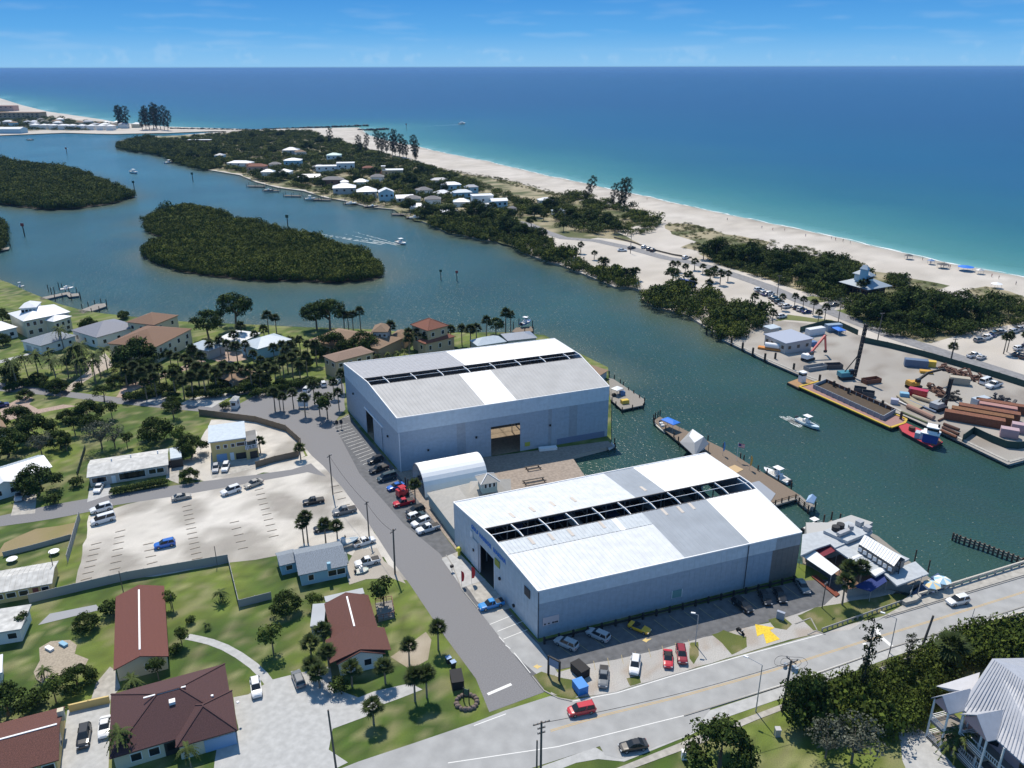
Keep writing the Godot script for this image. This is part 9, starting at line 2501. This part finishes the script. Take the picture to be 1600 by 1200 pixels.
	# grove and gardens to the west
	for a in [["round_tree", Vector2(-134,-205.3), 1.3, "dark tree at the left edge of the green field"], ["round_tree", Vector2(-136.8,-196.5), 1.3, "dark tree behind the blue white roof at the left edge"], ["round_tree", Vector2(-116.9,-175.2), 1.25, "big dark oak in front of the blue white roof"], ["small_tree", Vector2(-119.8,-220.7), 1.3, "small dark tree on the field beside the street"], ["oak_open", Vector2(-128.6,-234.2), 0.7, "tall tree on the street's far verge"], ["oak_open", Vector2(-120.1,-209.5), 0.75, "dark open tree in the middle of the green field"], ["grey_tree", Vector2(-113.2,-200.3), 1.2, "greyish half bare tree in the middle of the green field"], ["grey_tree", Vector2(-110,-201.1), 0.9, "small greyish tree beside the half bare one on the field"], ["small_tree", Vector2(-125.3,-209.5), 1.4, "slanting dark tree in the west of the field"], ["small_tree", Vector2(-106.6,-201.1), 1.1, "small palm like tree on the field behind the long white roof"], ["round_tree", Vector2(-100.3,-205.1), 1.2, "dense dark oak on the field behind the white carport"], ["oak_open", Vector2(-101.3,-220.6), 0.7, "tall tree at the street corner above the fence"], ["light_tree", Vector2(-91.4,-201), 1.5, "light green tree beside the yellow house's fence"], ["round_tree", Vector2(-86.9,-196.2), 1.0, "tall ragged tree between the field and the yellow house"], ["round_tree", Vector2(-82.2,-181.7), 0.6, "round light green bush tree between the lane and the carport"], ["bush", Vector2(-109.6,-179.1), 1.5, "bush at the corner of the long white roofed house"], ["grey_tree", Vector2(-127.7,-196.4), 0.9, "grey leafless tree behind the blue white roof"], ["bush", Vector2(-110.6,-170.2), 1.7, "bush beside the lane in the shade of the big oak"], ["small_tree", Vector2(-122.3,-199.1), 1.1, "dark shrub tree at the west end of the field"]]:
		plant(a[0], "garden_bush" if a[0] == "bush" else "garden_tree", a[3], "bush" if a[0] == "bush" else "tree", a[1], a[2])
	for i in 11:
		plant("bush", "hedge_bush", "clipped round bush in the hedge in front of the long white roofed house", "bush", (Vector2(-98,-174.8)).lerp(Vector2(-87.9,-179.7), i / 10.0), 1.1, "bushes of the hedge before the long white house")
	for a in [["oak", Vector2(-111.8,-311.8), 1.75, "largest dark oak at the channel shore by the white and blue roofs"], ["oak", Vector2(-117.5,-297), 1.4, "dark oak beside the tiled mansion's pool"], ["oak", Vector2(-78.4,-309), 1.4, "left crown of the big shore tree above the tan tiled roofs"], ["oak", Vector2(-72.9,-308.2), 1.6, "right crown of the big shore tree above the tan tiled roofs"], ["round_tree", Vector2(-129.6,-261.7), 1.9, "broad lighter tree in front of the tiled mansion"], ["round_tree", Vector2(-65.5,-277.4), 1.5, "dense tree before the tan tiled roofs"], ["round_tree", Vector2(-53.8,-277.3), 1.5, "dense tree left of the red tiled tower house"], ["small_tree", Vector2(-55.2,-220.4), 1.9, "round clipped tree in the marina car park's island"], ["oak", Vector2(-6.3,-302.8), 0.8, "dark tree at the shore behind the far shed"], ["oak_open", Vector2(-132.8,-255.6), 0.7, "low tree at the mansion's driveway"], ["small_tree", Vector2(-120.1,-318), 1.3, "small dark tree left of the largest shore oak"], ["bush", Vector2(-88.4,-227.9), 1.4, "magenta flowering bush by the little white gatehouse"]]:
		plant(a[0], "flowering_bush" if a[0] == "bush" else "shore_tree", a[3], "bush" if a[0] == "bush" else "tree", a[1], a[2])
	row("coconut_palm", "royal_palm", "tall feathery palm lining the drive of the tiled mansion", "palm", pts([-147.9,-261.8,-139.8,-255.6,-141.1,-263.1,-149.6,-258.7,-150.9,-255.7,-159.1,-252.7,-163.8,-254.5,-151.5,-249.7,-138.7,-249.7,-168.1,-285.9,-163.1,-246.9,-160.1,-261.9,-143.4,-249.7]), 1.1,1.5, "feathery palms along the mansion's drive")
	row("sabal", "cabbage_palm", "cabbage palm in the thick rows between the street and the tan tiled roofs", "palm", pts([-119.5,-264.9,-115.6,-261.7,-111.7,-258.5,-110.5,-262.9,-106,-258.5,-109,-274.8,-106.7,-278.3,-102.1,-273.4,-97.1,-268,-96.2,-274.8,-90.2,-264.7,-85.7,-258.4,-106.6,-249.5,-102.8,-246,-101.1,-249.5,-95.8,-242.6,-95.5,-249.4,-91.3,-244.8,-89.5,-249.4,-84.3,-242.6,-82.6,-245.9,-81.3,-250.5,-77.5,-245.9,-76,-250.5,-74.4,-255.3,-70.9,-251.6,-117.3,-249.5,-118.4,-246.1,-119.7,-242.7,-112.5,-243.8,-108,-239.4,-104.5,-237.2,-100.9,-235.6,-97.6,-237.2,-83.9,-268,-83,-274.7,-78.9,-271.3,-77.3,-278.1,-73.4,-273.3,-69.2,-267.9,-95.9,-285.4,-93.4,-289.2,-101.9,-289.2,-102.9,-283.3,-79.6,-258.3,-77.7,-261.5,-74.7,-262.7,-70.3,-258.3,-125.4,-249.6,-126.5,-246.1,-113.3,-237.3,-115.7,-235.7]), 1.05,1.4, "cabbage palms between the street and the tiled roofs")
	row("sabal", "cabbage_palm", "cabbage palm in the marina's car park islands west of the far shed", "palm", pts([-72.7,-226.8,-71.4,-227.8,-69.6,-225.3,-67.5,-228.8,-62.5,-222.8,-61.9,-232.8,-58.3,-223.8,-56.7,-237,-55.1,-242.4,-53.2,-227.7]), 0.95,1.2, "palms in the marina car park islands")
	row("sabal", "cabbage_palm", "cabbage palm at the channel shore near the red tiled tower house", "palm", pts([-65.6,-309,-63.6,-308.1,-60.7,-308.9,-67,-307.3,-38.3,-285.1,-34.5,-282.9,-47.9,-285.2,-45.5,-288.9,-18.9,-288.7,-15.5,-285,-13.4,-290.2,-9.9,-297.9,-2.5,-304.4,-0.5,-306,-37.1,-274.4,-26.3,-285,-23,-288.7,-31.1,-280,-96.1,-303.3,-93.5,-305]), 1.1,1.5, "palms along the shore by the red tiled house")
	row("young_palm", "young_palm", "young feathery palm behind the far shed's roof", "palm", pts([-54.2,-266.5,-48.1,-271.1,-45,-273.1,-41.2,-274.4,-39.3,-277.9,-43.1,-267.7,-50.5,-264.5]), 0.7,1.0, "young palms behind the far shed")
	row("bush", "garden_hedge", "dark hedge bush along the gardens north of the street", "bush", along(Vector2(-122.1,-234.1), Vector2(-110.4,-242.7), 10,1.0) + along(Vector2(-101.5,-235.6), Vector2(-83.2,-242.5), 12,1.0) + along(Vector2(-81.6,-237.1), Vector2(-63.9,-249.3), 12,1.0) + along(Vector2(-163.7,-241.3), Vector2(-157.9,-249.8), 6,1.0) + along(Vector2(-163.1,-322.8), Vector2(-163.1,-327.4), 4,0.5) + along(Vector2(-166.5,-249.8), Vector2(-141.7,-242.8), 8,1.5), 1.3,1.9, "hedges north of the street")
	row("round_tree", "garden_tree", "dense rounded tree among the palms between the street and the tiled roofs", "tree", pts([-126.5,-274.9,-110.9,-249.5,-106.6,-255.4,-100,-261.6,-88.5,-249.4,-85.3,-264.7,-82.7,-285.4,-116,-274.9,-120.5,-249.6,-97,-249.4,-85.3,-249.4,-75.2,-243.6,-72.3,-264.6,-69.5,-274.6,-126.3,-249.6,-130.9,-246.7,-104.6,-227.9]), 0.55,0.8, "rounded trees among the palm rows")
	row("round_tree", "garden_tree", "dense rounded garden tree in the western corner by the villa and the street", "tree", pts([-171.7,-258.8,-157.9,-249.8,-193.2,-289.7,-152.8,-265.1,-147.1,-241.2,-154.4,-235.9,-168.7,-249.8,-210.1,-318.6,-175.3,-285.9,-168,-305.4,-132.3,-218.5,-145.3,-216.2,-125.1,-201.1,-125.6,-218.4]), 0.6,1.1, "garden trees in the western corner")
	row("bush", "garden_bush", "dark shrub at the foot of the palms by the street", "bush", along(Vector2(-124.1,-255.5), Vector2(-71.8,-264.6), 16,5.0) + along(Vector2(-113.8,-238.3), Vector2(-70.3,-249.3), 16,4.0), 1.2,2.0, "shrubs at the foot of the palm rows")
	row("round_tree", "island_tree", "broad dark tree standing over the scrub of the barrier island", "tree", pts([-75,-595,-59,-568,-44,-555,-34,-543,-15,-543,-4,-509,6,-489,-24,-567,-78,-693,-59,-692,-105,-754,-141,-754,-169,-725,-190,-742,-215,-769,-120,-816,-87,-800,-91,-732,-133,-801,-294,-1022,-260,-1062,-264,-1154,-380,-1157,-347,-1265,-380,-1231,-348,-985,-365,-950,-394,-986,-437,-1066,28,-594,40,-554,52,-542,63,-530,16,-567,117,-427,125.6,-419.5,136.4,-405.1,144.4,-385.2,152.4,-372.8,112,-435,149.3,-419.3,161,-404.9,156.3,-325.3,169.2,-330,175.5,-320.6,186.1,-320.5,199.2,-325,149,-320.8,164,-307.5,155.7,-311.8,159.2,-366.9]), 1.1,2.0, "broad trees over the island scrub")
	for a in [[Vector2(56.6,-629.1), "leaning_she_oak", 1.35, "leaning ragged pine tree at the beach edge"], [Vector2(80.6,-607.6), "she_oak", 1.4, "left of the tall ragged beach pines right of the leaning one"], [Vector2(82.7,-601.7), "she_oak", 1.5, "tallest of the ragged beach pines right of the leaning one"], [Vector2(76.4,-616.6), "she_oak", 1.1, "smallest ragged pine beside the tall beach pines"]]:
		var o := plant(a[1], "beach_pine", a[3], "tree", a[0], a[2])
		o.rotation.y = 0.2
	row("she_oak", "beach_pine", "tall ragged pine in the row behind the beach, north of the houses", "tree", pts([-185,-1020,-165,-1035,-158,-1019,-151,-1011,-143,-996,-138,-989,-132,-981,-127,-974,-122,-967,-109,-939,-181,-1036,-251,-1154,-107,-932]), 1.3,1.9, "ragged pines behind the northern beach")
	row("she_oak", "beach_pine", "large ragged pine in the clump at the inlet's far side", "tree", pts([-628,-1432,-628,-1447,-615,-1432,-615,-1447,-602,-1431,-602,-1446,-590,-1431,-578,-1416,-695,-1496,-675,-1480,-689,-1496,-623,-1478]), 2.0,2.7, "pines at the inlet's far side")
	row("sabal", "cabbage_palm", "cabbage palm between the parked cars of the beach car park", "palm", pts([116.8,-336.2,123,-338.1,125.3,-334.1,127.7,-328.3,124.5,-313.8,129.3,-319.1,105.5,-312.2,180,-278.1,182.4,-280.2,190.4,-283.8,156.4,-269.9]), 1.0,1.25, "palms of the beach car park")
	row("sabal_low", "cabbage_palm", "cabbage palm beside the sandy clearing on the barrier island's channel shore", "palm", pts([45,-434,46.3,-410.1,39,-450,55.6,-389.7,57.6,-388.4,61.1,-388.4,81.5,-401.4,84.9,-405.5,94.7,-409.7,101.7,-395.9,105.9,-385.5,91.6,-364,84.8,-367.5,106.1,-340.2,106.6,-330.4,87.5,-398.7,97.1,-401.3,51.9,-399,47.8,-405.8,100.6,-379.3,59.2,-385.8]), 1.1,1.5, "palms round the sandy clearing")
	for p in along(Vector2(155.5,-350.3), Vector2(163.5,-355.6), 2,4.0):
		plant("sabal", "cabbage_palm", "cabbage palm in front of the beach pavilion's roof", "palm", p, 1.4, "palms before the pavilion")
	row("oak", "island_tree", "rounded dark tree standing above the scrub between the barrier island's houses", "tree", pts([-65,-595,-48,-555,-224,-855,-261,-915,-164,-755,-135,-693,-113,-693,-86,-693,-51,-657,-34,-624,-153,-827,-233,-948,-335,-1156,-309,-1155,-329,-1023,-367,-1064,-409,-1091,-14,-594,0,-555,22,-554,43,-542,57,-554,65,-508,33,-515,18,-488,13,-531,32,-567,-58,-753,-66,-712,-80,-657,-231,-1021,-190,-914,105,-435,78.6,-385.7,86.5,-385.6,97.4,-385.5,133.6,-412.2,123,-435]), 0.6,0.95, "dark trees among the island's houses")
	row("young_palm", "young_palm", "feathery palm among the barrier island's houses", "palm", pts([-222,-872,-214,-896,-151,-694,-66,-581,-58,-573,-72,-609,-39,-543,-103,-657,-188,-838,-10,-624,-27,-640,-112,-651,-51,-595]), 1.2,1.8, "feathery palms among the island's houses")
	# garden flowers on the corner lawn
